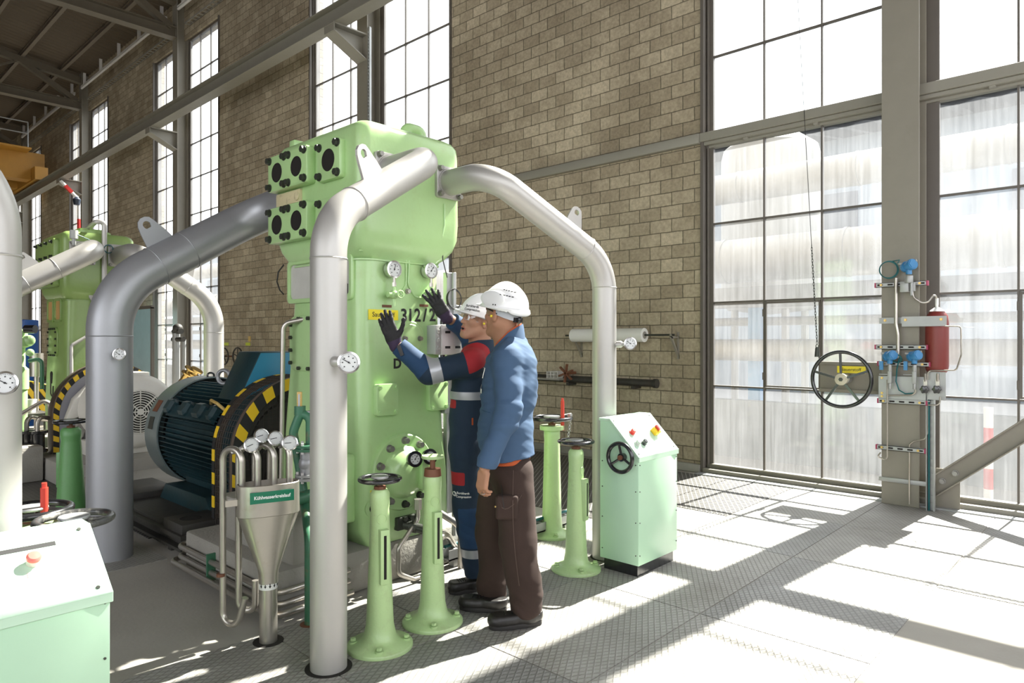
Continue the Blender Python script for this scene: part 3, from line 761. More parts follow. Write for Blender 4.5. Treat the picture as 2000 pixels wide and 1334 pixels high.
# big round bearing cover
c = V((-3.46, 2.70, .69)); b = B()
b.lathe([(0, -.02), (.24, -.02), (.24, .022), (.232, .03), (.165, .03), (.15, .05), (.135, .085), (.105, .105), (.04, .115), (0, .116)], c, X_, 56); bc = b.obj('bearing_cover', M['green'], t, ang=45)
for k in range(10):
    a = math.radians(18 + 36 * k); q = B(); q.bolt(c + X_ * .03 + (Y_ * math.cos(a) + Z_ * math.sin(a)) * .2, X_, .019, .035); q.obj('cover_bolt', M['boltgrey'] if k < 7 else M['boltdark'], bc)
b = B(); b.prism(rpoly(.028, .10, .027), c + V((.10, .075, -.01)), Y_, Z_, (.05, 0, 0)); b.obj('oil_pump_cover', M['green'], t, bevel=.006)
for s, pt, m_ in ((-.030, .62, 0), (.090, .4, 1)):
    gc = c + V((.16, s + .01, .10)); g = gauge_parts(t, gc, V((1, -.25, .15)), .047, M['black'], depth=.035, pointer=pt, bez=.3, name='oil_gauge')
    q = B(); q.cyl(gc - X_ * .1 - Z_ * .02, gc - X_ * .02 - Z_ * .0, .012, n=10); q.obj('gauge_socket', M['green'], g)
# oil pipe under the cover, couplings
b = B(); b.tube(fillet([c + V((.09, .06, -.2)), c + V((.09, .06, -.30)), c + V((.10, -.10, -.44)), c + V((.10, -.10, -.60)), c + V((.10, .02, -.665)), c + V((.10, .25, -.665))], .05), .014, 12)
b.cyl(c + V((.09, .06, -.17)), c + V((.09, .06, -.235)), .026, n=6); b.obj('oil_pipe', M['steel'], t)
b = B(); b.bx(-3.46, -3.42, 2.64, 2.80, .33, .41); b.obj('coupling_block', M['boltdark'], t, bevel=.006)
b = B(); b.cyl((-3.44, 2.70, .36), (-3.30, 2.78, .33), .03, n=14); b.cyl((-3.40, 2.72, .35), (-3.36, 2.745, .342), .036, n=8)
for k in range(3): b.cyl((-3.43, 2.69 + .05 * k, .40), (-3.40, 2.69 + .05 * k, .40), .016, n=6)
b.obj('hose_coupling', M['boltdark'], t)
b = B(); b.lathe([(0, -.01), (.055, -.01), (.055, .008), (.04, .012), (0, .012)], V((-3.455, 2.475, .5)), X_, 28); b.obj('plug_boss', M['green'], t)
q = B(); q.lathe([(0, 0), (.03, 0), (.03, .004), (0, .004)], V((-3.444, 2.475, .5)), X_, 20); q.obj('plug_hole', M['hole'], t)
for z in (.31,):
    for y in (2.52, 2.98):
        q = B(); q.bolt((-3.475, y, z), X_, .02, .03); q.obj('foot_bolt', M['boltdark'], t)
# little top fittings
b = B(); c = V((-3.62, 2.86, 2.86)); b.cyl(c - Z_ * .01, c + Z_ * .03, .05, n=20); b.tube(fillet([c, c + V((0, 0, .075)), c + V((0, .13, .075)), c + V((0, .13, .0))], .055), .04, 16); b.cyl(c + V((0, .13, -.01)), c + V((0, .13, .02)), .05); b.obj('top_elbow', M['green'], t)
b = B(); b.bx(-4.35, -4.28, 2.42, 2.50, 2.85, 2.90); b.obj('top_lug', M['green'], t, bevel=.01)
# sensor leads with a coil at the head corner
c = V((-3.43, 3.02, 2.46)); b = B(); b.cyl(c, c - Z_ * .12, .014, n=10); b.cyl(c - Z_ * .12, c - Z_ * .15, .009, n=8); b.obj('sensor_probe', M['galv'], t)
pts = [c - Z_ * .15, c - Z_ * .40, c + V((.0, .04, -.52))]
co_ = c + V((0, .10, -.66)); b = B(); b.tube(fillet(pts, .05), .0035, 6)
for k in range(3): b.torus(co_ + X_ * .004 * k, V((1, .1 * k - .1, .05)), .062 + .003 * k, .0032, 36, 6)
b.tube(fillet([co_ - Y_ * .06, co_ + V((-.01, -.05, -.12)), co_ + V((-.02, .03, -.2))], .04), .0035, 6); b.obj('lead_coil', M['cableblack'], t)
b = B(); b.tube([(-4.42, 2.42, 2.05), (-4.46, 2.40, 2.0), (-4.46, 2.39, 1.93), (-4.42, 2.39, 1.87), (-4.37, 2.39, 1.84)], .005, 6); b.obj('loose_lead', M['cableblack'], t)
# conduit running down the far edge and handrail tube at the left edge
b = B(); b.bx(-3.50, -3.46, 3.085, 3.16, .35, 1.98); b.bx(-3.49, -3.44, 3.05, 3.2, 1.70, 1.76); b.bx(-3.49, -3.44, 3.05, 3.2, 1.03, 1.09); b.cyl((-3.44, 3.13, .2), (-3.44, 3.13, 1.98), .016, n=10)
b.bx(-3.51, -3.47, 3.04, 3.13, .45, .49); b.obj('conduit', M['galv'], t, bevel=.002, bseg=1)
b = B(); pa, pb = onY(553, 632, 2.30), onY(549, 960, 2.30)
b.tube(fillet([pa + V((.10, .1, .03)), pa + V((0.0, .0, .0)), pb], .06), .016, 12); b.obj('grab_tube', M['steel'], t)
# lower corner box on the -Y side (flywheel side housing)
b = B(); b.prism(rpoly(.40, .21, .03), (-3.93, 2.42, .62), X_, Z_, (0, -.08, 0)); b.obj('housing', M['green'], t, bevel=.012)
b = B(); b.lathe([(0, 0), (.05, 0), (.05, .10), (.043, .105), (.043, .22), (0, .22)], (-3.60, 2.33, .60), -Y_ + X_ * .0, 20); b.obj('outlet_stub', M['green'], t)
# electrical box screwed to the gauge face
c = FX(866, 664, -3.40); b = B(); b.bx(-3.475, -3.375, 2.965, 3.165, 1.425, 1.625); eb = b.obj('junction_box', M['offwhite'], t, bevel=.01)
b = B(); b.bx(-3.475, -3.385, 2.918, 2.966, 1.43, 1.62); gb = b.obj('gland_plate', M['lgrey'], t, bevel=.004)
for k in range(3): q = B(); q.lathe([(0, -.002), (.017, -.002), (.017, .006), (.010, .008), (0, .004)], (-3.385, 2.942, 1.47 + .054 * k), X_, 18); q.obj('knockout', M['lgrey'], gb)
for yy in (3.015, 3.105):
    for zz in (1.475, 1.575): q = B(); q.bx(-3.376, -3.373, yy - .022, yy + .022, zz - .008, zz + .008); q.obj('box_label', M['ink'], eb)
for z0, z1 in ((1.62, 1.655), (1.395, 1.43)): q = B(); q.cyl((-3.43, 3.02, z0), (-3.43, 3.02, z1), .017, n=12); q.obj('cable_gland', M['black'], eb)
# yellow-blue tag
b = B(); b.bx(-3.45, -3.447, 2.455, 2.49, .575, .61); b.obj('small_tag', M['yellow'], t)

# ---- the far compressor
comp2, S2 = compressor(-6.15, M['green2'], 'smaller far green compressor with peep windows coloured as orange-lit at left', False)
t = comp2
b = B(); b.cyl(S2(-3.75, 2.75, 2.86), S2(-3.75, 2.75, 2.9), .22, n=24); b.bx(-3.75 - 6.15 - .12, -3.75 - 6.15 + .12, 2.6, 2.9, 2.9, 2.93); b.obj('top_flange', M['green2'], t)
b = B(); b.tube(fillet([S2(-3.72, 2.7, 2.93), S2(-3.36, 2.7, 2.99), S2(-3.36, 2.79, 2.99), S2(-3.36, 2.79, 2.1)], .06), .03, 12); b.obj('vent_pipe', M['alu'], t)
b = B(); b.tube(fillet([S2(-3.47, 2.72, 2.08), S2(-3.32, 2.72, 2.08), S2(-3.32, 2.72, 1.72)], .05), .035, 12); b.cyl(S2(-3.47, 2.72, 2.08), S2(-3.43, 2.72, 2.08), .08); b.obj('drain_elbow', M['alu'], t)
b = B(); b.tube(fillet([S2(-3.42, 2.78, 1.68), S2(-3.42, 2.45, 1.46), S2(-3.42, 2.45, .9)], .05), .02, 10); b.cyl(S2(-3.42, 2.78, 1.68), S2(-3.42, 2.70, 1.627), .035, n=12); b.obj('drain_pipe', M['alu'], t)
b = B(); b.cyl(S2(-3.28, 2.44, 2.74), S2(-3.28, 2.44, 2.84), .045, n=14); b.cyl(S2(-3.28, 2.44, 2.66), S2(-3.28, 2.44, 2.74), .022, n=12); b.obj('sensor_head', M['lgrey'], t)
b = B(); b.tube([S2(-3.25, 2.47, 2.79), S2(-3.25, 2.6, 2.74), S2(-3.3, 2.74, 2.64), S2(-3.35, 2.78, 2.6)], .006, 6)
b.torus(S2(-3.33, 2.83, 2.66), X_, .05, .006, 24, 6); b.obj('sensor_lead', M['cablegreen'], t)
b = B(); b.tube(fillet([S2(-3.95, 2.37, .98), S2(-3.92, 2.37, 1.12), S2(-3.99, 2.37, 1.13), S2(-3.99, 2.37, .85), S2(-3.9, 2.37, .8), S2(-3.88, 2.37, .95)], .03), .008, 8); b.obj('hanging_tool', M['darkiron'], t)
# ---------------------------------------------------------------- gas pipes
def gas_pipe(path, R, r, mt, label, seams, flange=None, lug=None, gauge=None, group='silver gas pipes'):
    t = thing('gas_pipe', (path[0][0], path[0][1], 0), label, 'pipe', group)
    pts = fillet(path, R, 14)
    b = B(); b.tube(pts, r, 36); b.obj('pipe', mt, t, ang=60)
    for p, d in seams:
        b = B(); b.torus(p, d, r * .995, .0045, 40, 6); b.obj('weld_seam', mt, t)
    if flange:
        c, n, s, k = flange; n = V(n); u, v, w = frame(n)
        b = B(); b.prism(rpoly(s, s, .02), V(c), u, v, n * .03); f = b.obj('flange', mt, t, bevel=.004)
        b = B(); b.torus(V(c) + n * .032, n, r * 1.02, .007, 36, 6); b.obj('weld_seam', mt, t)
        for su in (-1, 1):
            for sv in (-1, 1):
                q = B(); q.bolt(V(c) + n * .03 + u * su * (s - .022) + v * sv * (s - .022), n, .016, .03); q.obj('flange_bolt', M['boltgrey'], f)
    if lug:
        p, d, nrm, sz = lug; d = V(d).normalized(); nn = V(nrm).normalized(); up = nn
        w = d.cross(nn).normalized()
        out = [(-.55, 0), (.66, 0), (.55, .35), (.30, .95), (.21, 1.12), (.05, 1.2), (-.15, 1.2), (-.32, 1.1), (-.42, .92), (-.48, .6)]
        ctr = (-.05, .86); 
        inn = []
        for x, y in out:
            a = math.atan2(y - ctr[1], x - ctr[0]); inn.append((ctr[0] + .17 * math.cos(a), ctr[1] + .17 * math.sin(a)))
        b = B(); sc = lambda L: [(x * sz, y * sz) for x, y in L]
        b.ringplate(sc(out), sc(inn), V(p) - w * .007, d, up, w * .014); b.obj('lifting_lug', mt, t, smooth=False)
    if gauge:
        c, n, Rg, stem = gauge
        g = gauge_parts(t, c, n, Rg, M['chrome'], depth=.022, pointer=.28, name='thermometer')
        q = B(); q.tube(stem, .013 if Rg < .05 else .016, 12); q.obj('thermowell', mt, g)
        d = (V(stem[0]) - V(stem[1])).normalized(); q = B(); q.lathe([(.024, 0), (.024, .03), (.017, .04), (0, .04)], V(stem[0]) - d * .03, -d, 16); q.obj('socket', mt, g)
    return t
sl = V((0, .807, .493)).normalized()
# front pipe, right pipe, rear-left pipe of the near machine, pipe of the next station, two of the far machine
P1 = [(-2.79, 1.753, -.25), (-2.79, 1.753, 2.085), (-3.0, 2.55, 2.555), (-3.37, 2.55, 2.555)]
o1 = V((-2.79, 1.753, 2.085)); sl = V((-.21, .797, .47)).normalized(); up1 = V((.1, -.47, .8)); up1 = (up1 - sl * up1.dot(sl)).normalized()
gas_pipe(P1, [.28, .17], .084, M['alu'], 'tall silver pipe standing in front of the large compressor with dial thermometer',
         [(V((-2.79, 1.753, 1.90)), Z_), (o1 + sl * .20, sl), ], ((-3.405, 2.55, 2.555), X_, .105, 4), (o1 + sl * .40 + up1 * .078, sl, up1, .135),
         (at(681, 708, 3.05), V((.80, -.50, .06)), .047, [at(644, 706, 3.13), at(676, 707, 3.065)]))
P3 = [(-2.79, 3.96, -.25), (-2.79, 3.96, 2.06), (-3.0, 3.03, 2.56), (-3.37, 3.03, 2.56)]
sl3 = V((-.21, -.93, .50)).normalized(); up3 = V((0, .5, .865)); up3 = (up3 - sl3 * up3.dot(sl3)).normalized(); o3 = V((-2.79, 3.96, 2.06))
gas_pipe(P3, [.34, .30], .084, M['alu'], 'silver arched pipe coming down beside the mint console at right',
         [(V((-2.79, 3.96, 1.89)), Z_), (o3 + sl3 * .19, sl3)], ((-3.405, 3.03, 2.56), X_, .105, 4), (o3 + sl3 * .36 + up3 * .078, -sl3, up3, .125),
         (at(1231, 671, 4.70), V((.75, -.62, .05)), .042, [at(1197, 673, 4.77), at(1227, 672, 4.715)]))
P2 = [(-5.336, 1.60, -.25), (-5.336, 1.60, 1.875), (-5.336, 2.75, 2.59), (-4.40, 2.75, 2.59)]
sl2 = V((0, 1.15, .715)).normalized(); o2 = V((-5.336, 1.60, 1.875))
gas_pipe(P2, [.52, .35], .145, M['aludark'], 'thick dark silver pipe rising at left to the back of the large compressor',
         [(V((-5.336, 1.60, 1.55)), Z_), (o2 + sl2 * .36, sl2), (o2 + sl2 * .62, sl2)], None, (o2 + sl2 * .47 + V((0, -.53, .85)) * .138, sl2, (0, -.53, .85), .17),
         (at(233, 692, 4.60), V((.80, -.60, .05)), .039, [at(222, 692, 4.68), at(229, 692, 4.62)]))
P0 = [(-2.79, .484, -.25), (-2.79, .484, 2.06), (-2.79, -.45, 2.62), (-3.4, -.45, 2.62)]
gas_pipe(P0, [.34, .3], .084, M['alu'], 'silver pipe cut off by the left edge of the picture with big dial thermometer',
         [(V((-2.79, .484, 1.80)), Z_)], None, None, (at(10, 748, 2.13), V((.90, -.42, .10)), .0345, [at(-10, 749, 2.20), at(4, 748, 2.145)]))
dxx = -6.15
Q1 = [(-8.93, 1.60, -.25), (-8.93, 1.60, 2.0), (-8.93, 2.56, 2.59), (-9.52, 2.56, 2.59)]
oq = V((-8.93, 1.60, 2.0)); slq = V((0, .96, .59)).normalized()
gas_pipe(Q1, [.4, .26], .122, M['alu'], 'scuffed silver pipe sloping down left from the far compressor', [(oq + slq * .28, slq), (oq + slq * .62, slq)],
         ((-9.56, 2.56, 2.59), X_, .14, 4), (oq + slq * .42 + V((0, -.52, .85)) * .115, slq, (0, -.52, .85), .15), None)
Q2 = [(-8.93, 3.90, -.25), (-8.93, 3.90, 2.0), (-8.93, 2.98, 2.59), (-9.52, 2.98, 2.59)]
oq2 = V((-8.93, 3.90, 2.0)); slq2 = V((0, -.92, .59)).normalized()
gas_pipe(Q2, [.55, .26], .122, M['alu'], 'pale silver pipe from the far compressor coming down behind the blue motor', [(V((-8.93, 3.9, 1.62)), Z_), (oq2 + slq2 * .4, slq2), (oq2 + slq2 * .75, slq2)],
         ((-9.56, 2.98, 2.59), X_, .14, 4), (oq2 + slq2 * .5 + V((0, .54, .84)) * .115, -slq2, (0, .54, .84), .15), None)
# dark discs coloured as the openings where pipes pass the plates
for x, y, r, nm in ((-2.79, 1.753, .108, 'dark floor opening round the foot of the front pipe'), (-2.79, 3.96, .10, 'dark floor opening round the foot of the arched right pipe'),
                    (-3.256, 1.698, .075, 'dark floor opening round the funnel pipe'), (-3.29, 1.95, .05, 'dark floor opening round the dark green pipe')):
    b = B(); b.cyl((x, y, -.02), (x, y, .0015), r, n=28); o = b.obj('floor_plate', M['copper'] if r < .06 else M['hole']); o['kind'] = 'structure'

b = B(); b.bx(-5.62, -5.0, 1.22, 1.86, -.0036, .0006); o = b.obj('floor_plate', M['tread'], smooth=False); o['kind'] = 'structure'
# ---------------------------------------------------------------- pedestals, conduits
t = thing('concrete_pedestal', (-4.1, 2.6, 0), 'stepped grey concrete block under the large compressor', 'pedestal')
b = B(); b.bx(-4.71, -3.49, 1.865, 3.45, 0, .25); b.obj('lower_step', M['concrete'], t, bevel=.02)
b = B(); b.bx(-4.45, -3.52, 1.98, 2.33, .24, .52); b.obj('upper_step', M['concrete'], t, bevel=.02)
b = B(); b.bx(-8.0, -4.73, 2.0, 3.5, 0, .115); 
tag(b.obj('concrete_pedestal', M['concrete'], bevel=.015), 'low grey concrete bed under the dark blue motor', 'pedestal')
b = B(); b.bx(-12.2, -8.05, 2.0, 3.6, 0, .24)
tag(b.obj('concrete_pedestal', M['concrete'], bevel=.02), 'worn concrete bed under the white motor', 'pedestal')
t = thing('conduit_bundle', (-4.2, 1.83, .1), 'pair of steel conduits clipped along the foot of the concrete block', 'conduit')
for k, (z, o) in enumerate(((.085, .0), (.15, .0), (.05, .035))):
    b = B(); p = [V((-4.76, 2.2, z)), V((-4.76, 1.835 - o, z)), V((-3.44 + o, 1.835 - o, z)), V((-3.44 + o, 2.30, z + .02))]
    if k == 2: p = [V((-4.795, 2.2, z)), V((-4.795, 1.80, z)), V((-3.405, 1.80, z)), V((-3.405, 2.3, z))]
    b.tube(fillet(p, .07), .017, 12); b.obj('conduit_tube', M['steel'], t)
for x in (-4.25,): b = B(); b.bx(x - .007, x + .007, 1.812, 1.868, .03, .20); b.obj('clamp', M['pgreen'], t)

# ---------------------------------------------------------------- valve stands
def wheel_parts(t, c, ax, R, r, nsp=3, hub=.03, col=None, name='handwheel', disc=False, a0=.4, dish=.0):
    ax = V(ax).normalized(); u, v, w = frame(ax, Z_ if abs(ax.z) < .9 else X_); c = V(c); col = col or M['black']
    b = B(); b.torus(c, ax, R, r, 48, 12); 
    if disc:
        q = B(); q.lathe([(0, .004), (R * .42, .004), (R * .44, .010), (R * .42, .016), (0, .017)], c, ax, 32); q.obj('hub_plate', M['galv'], t)  # sky reflected on the disc is put into its pale steel colour
    for k in range(nsp):
        a = a0 + 2 * PI * k / nsp; d = u * math.cos(a) + v * math.sin(a)
        b.tube([c - w * dish, c - w * dish * .6 + d * R * .4, c + d * R * .97], [r * .75, r * .62, r * .6], 8)
    b.lathe([(0, -.02 - dish), (hub, -.02 - dish), (hub, .012 - dish), (0, .014 - dish)], c, ax, 20)
    return b.obj(name, col, t)
def stand(x, y, h, label, rodl=.13, mt=None, rb=.163, r0=.066, r1=.045, wheel=.098, slot=True, topflange=False, rod=None, wheelmat=None, face=V((.86, .5, 0)), lens=1., grp='green valve stands', wh=.05):
    mt = mt or M['stand']
    t = thing('valve_stand', (x, y, 0), label, 'valve stand', grp)
    o = V((x, y, 0))
    b = B(); b.lathe([(0, 0), (rb, 0), (rb, .014), (rb * .97, .02), (rb * .62, .035), (rb * .50, .055), (r0 * 1.05, .11), (r0, .16), (r1 * 1.02, h * .86), (r1, h - .10), (r1 * 1.06, h - .07), (r1 * 1.06, h - .02), (r1 * .8, h), (0, h)], o, Z_, 36)
    if topflange: b.lathe([(0, h - .02), (.095, h - .02), (.095, h + .012), (0, h + .014)], o, Z_, 32)
    b.obj('pillar', mt, t, ang=45)
    for k in range(4):
        a = math.radians(52 + 90 * k); p = o + V((math.cos(a), math.sin(a), 0)) * rb * .80
        q = B(); q.cyl(p + Z_ * .015, p + Z_ * .034, .02, n=14); q.bolt(p + Z_ * .034, Z_, .014, .016, False); q.obj('base_bolt', mt, t)
    if slot:
        f = face.normalized(); s = V((-f.y, f.x, 0))
        z0, z1 = h * .42, h * .76
        b = B(); R3 = Matrix((f, s, Z_)).transposed()
        b.box(o + f * (r1 + .006) + Z_ * ((z0 + z1) / 2), (.055, .046, z1 - z0), R3); g = b.obj('slot_guide', mt, t, bevel=.003)
        q = B(); q.box(o + f * (r1 + .034) + Z_ * ((z0 + z1) / 2), (.002, .013, (z1 - z0) * .8), R3); q.obj('slot', M['hole'], g)
        q = B(); q.torus(o + f * (r1 * 1.01) + s * -.005 + Z_ * (h - .14), f, .024, .002, 24, 6); q.obj('cast_mark', mt, t)
    top = h + (.014 if topflange else 0)
    if wheel:
        q = B(); q.cyl(o + Z_ * (top - .005), o + Z_ * (top + wh), .014, n=12); q.cyl(o + Z_ * (top - .002), o + Z_ * (top + .015), .03, n=8); q.obj('spindle', M['copper'], t)
        wheel_parts(t, o + Z_ * (top + wh), Z_, wheel, .0115 if wheel < .12 else .015, 3, .03, wheelmat, disc=True)
    if rod:
        p = o + rod; q = B(); q.cyl(p, p + Z_ * rodl, .0145, n=14); q.cyl(p + Z_ * rodl, p + Z_ * (rodl + .02), .010, n=10); q.obj('position_rod', M['redpaint'], t)
    return t
stand(-2.795, 2.047, .782, 'green valve stand with black wheel right beside the front pipe', face=V((.958, -.295, 0)))
s2 = stand(-2.825, 2.415, .80, 'green valve stand without wheel, rusty spindle bare', wheel=0, rb=.163, face=V((.958, -.295, 0)))
b = B(); o = V((-2.825, 2.415, 0)); b.cyl(o + Z_ * .79, o + Z_ * .83, .048, .044, n=12); b.cyl(o + Z_ * .82, o + Z_ * .895, .015, n=12); b.obj('spindle', M['copper'], s2)
b = B(); b.lathe([(0, .885), (.058, .885), (.062, .892), (.058, .90), (0, .902)], o, Z_, 28); b.obj('spindle_disc', M['stand'], s2)
stand(-2.778, 3.62, .80, 'green valve stand with black wheel next to the mint console', wheel=.112, rb=.165, r0=.07, r1=.048, face=V((.98, .20, 0)))
s4 = stand(-3.406, 4.13, .845, 'green valve stand with red rod and chain beyond the man in blue', wheel=.15, topflange=True, slot=False, rb=.165, r0=.075, r1=.06, rod=V((.065, .05, .82)), rodl=.23, wh=.055)
o = V((-3.406, 4.13, 0)); 
b = B(); b.bx(o.x + .07, o.x + .10, o.y + .10, o.y + .13, .90, .945); b.tube([o + V((.06, .06, .935)), o + V((.09, .13, .945))], .006, 8)
p0 = o + V((.085, .13, .92)); 
for k in range(8):
    b.torus(p0 + V((.005 * k, -.012 * k, -.026 * k)), (X_ if k % 2 else Y_), .011, .003, 14, 6)
b.obj('chain', M['galv'], s4)
stand(-3.05, .79, .775, 'valve stand with worn pale wheel behind the left console', wheel=.125, slot=False, wheelmat=mat('worn_black', (.05, .05, .05), .3, var=.9, vscale=30, dirt=.9, dirtcol=(.4, .38, .33), dscale=14))
stand(-3.42, .73, .745, 'valve stand with red rod behind the left console', wheel=.141, topflange=True, slot=False, rod=V((.04, .037, .775)))
stand(-6.34, 1.62, .82, 'dark green valve stand between the thick pipe and striped guard', mt=M['standdark'], wheel=.115, face=V((-.6, -.6, 0)), rb=.17, r0=.105, r1=.07)

# ---------------------------------------------------------------- consoles
def console(x1, y0, label, ZL=.775, ZH=1.0):
    """mint console: front corner (x1, y0); sloping panel faces +X"""
    D, W = .30, .49
    t = thing('control_console', (x1 - D / 2, y0 + W / 2, 0), label, 'control console', 'mint control consoles')
    b = B(); b.prism([(-D, .075), (0, .075), (0, ZL), (-D * .72, ZH - .01), (-D, ZH - .01)], (x1, y0, 0), X_, Z_, (0, W, 0)); b.obj('housing', M['mint'], t, bevel=.004)
    b = B(); b.bx(x1 - D + .02, x1 - .02, y0 + .02, y0 + W - .02, 0, .08); b.obj('plinth', M['black'], t)
    s = V((D * .73, 0, ZL - ZH)).normalized(); n = V((-s.z, 0, s.x))
    L = V((D * .73, 0, ZL - ZH)).length
    b = B(); o = V((x1 - D * .73, y0 - .006, ZH))
    b.prism([(-.005, -.012), (L + .012, -.012), (L + .012, .004), (-.005, .004)], o, s, n, (0, W + .012, 0)); b.bx(x1 - D - .006, x1 - D * .72, y0 - .006, y0 + W + .006, ZH - .014, ZH + .004)
    b.bx(x1 - .004, x1 + .010, y0 - .006, y0 + W + .006, ZL - .035, ZL)
    lid = b.obj('panel_lid', M['mintedge'], t, bevel=.002, bseg=1)
    sc = [(o + s * L * aa + Y_ * (W * yy) + n * .003, n, .006) for aa in (.06, .94) for yy in (.05, .95)]
    for zz in (.14, .35, .55, .72):
        sc += [(V((x1 - .001, y0 + yy, zz)), X_, .004) for yy in (.015, W - .015)] + [(V((xx, y0 + .001, zz)), -Y_, .004) for xx in (x1 - D + .02, x1 - .02)]
    for p_, a_, r_ in sc: q = B(); q.cyl(p_, p_ + a_ * .004, r_, n=8); q.obj('screw', M['boltdark'], t)
    P = lambda a, f: o + s * L * a + Y_ * W * f + n * .004
    return t, P, n, s, W, L
t, P, n, s, W, L = console(-2.378, 3.751, 'mint console with black side wheel standing on the plates at right')
def button(t, p, n, r, h, cm, name, base=None, basemat=None):
    b = B(); b.lathe([(0, 0), (r * 1.25, 0), (r * 1.25, h * .35), (r, h * .4), (r, h * .9), (r * .85, h), (0, h)], p, n, 20); return b.obj(name, cm, t)
button(t, P(.42, .24), n, .017, .03, M['red'], 'push_button'); button(t, P(.70, .17), n, .017, .03, M['lgrey'], 'push_button'); button(t, P(.72, .32), n, .017, .03, M['black'], 'push_button')
b = B(); R3 = Matrix((s, Y_, n)).transposed(); b.box(P(.52, .74) + n * .02, (.05, .05, .04), R3); rs = b.obj('rotary_switch', M['hyellow'], t, bevel=.004)
q = B(); q.box(P(.50, .74) + n * .046, (.04, .018, .02), R3); q.obj('switch_handle', M['red'], rs)
for a, f, w, h in ((.18, .18, .02, .16), (.22, .68, .022, .17), (.60, .26, .012, .06), (.86, .22, .012, .07), (.88, .45, .03, .09)):
    q = B(); q.box(P(a, f) + n * .0005, (w, h, .0012), R3); q.obj('panel_label', M['lgrey'] if (a, f) != (.88, .45) else mat('pale_label', (.5, .56, .62), .4), t)
c = V((-2.485, 3.751 - .05, .765)); w_ = wheel_parts(t, c, -Y_, .092, .0135, 3, .026, None, 'side_wheel', a0=PI / 2 + .1, dish=.02)
q = B(); q.cyl(c + Y_ * .05, c - Y_ * .0, .014, n=12); q.lathe([(0, -.015), (.016, -.015), (.016, .008), (0, .01)], c, -Y_, 16); q.obj('wheel_shaft', M['copper'], w_)
t, P, n, s, W, L = console(-2.33, .21, 'sunlit mint console with red mushroom button in the lower left corner', .755, .915)
R3 = Matrix((s, Y_, n)).transposed()
b = B(); b.lathe([(0, 0), (.017, 0), (.017, .020), (0, .020)], P(.42, .66), n, 24); bb = b.obj('button_collar', mat('collar_cream', (.62, .60, .50), .4), t)
b = B(); b.lathe([(0, .018), (.015, .018), (.020, .022), (.020, .030), (.015, .035), (0, .036)], P(.42, .66), n, 28); b.obj('mushroom_button', mat('faded_red', (.66, .15, .12), .35), bb)
q = B(); q.box(P(.58, .68) + n * .0005, (.018, .06, .0012), R3); q.obj('panel_label', mat('pink_label', (.55, .25, .25), .4), t)
q = B(); q.box(P(.20, .65) + n * .0005, (.016, .15, .0012), R3); lb = q.obj('panel_label', M['blackmatt'], t)
for f, tx in ((.56, 'O2'), ):
    pass
q = B(); q.bx(-2.331, -2.328, .30, .38, .49, .52); q.bx(-2.331, -2.328, .42, .465, .505, .525); q.obj('faded_label', mat('violet_label', (.14, .11, .16), .5, var=.3), t)
# ---------------------------------------------------------------- motors and flywheel guards
def arc_guard_poly(cy, cz, R, z0, n=28):
    pts = [(cy - R, z0)] + [(cy - R * math.cos(PI * k / n), cz + R * math.sin(PI * k / n)) for k in range(n + 1)] + [(cy + R, z0)]
    return pts
def hazard_ring(parent, x0, x1, cy, cz, R0, R1, z0, name='striped_rim', step=.17):
    """flat or rim band following the guard outline, alternating yellow and black blocks"""
    L0 = arc_guard_poly(cy, cz, R0, z0, 44); L1 = arc_guard_poly(cy, cz, R1, z0, 44)
    def resample(L, n):
        d = [0]
        for a, c in zip(L, L[1:]): d.append(d[-1] + math.hypot(c[0] - a[0], c[1] - a[1]))
        out = []
        for k in range(n + 1):
            s = d[-1] * k / n; i = max(j for j in range(len(d)) if d[j] <= s + 1e-9); i = min(i, len(L) - 2)
            f = (s - d[i]) / max(d[i + 1] - d[i], 1e-9); out.append((L[i][0] + f * (L[i + 1][0] - L[i][0]), L[i][1] + f * (L[i + 1][1] - L[i][1])))
        return out, d[-1]
    n = int(resample(L0, 4)[1] / step) * 4; A, _ = resample(L0, n); C, _ = resample(L1, n)
    b = B()
    for k in range(n):
        b.mi = (k // 2) % 2
        q = [A[k], A[k + 1], C[k + 1], C[k]]
        b.rings([[V((x0, y, z)) for y, z in q], [V((x1, y, z)) for y, z in q]])
    o = b.obj(name, [M['hyellow'], M['blackmatt']], parent, smooth=False); return o
def wire_mesh_face(b, x, cy, cz, R, z0, step=.045, r=.0018, gap=None):
    y = cy - R
    while y <= cy + R:
        h = cz + math.sqrt(max(R * R - (y - cy) ** 2, 0)); b.bx(x - r, x + r, y - r, y + r, z0, h); y += step
    z = z0
    while z <= cz + R:
        w = R if z <= cz else math.sqrt(max(R * R - (z - cz) ** 2, 0)); b.bx(x - r, x + r, cy - w, cy + w, z - r, z + r); z += step
# near guard: two striped hoops joined by wire mesh, flywheel inside
cy, cz, R = 2.75, .69, .56
t = thing('flywheel_guard', (-4.86, cy, .12), 'black mesh flywheel guard with two yellow striped hoops beside the blue motor', 'guard')
for k, x in enumerate((-5.02, -4.74)):
    b = B(); A = arc_guard_poly(cy, cz, R, .125); C = arc_guard_poly(cy, cz, R - .05, .125)
    b.rings([[V((x - .02, y, z)) for y, z in A], [V((x + .02, y, z)) for y, z in A], [V((x + .02, y, z)) for y, z in C], [V((x - .02, y, z)) for y, z in C]], closed_ring=False)
    b.rings([[V((x - .02, y, z)) for y, z in A], [V((x - .02, y, z)) for y, z in C]], closed_ring=False)
    b.obj('hoop', M['guardrim'], t)
    if k == 0: hazard_ring(t, x - .022, x + .024, cy, cz, R + .001, R + .004, .125)
    else: hazard_ring(t, x + .021, x + .025, cy, cz, R, R - .085, .125)
b = B()
n = 40
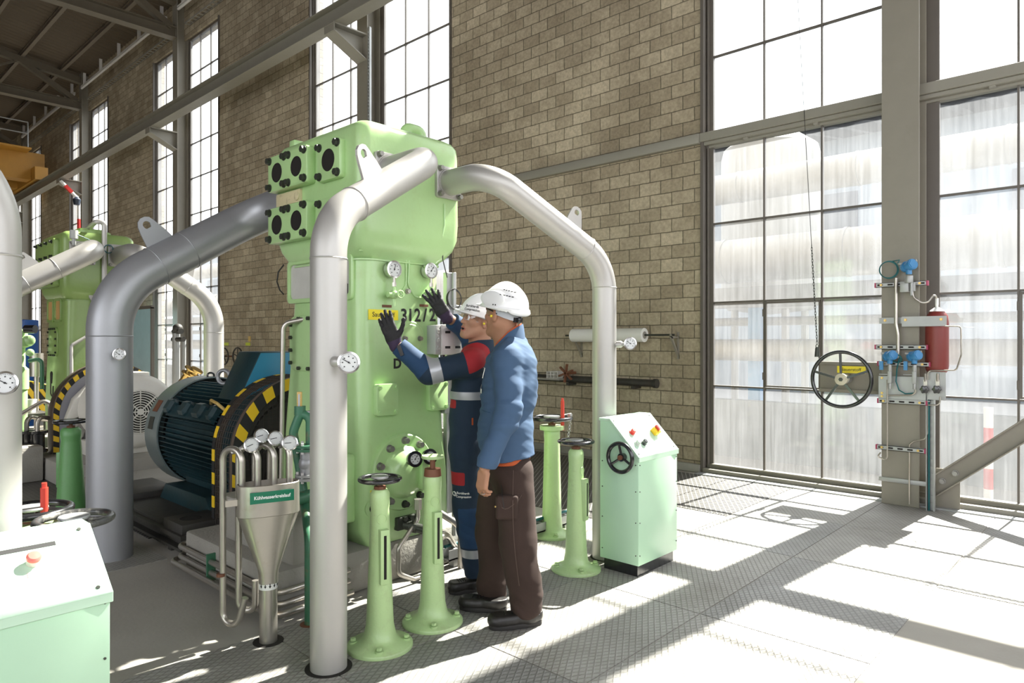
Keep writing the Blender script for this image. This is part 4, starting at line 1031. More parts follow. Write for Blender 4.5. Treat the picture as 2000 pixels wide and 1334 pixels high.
for k in range(n + 1):
    a = PI * k / n; y, z = cy - R * math.cos(a), cz + R * math.sin(a); b.bx(-5.0, -4.76, y - .002, y + .002, z - .002, z + .002)
for k in range(14): 
    z = .14 + k * .04
    for s in (-1, 1): b.bx(-5.0, -4.76, cy + s * R - .002, cy + s * R + .002, z - .002, z + .002)
A = [V((0, y, z)) for y, z in arc_guard_poly(cy, cz, R, .125, 30)]
for x in np.arange(-4.98, -4.76, .035): b.tube([p + V((x, 0, 0)) for p in A], .002, 4)
wire_mesh_face(b, -4.755, cy, cz, R - .08, .13, .035)
b.obj('wire_mesh', M['guardmesh'], t, smooth=False)
b = B(); b.lathe([(0, -.07), (.40, -.07), (.46, -.06), (.46, .06), (.40, .07), (.36, .02), (.1, .02), (.1, .2), (0, .2)], (-4.88, cy, cz), X_, 40); tag(b.obj('flywheel', M['darkiron']), 'dark iron flywheel behind the mesh of the near guard', 'flywheel')
# motor of the near machine
t = thing('electric_motor', (-5.85, cy, .13), 'dark petrol-blue finned electric motor with silver-grey fan cowl', 'motor')
mr = .455
b = B(); b.lathe([(0, 0), (.40, 0), (mr * .93, .02), (mr * .93, 1.16), (.40, 1.18), (0, 1.18)], (-6.32, cy, cz), X_, 48); b.obj('stator_housing', M['motor'], t)
b = B()
for k in range(72):
    a = 2 * PI * k / 72
    if math.radians(60) < a < math.radians(104) : continue
    d = Y_ * math.cos(a) + Z_ * math.sin(a)
    p = V((-5.77, cy, cz)) + d * (mr * .93 + .024); u = d; w_ = X_.cross(d)
    b.box(p, (1.06, .007, .062), Matrix((X_, w_, u)).transposed())
b.obj('cooling_fins', M['motor'], t, smooth=False)
b = B(); b.lathe([(.30, -.03), (.44, -.03), (.49, .0), (.497, .02), (.497, .30), (.485, .30), (.485, .02), (.30, -.015)], (-6.60, cy, cz), X_, 56); cw = b.obj('fan_cowl', M['motorlight'], t)
b = B(); b.lathe([(.0, .0), (.44, .0), (.44, .01), (0, .01)], (-6.62, cy, cz), X_, 40); b.obj('cowl_grille', M['blackmatt'], cw)
for a in (150, 168):
    d = Y_ * math.cos(math.radians(a)) + Z_ * math.sin(math.radians(a)); 
    q = B(); q.box(V((-6.45, cy, cz)) + d * .498, (.10, .11, .004), Matrix((X_, X_.cross(d), d)).transposed()); q.obj('rating_plate', M['copper'] if a == 150 else M['boltdark'], cw)
b = B(); b.lathe([(0, 0), (.42, 0), (.455, .02), (.455, .09), (.36, .12), (0, .14)], (-5.22, cy, cz), X_, 44); b.obj('end_shield', M['motor'], t)
b = B(); b.cyl((-5.1, cy, cz), (-4.6, cy, cz), .07, n=20); b.obj('shaft', M['steel'], t)
b = B()
for y in (2.36, 3.14): b.prism([(-6.15, .30), (-5.35, .30), (-5.20, .135), (-6.30, .135)], (0, y - .09, 0), X_, Z_, (0, .18, 0))
b.bx(-6.25, -5.25, 2.30, 3.2, .135, .17); b.prism([(-6.1, .30), (-5.4, .30), (-5.4, .44), (-6.1, .44)], (0, 2.42, 0), X_, Z_, (0, .66, 0)); b.obj('motor_feet', M['motor'], t, bevel=.008)
# terminal box on top
b = B(); b.prism([(2.44, 1.05), (2.96, 1.05), (3.0, 1.43), (2.62, 1.43)], (-5.52, 0, 0), Y_, Z_, (.36, 0, 0)); tb = b.obj('terminal_box', M['motor'], t, bevel=.006)
b = B(); b.prism([(2.45, 1.06), (2.955, 1.06), (2.99, 1.42), (2.625, 1.42)], (-5.162, 0, 0), Y_, Z_, (.008, 0, 0)); b.obj('box_cover', M['blue'], tb, bevel=.003)
b = B(); b.torus((-5.58, 2.52, 1.22), V((.5, -.8, 0)), .055, .016, 28, 10); b.obj('lifting_eye', M['aludark'], t)
b = B(); b.tube(fillet([V((-6.36, cy - .03, 1.17)), V((-6.36, cy - .03, 1.22)), V((-6.36, cy + .03, 1.22)), V((-6.36, cy + .03, 1.17))], .025), .009, 8); b.obj('lifting_eye', M['black'], t)
for k, (x, w) in enumerate(((-6.18, .12), (-5.86, .14), (-5.58, .16), (-5.34, .10))):
    a = math.radians(148); d = Y_ * math.cos(a) + Z_ * math.sin(a)
    b = B(); b.box(V((x, cy, cz)) + d * (mr + .035), (w, .13, .09), Matrix((X_, X_.cross(d), d)).transposed()); b.obj('side_box', M['motor'], t, bevel=.025, bseg=1)
a = math.radians(152); d = Y_ * math.cos(a) + Z_ * math.sin(a); b = B(); b.bar(V((-6.2, cy, cz)) + d * .48, V((-5.3, cy, cz)) + d * .48, .1, .03, up=d); b.obj('side_rail', M['motor'], t)
b = B(); b.tube([V((-5.45, 2.36, 1.02)), V((-5.38, 2.33, 1.05)), V((-5.30, 2.34, 1.03)), V((-5.25, 2.40, .96))], .013, 8); b.obj('motor_cable', M['paleyellow'], t)
# slide rails under the motor
t = thing('motor_slide_rail', (-5.7, 2.25, .06), 'long dark iron slide rail with slotted blocks under the blue motor', 'rail')
b = B(); b.bx(-7.05, -4.95, 1.93, 2.06, .115, .145); b.bx(-7.05, -4.95, 1.985, 2.0, .05, .115); b.bx(-7.05, -4.95, 1.93, 2.06, .035, .055); b.obj('rail_beam', M['darkiron'], t)
for x0, x1 in ((-6.95, -6.32), (-5.32, -4.98)):
    b = B(); b.bx(x0, x1, 1.95, 2.45, .145, .215); k = b.obj('rail_block', M['darkiron'], t, bevel=.006)
    q = B(); q.lathe([(0, .2155), (.075, .2155), (.075, .2165), (0, .2165)], ((x0 + x1) / 2, 2.08, 0), Z_, 24); q.obj('block_hole', M['hole'], k)
b = B(); b.bx(-6.32, -5.32, 1.97, 2.28, .14, .165); b.obj('rail_tie', M['darkiron'], t)
for x in (-6.8, -5.2): b = B(); b.bx(x - .03, x + .03, 1.95, 2.04, .0, .04); b.obj('rail_foot', M['darkiron'], t)

# far machine: solid guard with striped rim, white motor
cy2, cz2, R2 = 2.72, .66, .60
t = thing('flywheel_guard', (-8.9, cy2, .2), 'grey D-shaped flywheel guard with yellow and black striped edge', 'guard')
b = B(); A = arc_guard_poly(cy2, cz2, R2, .01, 36); b.rings([[V((-9.2, y, z)) for y, z in A], [V((-9.02, y, z)) for y, z in A]]); b.obj('guard_shell', M['guardrim'], t, bevel=.008)
b = B(); A = arc_guard_poly(cy2, cz2, R2 - .07, .01, 36); b.rings([[V((-9.03, y, z)) for y, z in A], [V((-9.012, y, z)) for y, z in A]]); b.obj('guard_face', M['guardface'], t)
hazard_ring(t, -9.03, -9.008, cy2, cz2, R2 - .012, R2 - .066, .01, step=.125)
b = B(); b.prism([(2.14, .02), (2.36, .02), (2.55, .36), (2.47, .36)], (-8.72, 0, 0), Y_, Z_, (.06, 0, 0)); b.obj('prop_plate', M['concrete'], t)
b = B(); b.prism([(2.22, .62), (2.55, .70), (2.6, .95), (2.45, 1.02), (2.30, .86)], (-9.0, 0, 0), Y_, Z_, (.14, 0, 0)); b.obj('shaft_cover', M['motorwhite'], t, bevel=.015)
b = B(); b.bar((-8.93, 2.45, .7), (-8.93, 2.28, .30), .10, .10); b.obj('cover_support', M['concrete'], t)
t = thing('electric_motor', (-8.4, cy2, .2), 'white electric motor with round fan grille behind the thick pipe', 'motor')
b = B(); b.lathe([(0, 0), (.36, 0), (.40, .03), (.40, .42), (.0, .42)], (-8.86, cy2, .74), X_, 44); b.obj('stator_housing', M['motorwhite'], t)
b = B(); b.lathe([(.0, -.02), (.405, -.02), (.41, .0), (.41, .24), (.395, .30), (.33, .345), (.25, .355), (.0, .35)], (-8.42, cy2, .74), X_, 48); fc = b.obj('fan_cowl', M['motorwhite'], t, ang=50)
b = B(); b.cyl((-8.068, cy2, .74), (-8.0655, cy2, .74), .245, n=36); b.obj('grille_opening', M['hole'], fc)
b = B()
for k in range(9): b.torus((-8.062, cy2, .74), X_, .03 + k * .026, .006, 40, 6)
for k in range(8):
    a = PI * k / 8 * 2; d = Y_ * math.cos(a) + Z_ * math.sin(a); b.bar(V((-8.061, cy2, .74)), V((-8.061, cy2, .74)) + d * .25, .012, .007, up=X_)
b.cyl((-8.07, cy2, .74), (-8.052, cy2, .74), .035); b.obj('grille', M['motorwhite'], fc)
b = B(); b.bx(-8.85, -8.4, 2.35, 3.1, .24, .40); b.obj('motor_feet', M['motorwhite'], t, bevel=.01)
b = B(); b.bx(-8.8, -8.45, 2.5, 2.95, 1.1, 1.155); b.obj('terminal_cover', M['motorwhite'], t, bevel=.01)

# ---------------------------------------------------------------- cooling-water funnel
FC = V((-3.256, 1.698, 0)); ax = V((.30, .954, 0)).normalized(); fn = V((.954, -.30, 0)).normalized()
t = thing('cooling_water_funnel', (FC.x, FC.y, 0), 'stainless steel funnel with four dial thermometers and green sign', 'funnel')
def oval(z, a, w, off=0.):
    return [FC + ax * (a * math.copysign(abs(math.cos(q)) ** .75, math.cos(q))) + fn * (w * math.copysign(abs(math.sin(q)) ** .75, math.sin(q)) + off) + Z_ * z for q in [2 * PI * k / 40 for k in range(40)]]
b = B()
b.rings([oval(.30, .046, .046), oval(.36, .048, .048), oval(.645, .148, .075), oval(.648, .152, .079), oval(.80, .150, .077), oval(.803, .146, .073), oval(.66, .145, .072), oval(.37, .04, .04)], cap0=False, cap1=True)
b.obj('hopper', M['steel'], t, ang=30)
b = B(); b.cyl(FC + Z_ * -.2, FC + Z_ * .31, .044, n=28); b.obj('drain_pipe', M['steel'], t)
b = B(); b.cyl(FC + Z_ * .27, FC + Z_ * .318, .0452, n=28); ab = b.obj('arrow_band', M['white'], t)
q = B()
for k in range(-2, 4):
    a = math.atan2(fn.y, fn.x) + k * .5; d = V((math.cos(a), math.sin(a), 0)); s = V((-d.y, d.x, 0)); c = FC + d * .0455
    q.prism([(-.002, .013), (.002, .013), (.002, -.002), (.0065, -.002), (0, -.014), (-.0065, -.002), (-.002, -.002)], c + Z_ * .294, s, Z_, d * .0006)
q.obj('arrows', M['ink'], ab, smooth=False)
c = FC + fn * .0785 + ax * .005 + Z_ * .745
R3 = Matrix((ax, Z_, fn)).transposed(); b = B(); b.box(c, (.21, .056, .0025), R3); sg = b.obj('sign', M['signgreen'], t)
text('sign_text', 'Kühlwasserkreislauf', .0235, c + fn * .001, fn, M['inkwhite'], sg, bold=.0006, sx=.92)
b = B(); b.box(FC - ax * .175 + Z_ * .72, (.06, .03, .04), R3); b.obj('bracket', M['steel'], t)
dials = [(491, 869, -.125, 3.40), (511, 851, -.05, 3.47), (538, 856, .03, 3.47), (566, 865, .105, 3.43)]
for k, (px, py, s, dep) in enumerate(dials):
    p_in = FC + ax * s + fn * -.005
    out = p_in - fn * .11 - ax * .075
    zt = .975 + .004 * k
    leg0 = out + Z_ * (.16 if k == 0 else .2)
    pts = [V((out.x, out.y, .10 if k == 0 else .16 if k == 1 else .45)), V((out.x, out.y, zt)), V((p_in.x, p_in.y, zt)), V((p_in.x, p_in.y, .78))]
    if k == 0: pts = [V((out.x + .14, out.y + .05, .24)), V((out.x + .10, out.y + .03, .095)), V((out.x, out.y, .10))] + pts[1:]
    if k == 1: pts = [V((out.x + .08, out.y + .05, .30)), V((out.x + .075, out.y + .05, .14)), V((out.x, out.y, .15))] + pts[1:]
    b = B(); b.tube(fillet(pts, .062), .0165, 14); b.obj('return_tube', M['steel'], t)
    tip = at(px, py, dep); base = (out + p_in) / 2 + Z_ * (zt - .015)
    n = (V((0, 0, 1.52)) - tip).normalized() * .75 + (tip - base).normalized() * .55
    n.normalize(); back = tip - n * .015
    dial_flat(t, tip, n, .037, M['chrome'], depth=.02, pointer=.1 + .02 * k, stem=[back, back * .8 + base * .2 - n * .01, base], stem_r=.013)
b = B(); b.cyl(FC - ax * .21 - fn * .11 + Z_ * .33, FC - ax * .21 - fn * .11 + Z_ * .345, .021, n=12); b.obj('pipe_union', M['copper'], t)

# ---------------------------------------------------------------- dark green coolant branch behind the front pipe
G = V((-3.29, 1.95, 0))
t = thing('coolant_pipe', (G.x, G.y, 0), 'dark green pipe with glass thermometer behind the front pipe', 'pipe')
gd = V((.35, .94, 0)).normalized()
g0 = at(577, 900, 3.92); g1 = at(592, 912, 3.9)
b = B(); b.tube(fillet([V((G.x, G.y, -.15)), V((G.x, G.y, .45)), at(596, 985, 3.90), at(584, 905, 3.93), at(572, 845, 3.93), at(587, 806, 3.93), at(606, 815, 3.93), at(606, 880, 3.93)], [.1, .06, .1, .09, .05, .05]), .026, 14); b.obj('pipe', M['pgreen'], t)
b = B(); c = at(598, 972, 3.86); b.tube([at(576, 977, 3.84), at(622, 962, 3.9), at(676, 968, 3.95)], .035, 14); b.obj('cross_pipe', M['pgreen'], t)
b = B(); c = at(600, 905, 3.88); b.ball(c, .048, (1, 1, 1.1)); b.cyl(c - Z_ * .075, c + Z_ * .075, .04); b.obj('valve_body', M['aludark'], t)
for z in (.08, -.085):
    b = B(); b.cyl(c + Z_ * (z - .008), c + Z_ * (z + .008), .066, n=24); b.cyl(c + Z_ * (z + .012), c + Z_ * (z + .026), .066, n=24); f = b.obj('valve_flange', M['galv'] if z < 0 else M['pgreen'], t)
    for k in range(6):
        a = PI / 3 * k; q = B(); q.cyl(c + V((.052 * math.cos(a), .052 * math.sin(a), z - .02)), c + V((.052 * math.cos(a), .052 * math.sin(a), z + .04)), .009, n=6); q.obj('flange_bolt', M['offwhite'], f)
b = B(); c = at(586, 800, 3.93); b.cyl(c - Z_ * .03, c + Z_ * .02, .032, n=16); b.obj('thermometer_socket', M['pgreen'], t)
c = at(585, 783, 3.93); R3 = Matrix((V((.733, .68, 0)), V((-.68, .733, 0)), Z_)).transposed()
b = B(); b.box(c, (.028, .016, .105), R3); th = b.obj('glass_thermometer', M['paleyellow'], t, bevel=.003)
q = B(); q.box(c + V((.68, -.733, 0)) * .009 + Z_ * .004, (.008, .002, .07), R3); q.obj('thermometer_tube', mat('tube_silver', (.45, .5, .6), .3), th)
q = B()
for s in (-1, 1):
    for k in range(9): q.box(c + V((.68, -.733, 0)) * .0083 + V((.733, .68, 0)) * s * .0085 + Z_ * (-.028 + k * .008), (.004, .0008, .0012), R3)
q.obj('scale_marks', M['ink'], th, smooth=False)
b = B(); b.cyl(c + V((.01, .0, -.068)), c + V((.05, .05, -.064)), .010, n=12); b.obj('drain_cock', M['galv'], t)
b = B(); b.bx(-3.60, -3.54, 2.02, 2.04, .30, .40); tag(b.obj('enamel_plate', mat('enamel_blue', (.03, .10, .30), .35)), 'small blue enamel plate on the concrete behind the front pipe', 'plate')
# pipes by the far side of the stands
t = thing('condensate_pipe', (-3.36, 3.0, 0), 'bent grey hose with trunking behind the bare-spindle stand', 'pipe')
b = B(); b.tube(fillet([V((-3.47, 3.22, 0.02)), V((-3.40, 3.0, .0) ) + Z_ * .30, V((-3.34, 2.78, .02))], .12), .022, 12); b.tube(fillet([V((-3.36, 3.12, .0)), V((-3.36, 3.12, .28)), V((-3.48, 2.95, .42))], .10), .022, 12); b.obj('hose', M['steel'], t)
t = thing('cable_trunking', (-3.4, 3.6, .1), 'low perforated cable trunking on the concrete edge behind the men', 'cable tray')
b = B(); b.bx(-3.47, -3.40, 3.05, 4.6, .05, .06); b.bx(-3.47, -3.465, 3.05, 4.6, .05, .12); b.bx(-3.405, -3.40, 3.05, 4.6, .05, .12)
for k in range(18): b.bx(-3.466, -3.404, 3.1 + k * .08, 3.13 + k * .08, .118, .122)
b.bx(-3.46, -3.41, 3.1, 3.16, 0, .05); b.bx(-3.46, -3.41, 4.3, 4.36, 0, .05); b.obj('tray', M['galv'], t, smooth=False)
b = B(); b.tube([V((-3.44, 3.05, .14)), V((-3.44, 4.6, .14))], .012, 8); b.obj('cable', M['cablegreen'], t)
# ---------------------------------------------------------------- instruments on the right column
CF = 7.05   # front face of the column
def cp(px, py, y): return onY(px, py, y)
def rail(px0, px1, py, label, y=7.0):
    a, c = cp(px0, py, y), cp(px1, py, y); z = (a.z + c.z) / 2
    t = thing('mounting_rail', ((a.x + c.x) / 2, y, z), label, 'rail', 'slotted rails on the instrument column')
    b = B(); b.bx(a.x, c.x, y, y + .006, z - .02, z + .02); b.bx(a.x, c.x, y, CF - .001, z + .016, z + .02); b.bx(a.x, c.x, y, CF - .001, z - .02, z - .016); b.obj('channel', M['galv'], t, smooth=False)
    n = 5; q = B()
    for k in range(n):
        x = a.x + (c.x - a.x) * (k + .5) / n; q.bx(x - .022, x + .022, y - .001, y + .001, z - .007, z + .007)
    q.obj('slots', M['hole'], t, smooth=False)
    q = B(); q.bx(a.x - .004, a.x + .008, y - .004, CF - .002, z - .022, z + .022); q.obj('end_cap', mat('cap_magenta', (.35, .03, .09), .5) if 'cap_magenta' not in bpy.data.materials else bpy.data.materials['cap_magenta'], t)
    q = B(); q.bx(c.x - .008, c.x + .004, y - .004, CF - .002, z - .022, z + .022); q.obj('end_cap', bpy.data.materials['cap_magenta'], t)
    for f in (.12, .86):
        q = B(); q.bolt(V((a.x + (c.x - a.x) * f, y, z)), -Y_, .009, .012); q.obj('rail_bolt', M['brass'], t)
    return z
z1 = rail(1709, 1811, 555, 'topmost slotted rail on the instrument column, under the highest transmitter')
z2 = rail(1709, 1811, 678, 'slotted rail on the instrument column just above the paired transmitters')
z3 = rail(1714, 1816, 711, 'slotted rail on the instrument column behind the paired transmitters')
z4 = rail(1714, 1810, 785, 'slotted rail on the instrument column under the pale plate')
z5 = rail(1711, 1807, 877, 'lowest slotted rail on the instrument column, with bent tube end')
a, c = cp(1714, 935, 7.0), cp(1807, 940, 7.0)
b = B(); b.bx(a.x, c.x, 7.035, 7.049, a.z - .022, a.z + .018)
tag(b.obj('flat_bar', M['galv'], bevel=.002), 'plain flat bar across the foot of the instrument column', 'bar')
# arm that holds the red bottle
a, c = cp(1715, 628, 7.0), cp(1849, 632, 7.0)
t = thing('bottle_bracket', (a.x, 7.02, a.z), 'aluminium bracket arm holding the red bottle', 'bracket')
b = B(); b.bx(a.x, c.x - .3, 7.035, 7.049, a.z - .02, a.z + .035); b.bx(c.x - .35, c.x, 6.99, 6.998, a.z - .05, a.z + .04); b.bx(c.x - .36, c.x - .30, 6.9985, 7.049, a.z - .019, a.z + .034); b.obj('arm', M['galv'], t, smooth=False)
for x in (a.x + .05, c.x - .32, c.x - .04): q = B(); q.bolt(V((x, 7.034 if x < c.x - .33 else 6.99, a.z + .01)), -Y_, .010, .012); q.obj('bolt', M['brass'], t)
# red bottle
bt = cp(1830, 618, 7.10); x = bt.x; zt = 1.81; zb = 1.20
t = thing('gas_bottle', (x, 7.10, zb), 'red-brown gas bottle hung beside the instrument column', 'gas bottle')
b = B(); b.lathe([(0, zb), (.05, zb + .005), (.085, zb + .05), (.092, zb + .09), (.092, zt - .13), (.085, zt - .07), (.05, zt - .02), (.02, zt), (0, zt)], (x, 7.10, 0), Z_, 32); b.obj('bottle', M['redcyl'], t, ang=60)
b = B(); b.lathe([(.05, zt - .018), (.066, zt - .034), (.02, zt + .002), (0, zt + .004)], (x, 7.10, .004), Z_, 24); b.cyl((x, 7.1, zt - .01), (x, 7.1, zt + .04), .012, n=10); b.cyl((x, 7.1, zt + .03), (x, 7.1, zt + .09), .014, n=6); b.obj('bottle_neck', M['white'], t)
b = B(); p = lambda px, py: cp(px, py, 7.04)
b.tube(fillet([V((x, 7.10, zt + .08)), V((x - .01, 7.06, zt + .13)), p(1808, 597), p(1783, 580), p(1781, 560)], .08), .008, 10); b.obj('tube', M['steel'], t)
# transmitters
def transmitter(px, py, R, label, tilt=0):
    c = cp(px, py, 6.93)
    t = thing('pressure_transmitter', (c.x, 6.93, c.z), label, 'transmitter', 'blue pressure transmitters')
    ax = V((.96, -.25, .12 + tilt)).normalized()
    b = B(); b.lathe([(0, -R * 1.15), (R * .9, -R * 1.15), (R * .98, -R * 1.0), (R * .98, -R * .45), (R * .82, -R * .40), (R * .82, R * .40), (R * .98, R * .45), (R * .98, R * 1.0), (R * .9, R * 1.15), (0, R * 1.15)], c, V((.75, -.62, .2)), 28); h = b.obj('electronics_housing', M['xblue'], t)
    q = B(); q.lathe([(0, 0), (R * .8, 0), (R * .8, R * .14), (0, R * .16)], c + V((.75, -.62, .2)).normalized() * R * 1.1, V((.75, -.62, .2)), 6); q.obj('cap', M['xblue'], h)
    b = B(); b.cyl(c - Z_ * R * .7, c - Z_ * R * 1.55, R * .5, n=20); b.obj('neck', M['xblue'], t)
    b = B(); b.cyl(c + V((-R * .9, 0, R * .4)), c + V((-R * 1.6, 0, R * .5)), R * .22, n=10); b.cyl(c + V((R * .8, .0, R * .7)), c + V((R * 1.25, 0, R * .9)), R * .28, n=10); b.obj('cable_gland', M['xblue'] if False else M['galv'], t)
    return t, c
R = .062
t, c = transmitter(1775, 519, .050, 'highest blue transmitter with a looped teal cable near the top of the instrument group')
b = B(); b.cyl(c - Z_ * .09, c - Z_ * .155, .034, n=18); b.bx(c.x - .07, c.x + .0, 6.92, 6.99, c.z - .235, c.z - .14); b.bx(c.x + .0, c.x + .045, 6.94, 6.98, c.z - .23, c.z - .15); b.cyl(c - Z_ * .15 + X_ * .02, c - Z_ * .27 + X_ * .02, .012, n=12); b.obj('sensor_block', M['galv'], t, bevel=.003)
lp = cp(1735, 527, 6.98); b = B(); 
for k in range(2): b.torus(lp + X_ * .006 * k, V((0, 1, .15)), .075 + k * .004, .005, 36, 6)
b.tube([lp + V((.02, 0, .075)), lp + V((.10, -.03, .08)), c + V((-.09, 0, .03))], .005, 6); b.obj('cable_loop', M['cablegreen'], t)
for px, nm in ((1738, 'blue transmitter of the lower pair, the one nearer the big handwheel'), (1786, 'blue transmitter of the lower pair, the one nearer the red bottle')):
    t, c = transmitter(px, 695, .046, nm)
    b = B(); b.cyl(c - Z_ * .08, c - Z_ * .14, .018, n=12); b.bx(c.x - .016, c.x + .016, 6.915, 6.945, c.z - .25, c.z - .14); b.cyl(c - Z_ * .25, c - Z_ * .30, .014, n=8); b.cyl(c - Z_ * .17 - X_ * .016, c - Z_ * .17 - X_ * .09, .005, n=8); b.obj('sensor_block', M['galv'], t, bevel=.002)
    b = B(); b.bx(c.x - .085, c.x - .055, 6.92, 6.94, c.z - .13, c.z - .05); b.obj('hang_tag', M['xblue'], t)
# standpipe
a, c = cp(1750, 543, 6.985), cp(1754, 700, 6.985)
b = B(); b.tube(fillet([V((a.x, 6.985, a.z)), V((a.x, 6.985, a.z - .42)), V((c.x + .0, 6.985, a.z - .52)), V((c.x + .0, 6.985, c.z))], .05), .016, 14)
tag(b.obj('standpipe', M['steel'], None), 'bent stainless standpipe running down the instrument column', 'pipe')
# pale manifold plate with two star-knob valves
a, c = cp(1715, 740, 6.99), cp(1847, 778, 6.99)
t = thing('manifold_plate', ((a.x + c.x) / 2, 6.99, a.z), 'pale plate with two black star-knob valves on the column', 'valve plate')
b = B(); b.bx(a.x, a.x + .40, 7.0, 7.006, c.z - .03, c.z + .18); b.bx(a.x + .40, c.x, 6.995, 7.001, c.z - .02, c.z + .23); b.bx(a.x, a.x + .42, 6.998, 7.049, c.z - .04, c.z - .03); b.obj('plate', M['galv'], t, bevel=.0015, bseg=1)
for fx in (.03,):
    for z in (c.z + .16, c.z + .02, c.z - .01): q = B(); q.bolt(V((a.x + fx, 7.0, z)), -Y_, .009, .01); q.obj('bolt', M['brass'], t)
for px in (1805, 1829):
    k = cp(px, 761, 6.94); b = B(); m = 18
    b.prism([((.034 + .005 * math.cos(6 * 2 * PI * i / 36)) * math.cos(2 * PI * i / 36), (.034 + .005 * math.cos(6 * 2 * PI * i / 36)) * math.sin(2 * PI * i / 36)) for i in range(36)], k, X_, Z_, (0, .022, 0)); kb = b.obj('star_knob', M['black'], t, bevel=.005)
    q = B(); q.cyl(k + Y_ * .02, k + Y_ * .055, .012, n=12); q.box(k + V((.0, .06, .04)), (.03, .03, .09)); q.cyl(k + V((0, .05, .07)), k + V((0, .05, .14)), .012, n=8); q.obj('valve_body', M['steel'], t)
b = B(); p = lambda px, py, y=6.96: cp(px, py, y)
b.tube(fillet([p(1812, 742), p(1812, 724), p(1868, 723), p(1878, 692), p(1877, 640), p(1872, 637), p(1845, 637)], .03), .0065, 8); b.obj('impulse_tube', M['steel'], t)
b = B(); b.tube(fillet([p(1733, 742), p(1733, 892), p(1730, 898), p(1713, 892), p(1720, 884)], .03), .007, 8); b.tube(fillet([p(1733, 772), p(1780, 772), p(1788, 766), p(1788, 742)], .03), .007, 8); b.obj('impulse_tube', M['steel'], t)
b = B(); b.tube(fillet([p(1776, 985, 7.02), p(1776, 868, 7.02), p(1784, 862, 7.02), p(1806, 857, 7.02), p(1812, 845, 7.02), p(1812, 785, 7.02)], .03), .006, 8); b.obj('impulse_tube', M['steel'], t)
b = B(); b.tube(fillet([p(1836, 775), p(1836, 786), p(1830, 791), p(1812, 791)], .03), .0065, 8); b.obj('impulse_tube', M['steel'], t)
b = B(); b.tube([p(1757, 698), p(1752, 720), p(1750, 745), p(1756, 762), p(1768, 769), p(1785, 768)], .006, 6)
for k in range(2): b.torus(p(1750, 700) + X_ * .005 * k, V((.1, 1, .5)), .042, .005, 28, 6)
b.obj('teal_cable', M['cablegreen'], t)
# slotted channel down to the floor beside the column
a = cp(1815, 780, 7.03); x = a.x
t = thing('cable_channel', (x, 7.03, 0), 'slotted vertical cable channel beside the instrument column', 'cable channel')
b = B(); b.bx(x - .02, x - .014, 7.0, 7.045, 0, 1.07); b.bx(x + .035, x + .045, 7.0, 7.045, 0, 1.07); b.bx(x - .02, x + .045, 7.04, 7.046, 0, 1.07)
for k in range(16): b.bx(x + .008, x + .03, 7.032, 7.041, .04 + k * .065, .07 + k * .065)
b.obj('channel', M['galv'], t, smooth=False)
b = B(); b.tube([V((x + .0, 7.018, 0.0)), V((x + .0, 7.018, 1.1))], .008, 8); b.obj('cable', M['cablegreen'], t)

# ---------------------------------------------------------------- big handwheel, its beam, sign and chain
pl = cp(1655, 738, 7.10)
b = B(); x0, x1 = cp(1603, 730, 7.16).x, -1.83; b.bx(x0, x1, 7.145, 7.20, 1.022, 1.298); b.bx(x0 + .001, x1 - .001, 7.12, 7.19, 1.01, 1.04); b.bx(x0 + .001, x1 - .001, 7.12, 7.19, 1.28, 1.31)
tag(b.obj('valve_support_beam', M['column'], smooth=False), 'short brown steel beam behind the big handwheel', 'beam')
c = cp(1643, 741, 6.93)
t = thing('wall_handwheel', (c.x, 6.93, c.z), 'big black five-spoke handwheel in front of the tall panes', 'handwheel')
ax = V((.05, -1, 0)).normalized(); u, v, w = frame(ax)
b = B(); b.torus(c, ax, .262, .018, 64, 14); b.obj('rim', M['black'], t)
for k in range(5):
    a = math.radians(20 + 72 * k); d = u * math.cos(a) + v * math.sin(a); q = B(); q.bar(c + d * .04, c + d * .252, .022, .016, up=w); q.obj('spoke', M['black'], t)
b = B(); b.lathe([(0, -.02), (.056, -.02), (.056, .012), (.04, .018), (0, .018)], c, ax, 28); b.obj('hub', mat('hub_cream', (.52, .48, .36), .5, dirt=.4, dscale=30), t)
q = B(); q.lathe([(0, .018), (.02, .018), (.02, .024), (0, .024)], c, ax, 6); q.obj('hub_nut', M['boltdark'], t)
b = B(); b.cyl(c + Y_ * .02, c + Y_ * .22, .028, n=18); b.cyl(c + Y_ * .10, c + Y_ * .2, .045, n=18); b.obj('shaft', M['galv'], t)
c2 = cp(1663, 722, 7.135); b = B(); b.bx(c2.x - .13, c2.x + .13, 7.128, 7.138, c2.z - .034, c2.z + .034); sg = b.obj('gas_sign', M['yellow'], None); tag(sg, 'yellow sign on the beam behind the big handwheel', 'sign')
text('sign_text', 'Sauerstoff', .044, (c2.x, 7.127, c2.z), -Y_, M['ink'], sg)
def chain(px_list, y, label, n=34):
    pts = [onY(px, py, y) for px, py in px_list]
    t = thing('pull_chain', pts[0], label, 'chain', 'hanging chains at the windows')
    b = B(); b.tube([pts[0], pts[1]], .003, 6); b.obj('cord', M['cableblack'], t)
    a, c = pts[1], pts[2]; b = B()
    for k in range(n):
        f = (k + .5) / n; L = (c - a).length / n; p = a + (c - a) * f
        b.tube([p + (X_ if k % 2 else Y_) * (.007 * math.cos(q)) + Z_ * (L * .72 * math.sin(q)) for q in [2 * PI * j / 10 for j in range(10)]], .0028, 5, closed=True)
    b.obj('links', M['boltdark'], t)
    b = B(); b.torus(c - Z_ * .02, Y_, .014, .004, 16, 6); b.tube([c - Z_ * .035, c - Z_ * .13], [.018, .026], 10); b.obj('weight', M['boltdark'], t)
chain([(1545, -240), (1585, 478), (1596, 672)], 7.22, 'thin cord and chain with hook in front of the tall right panes')

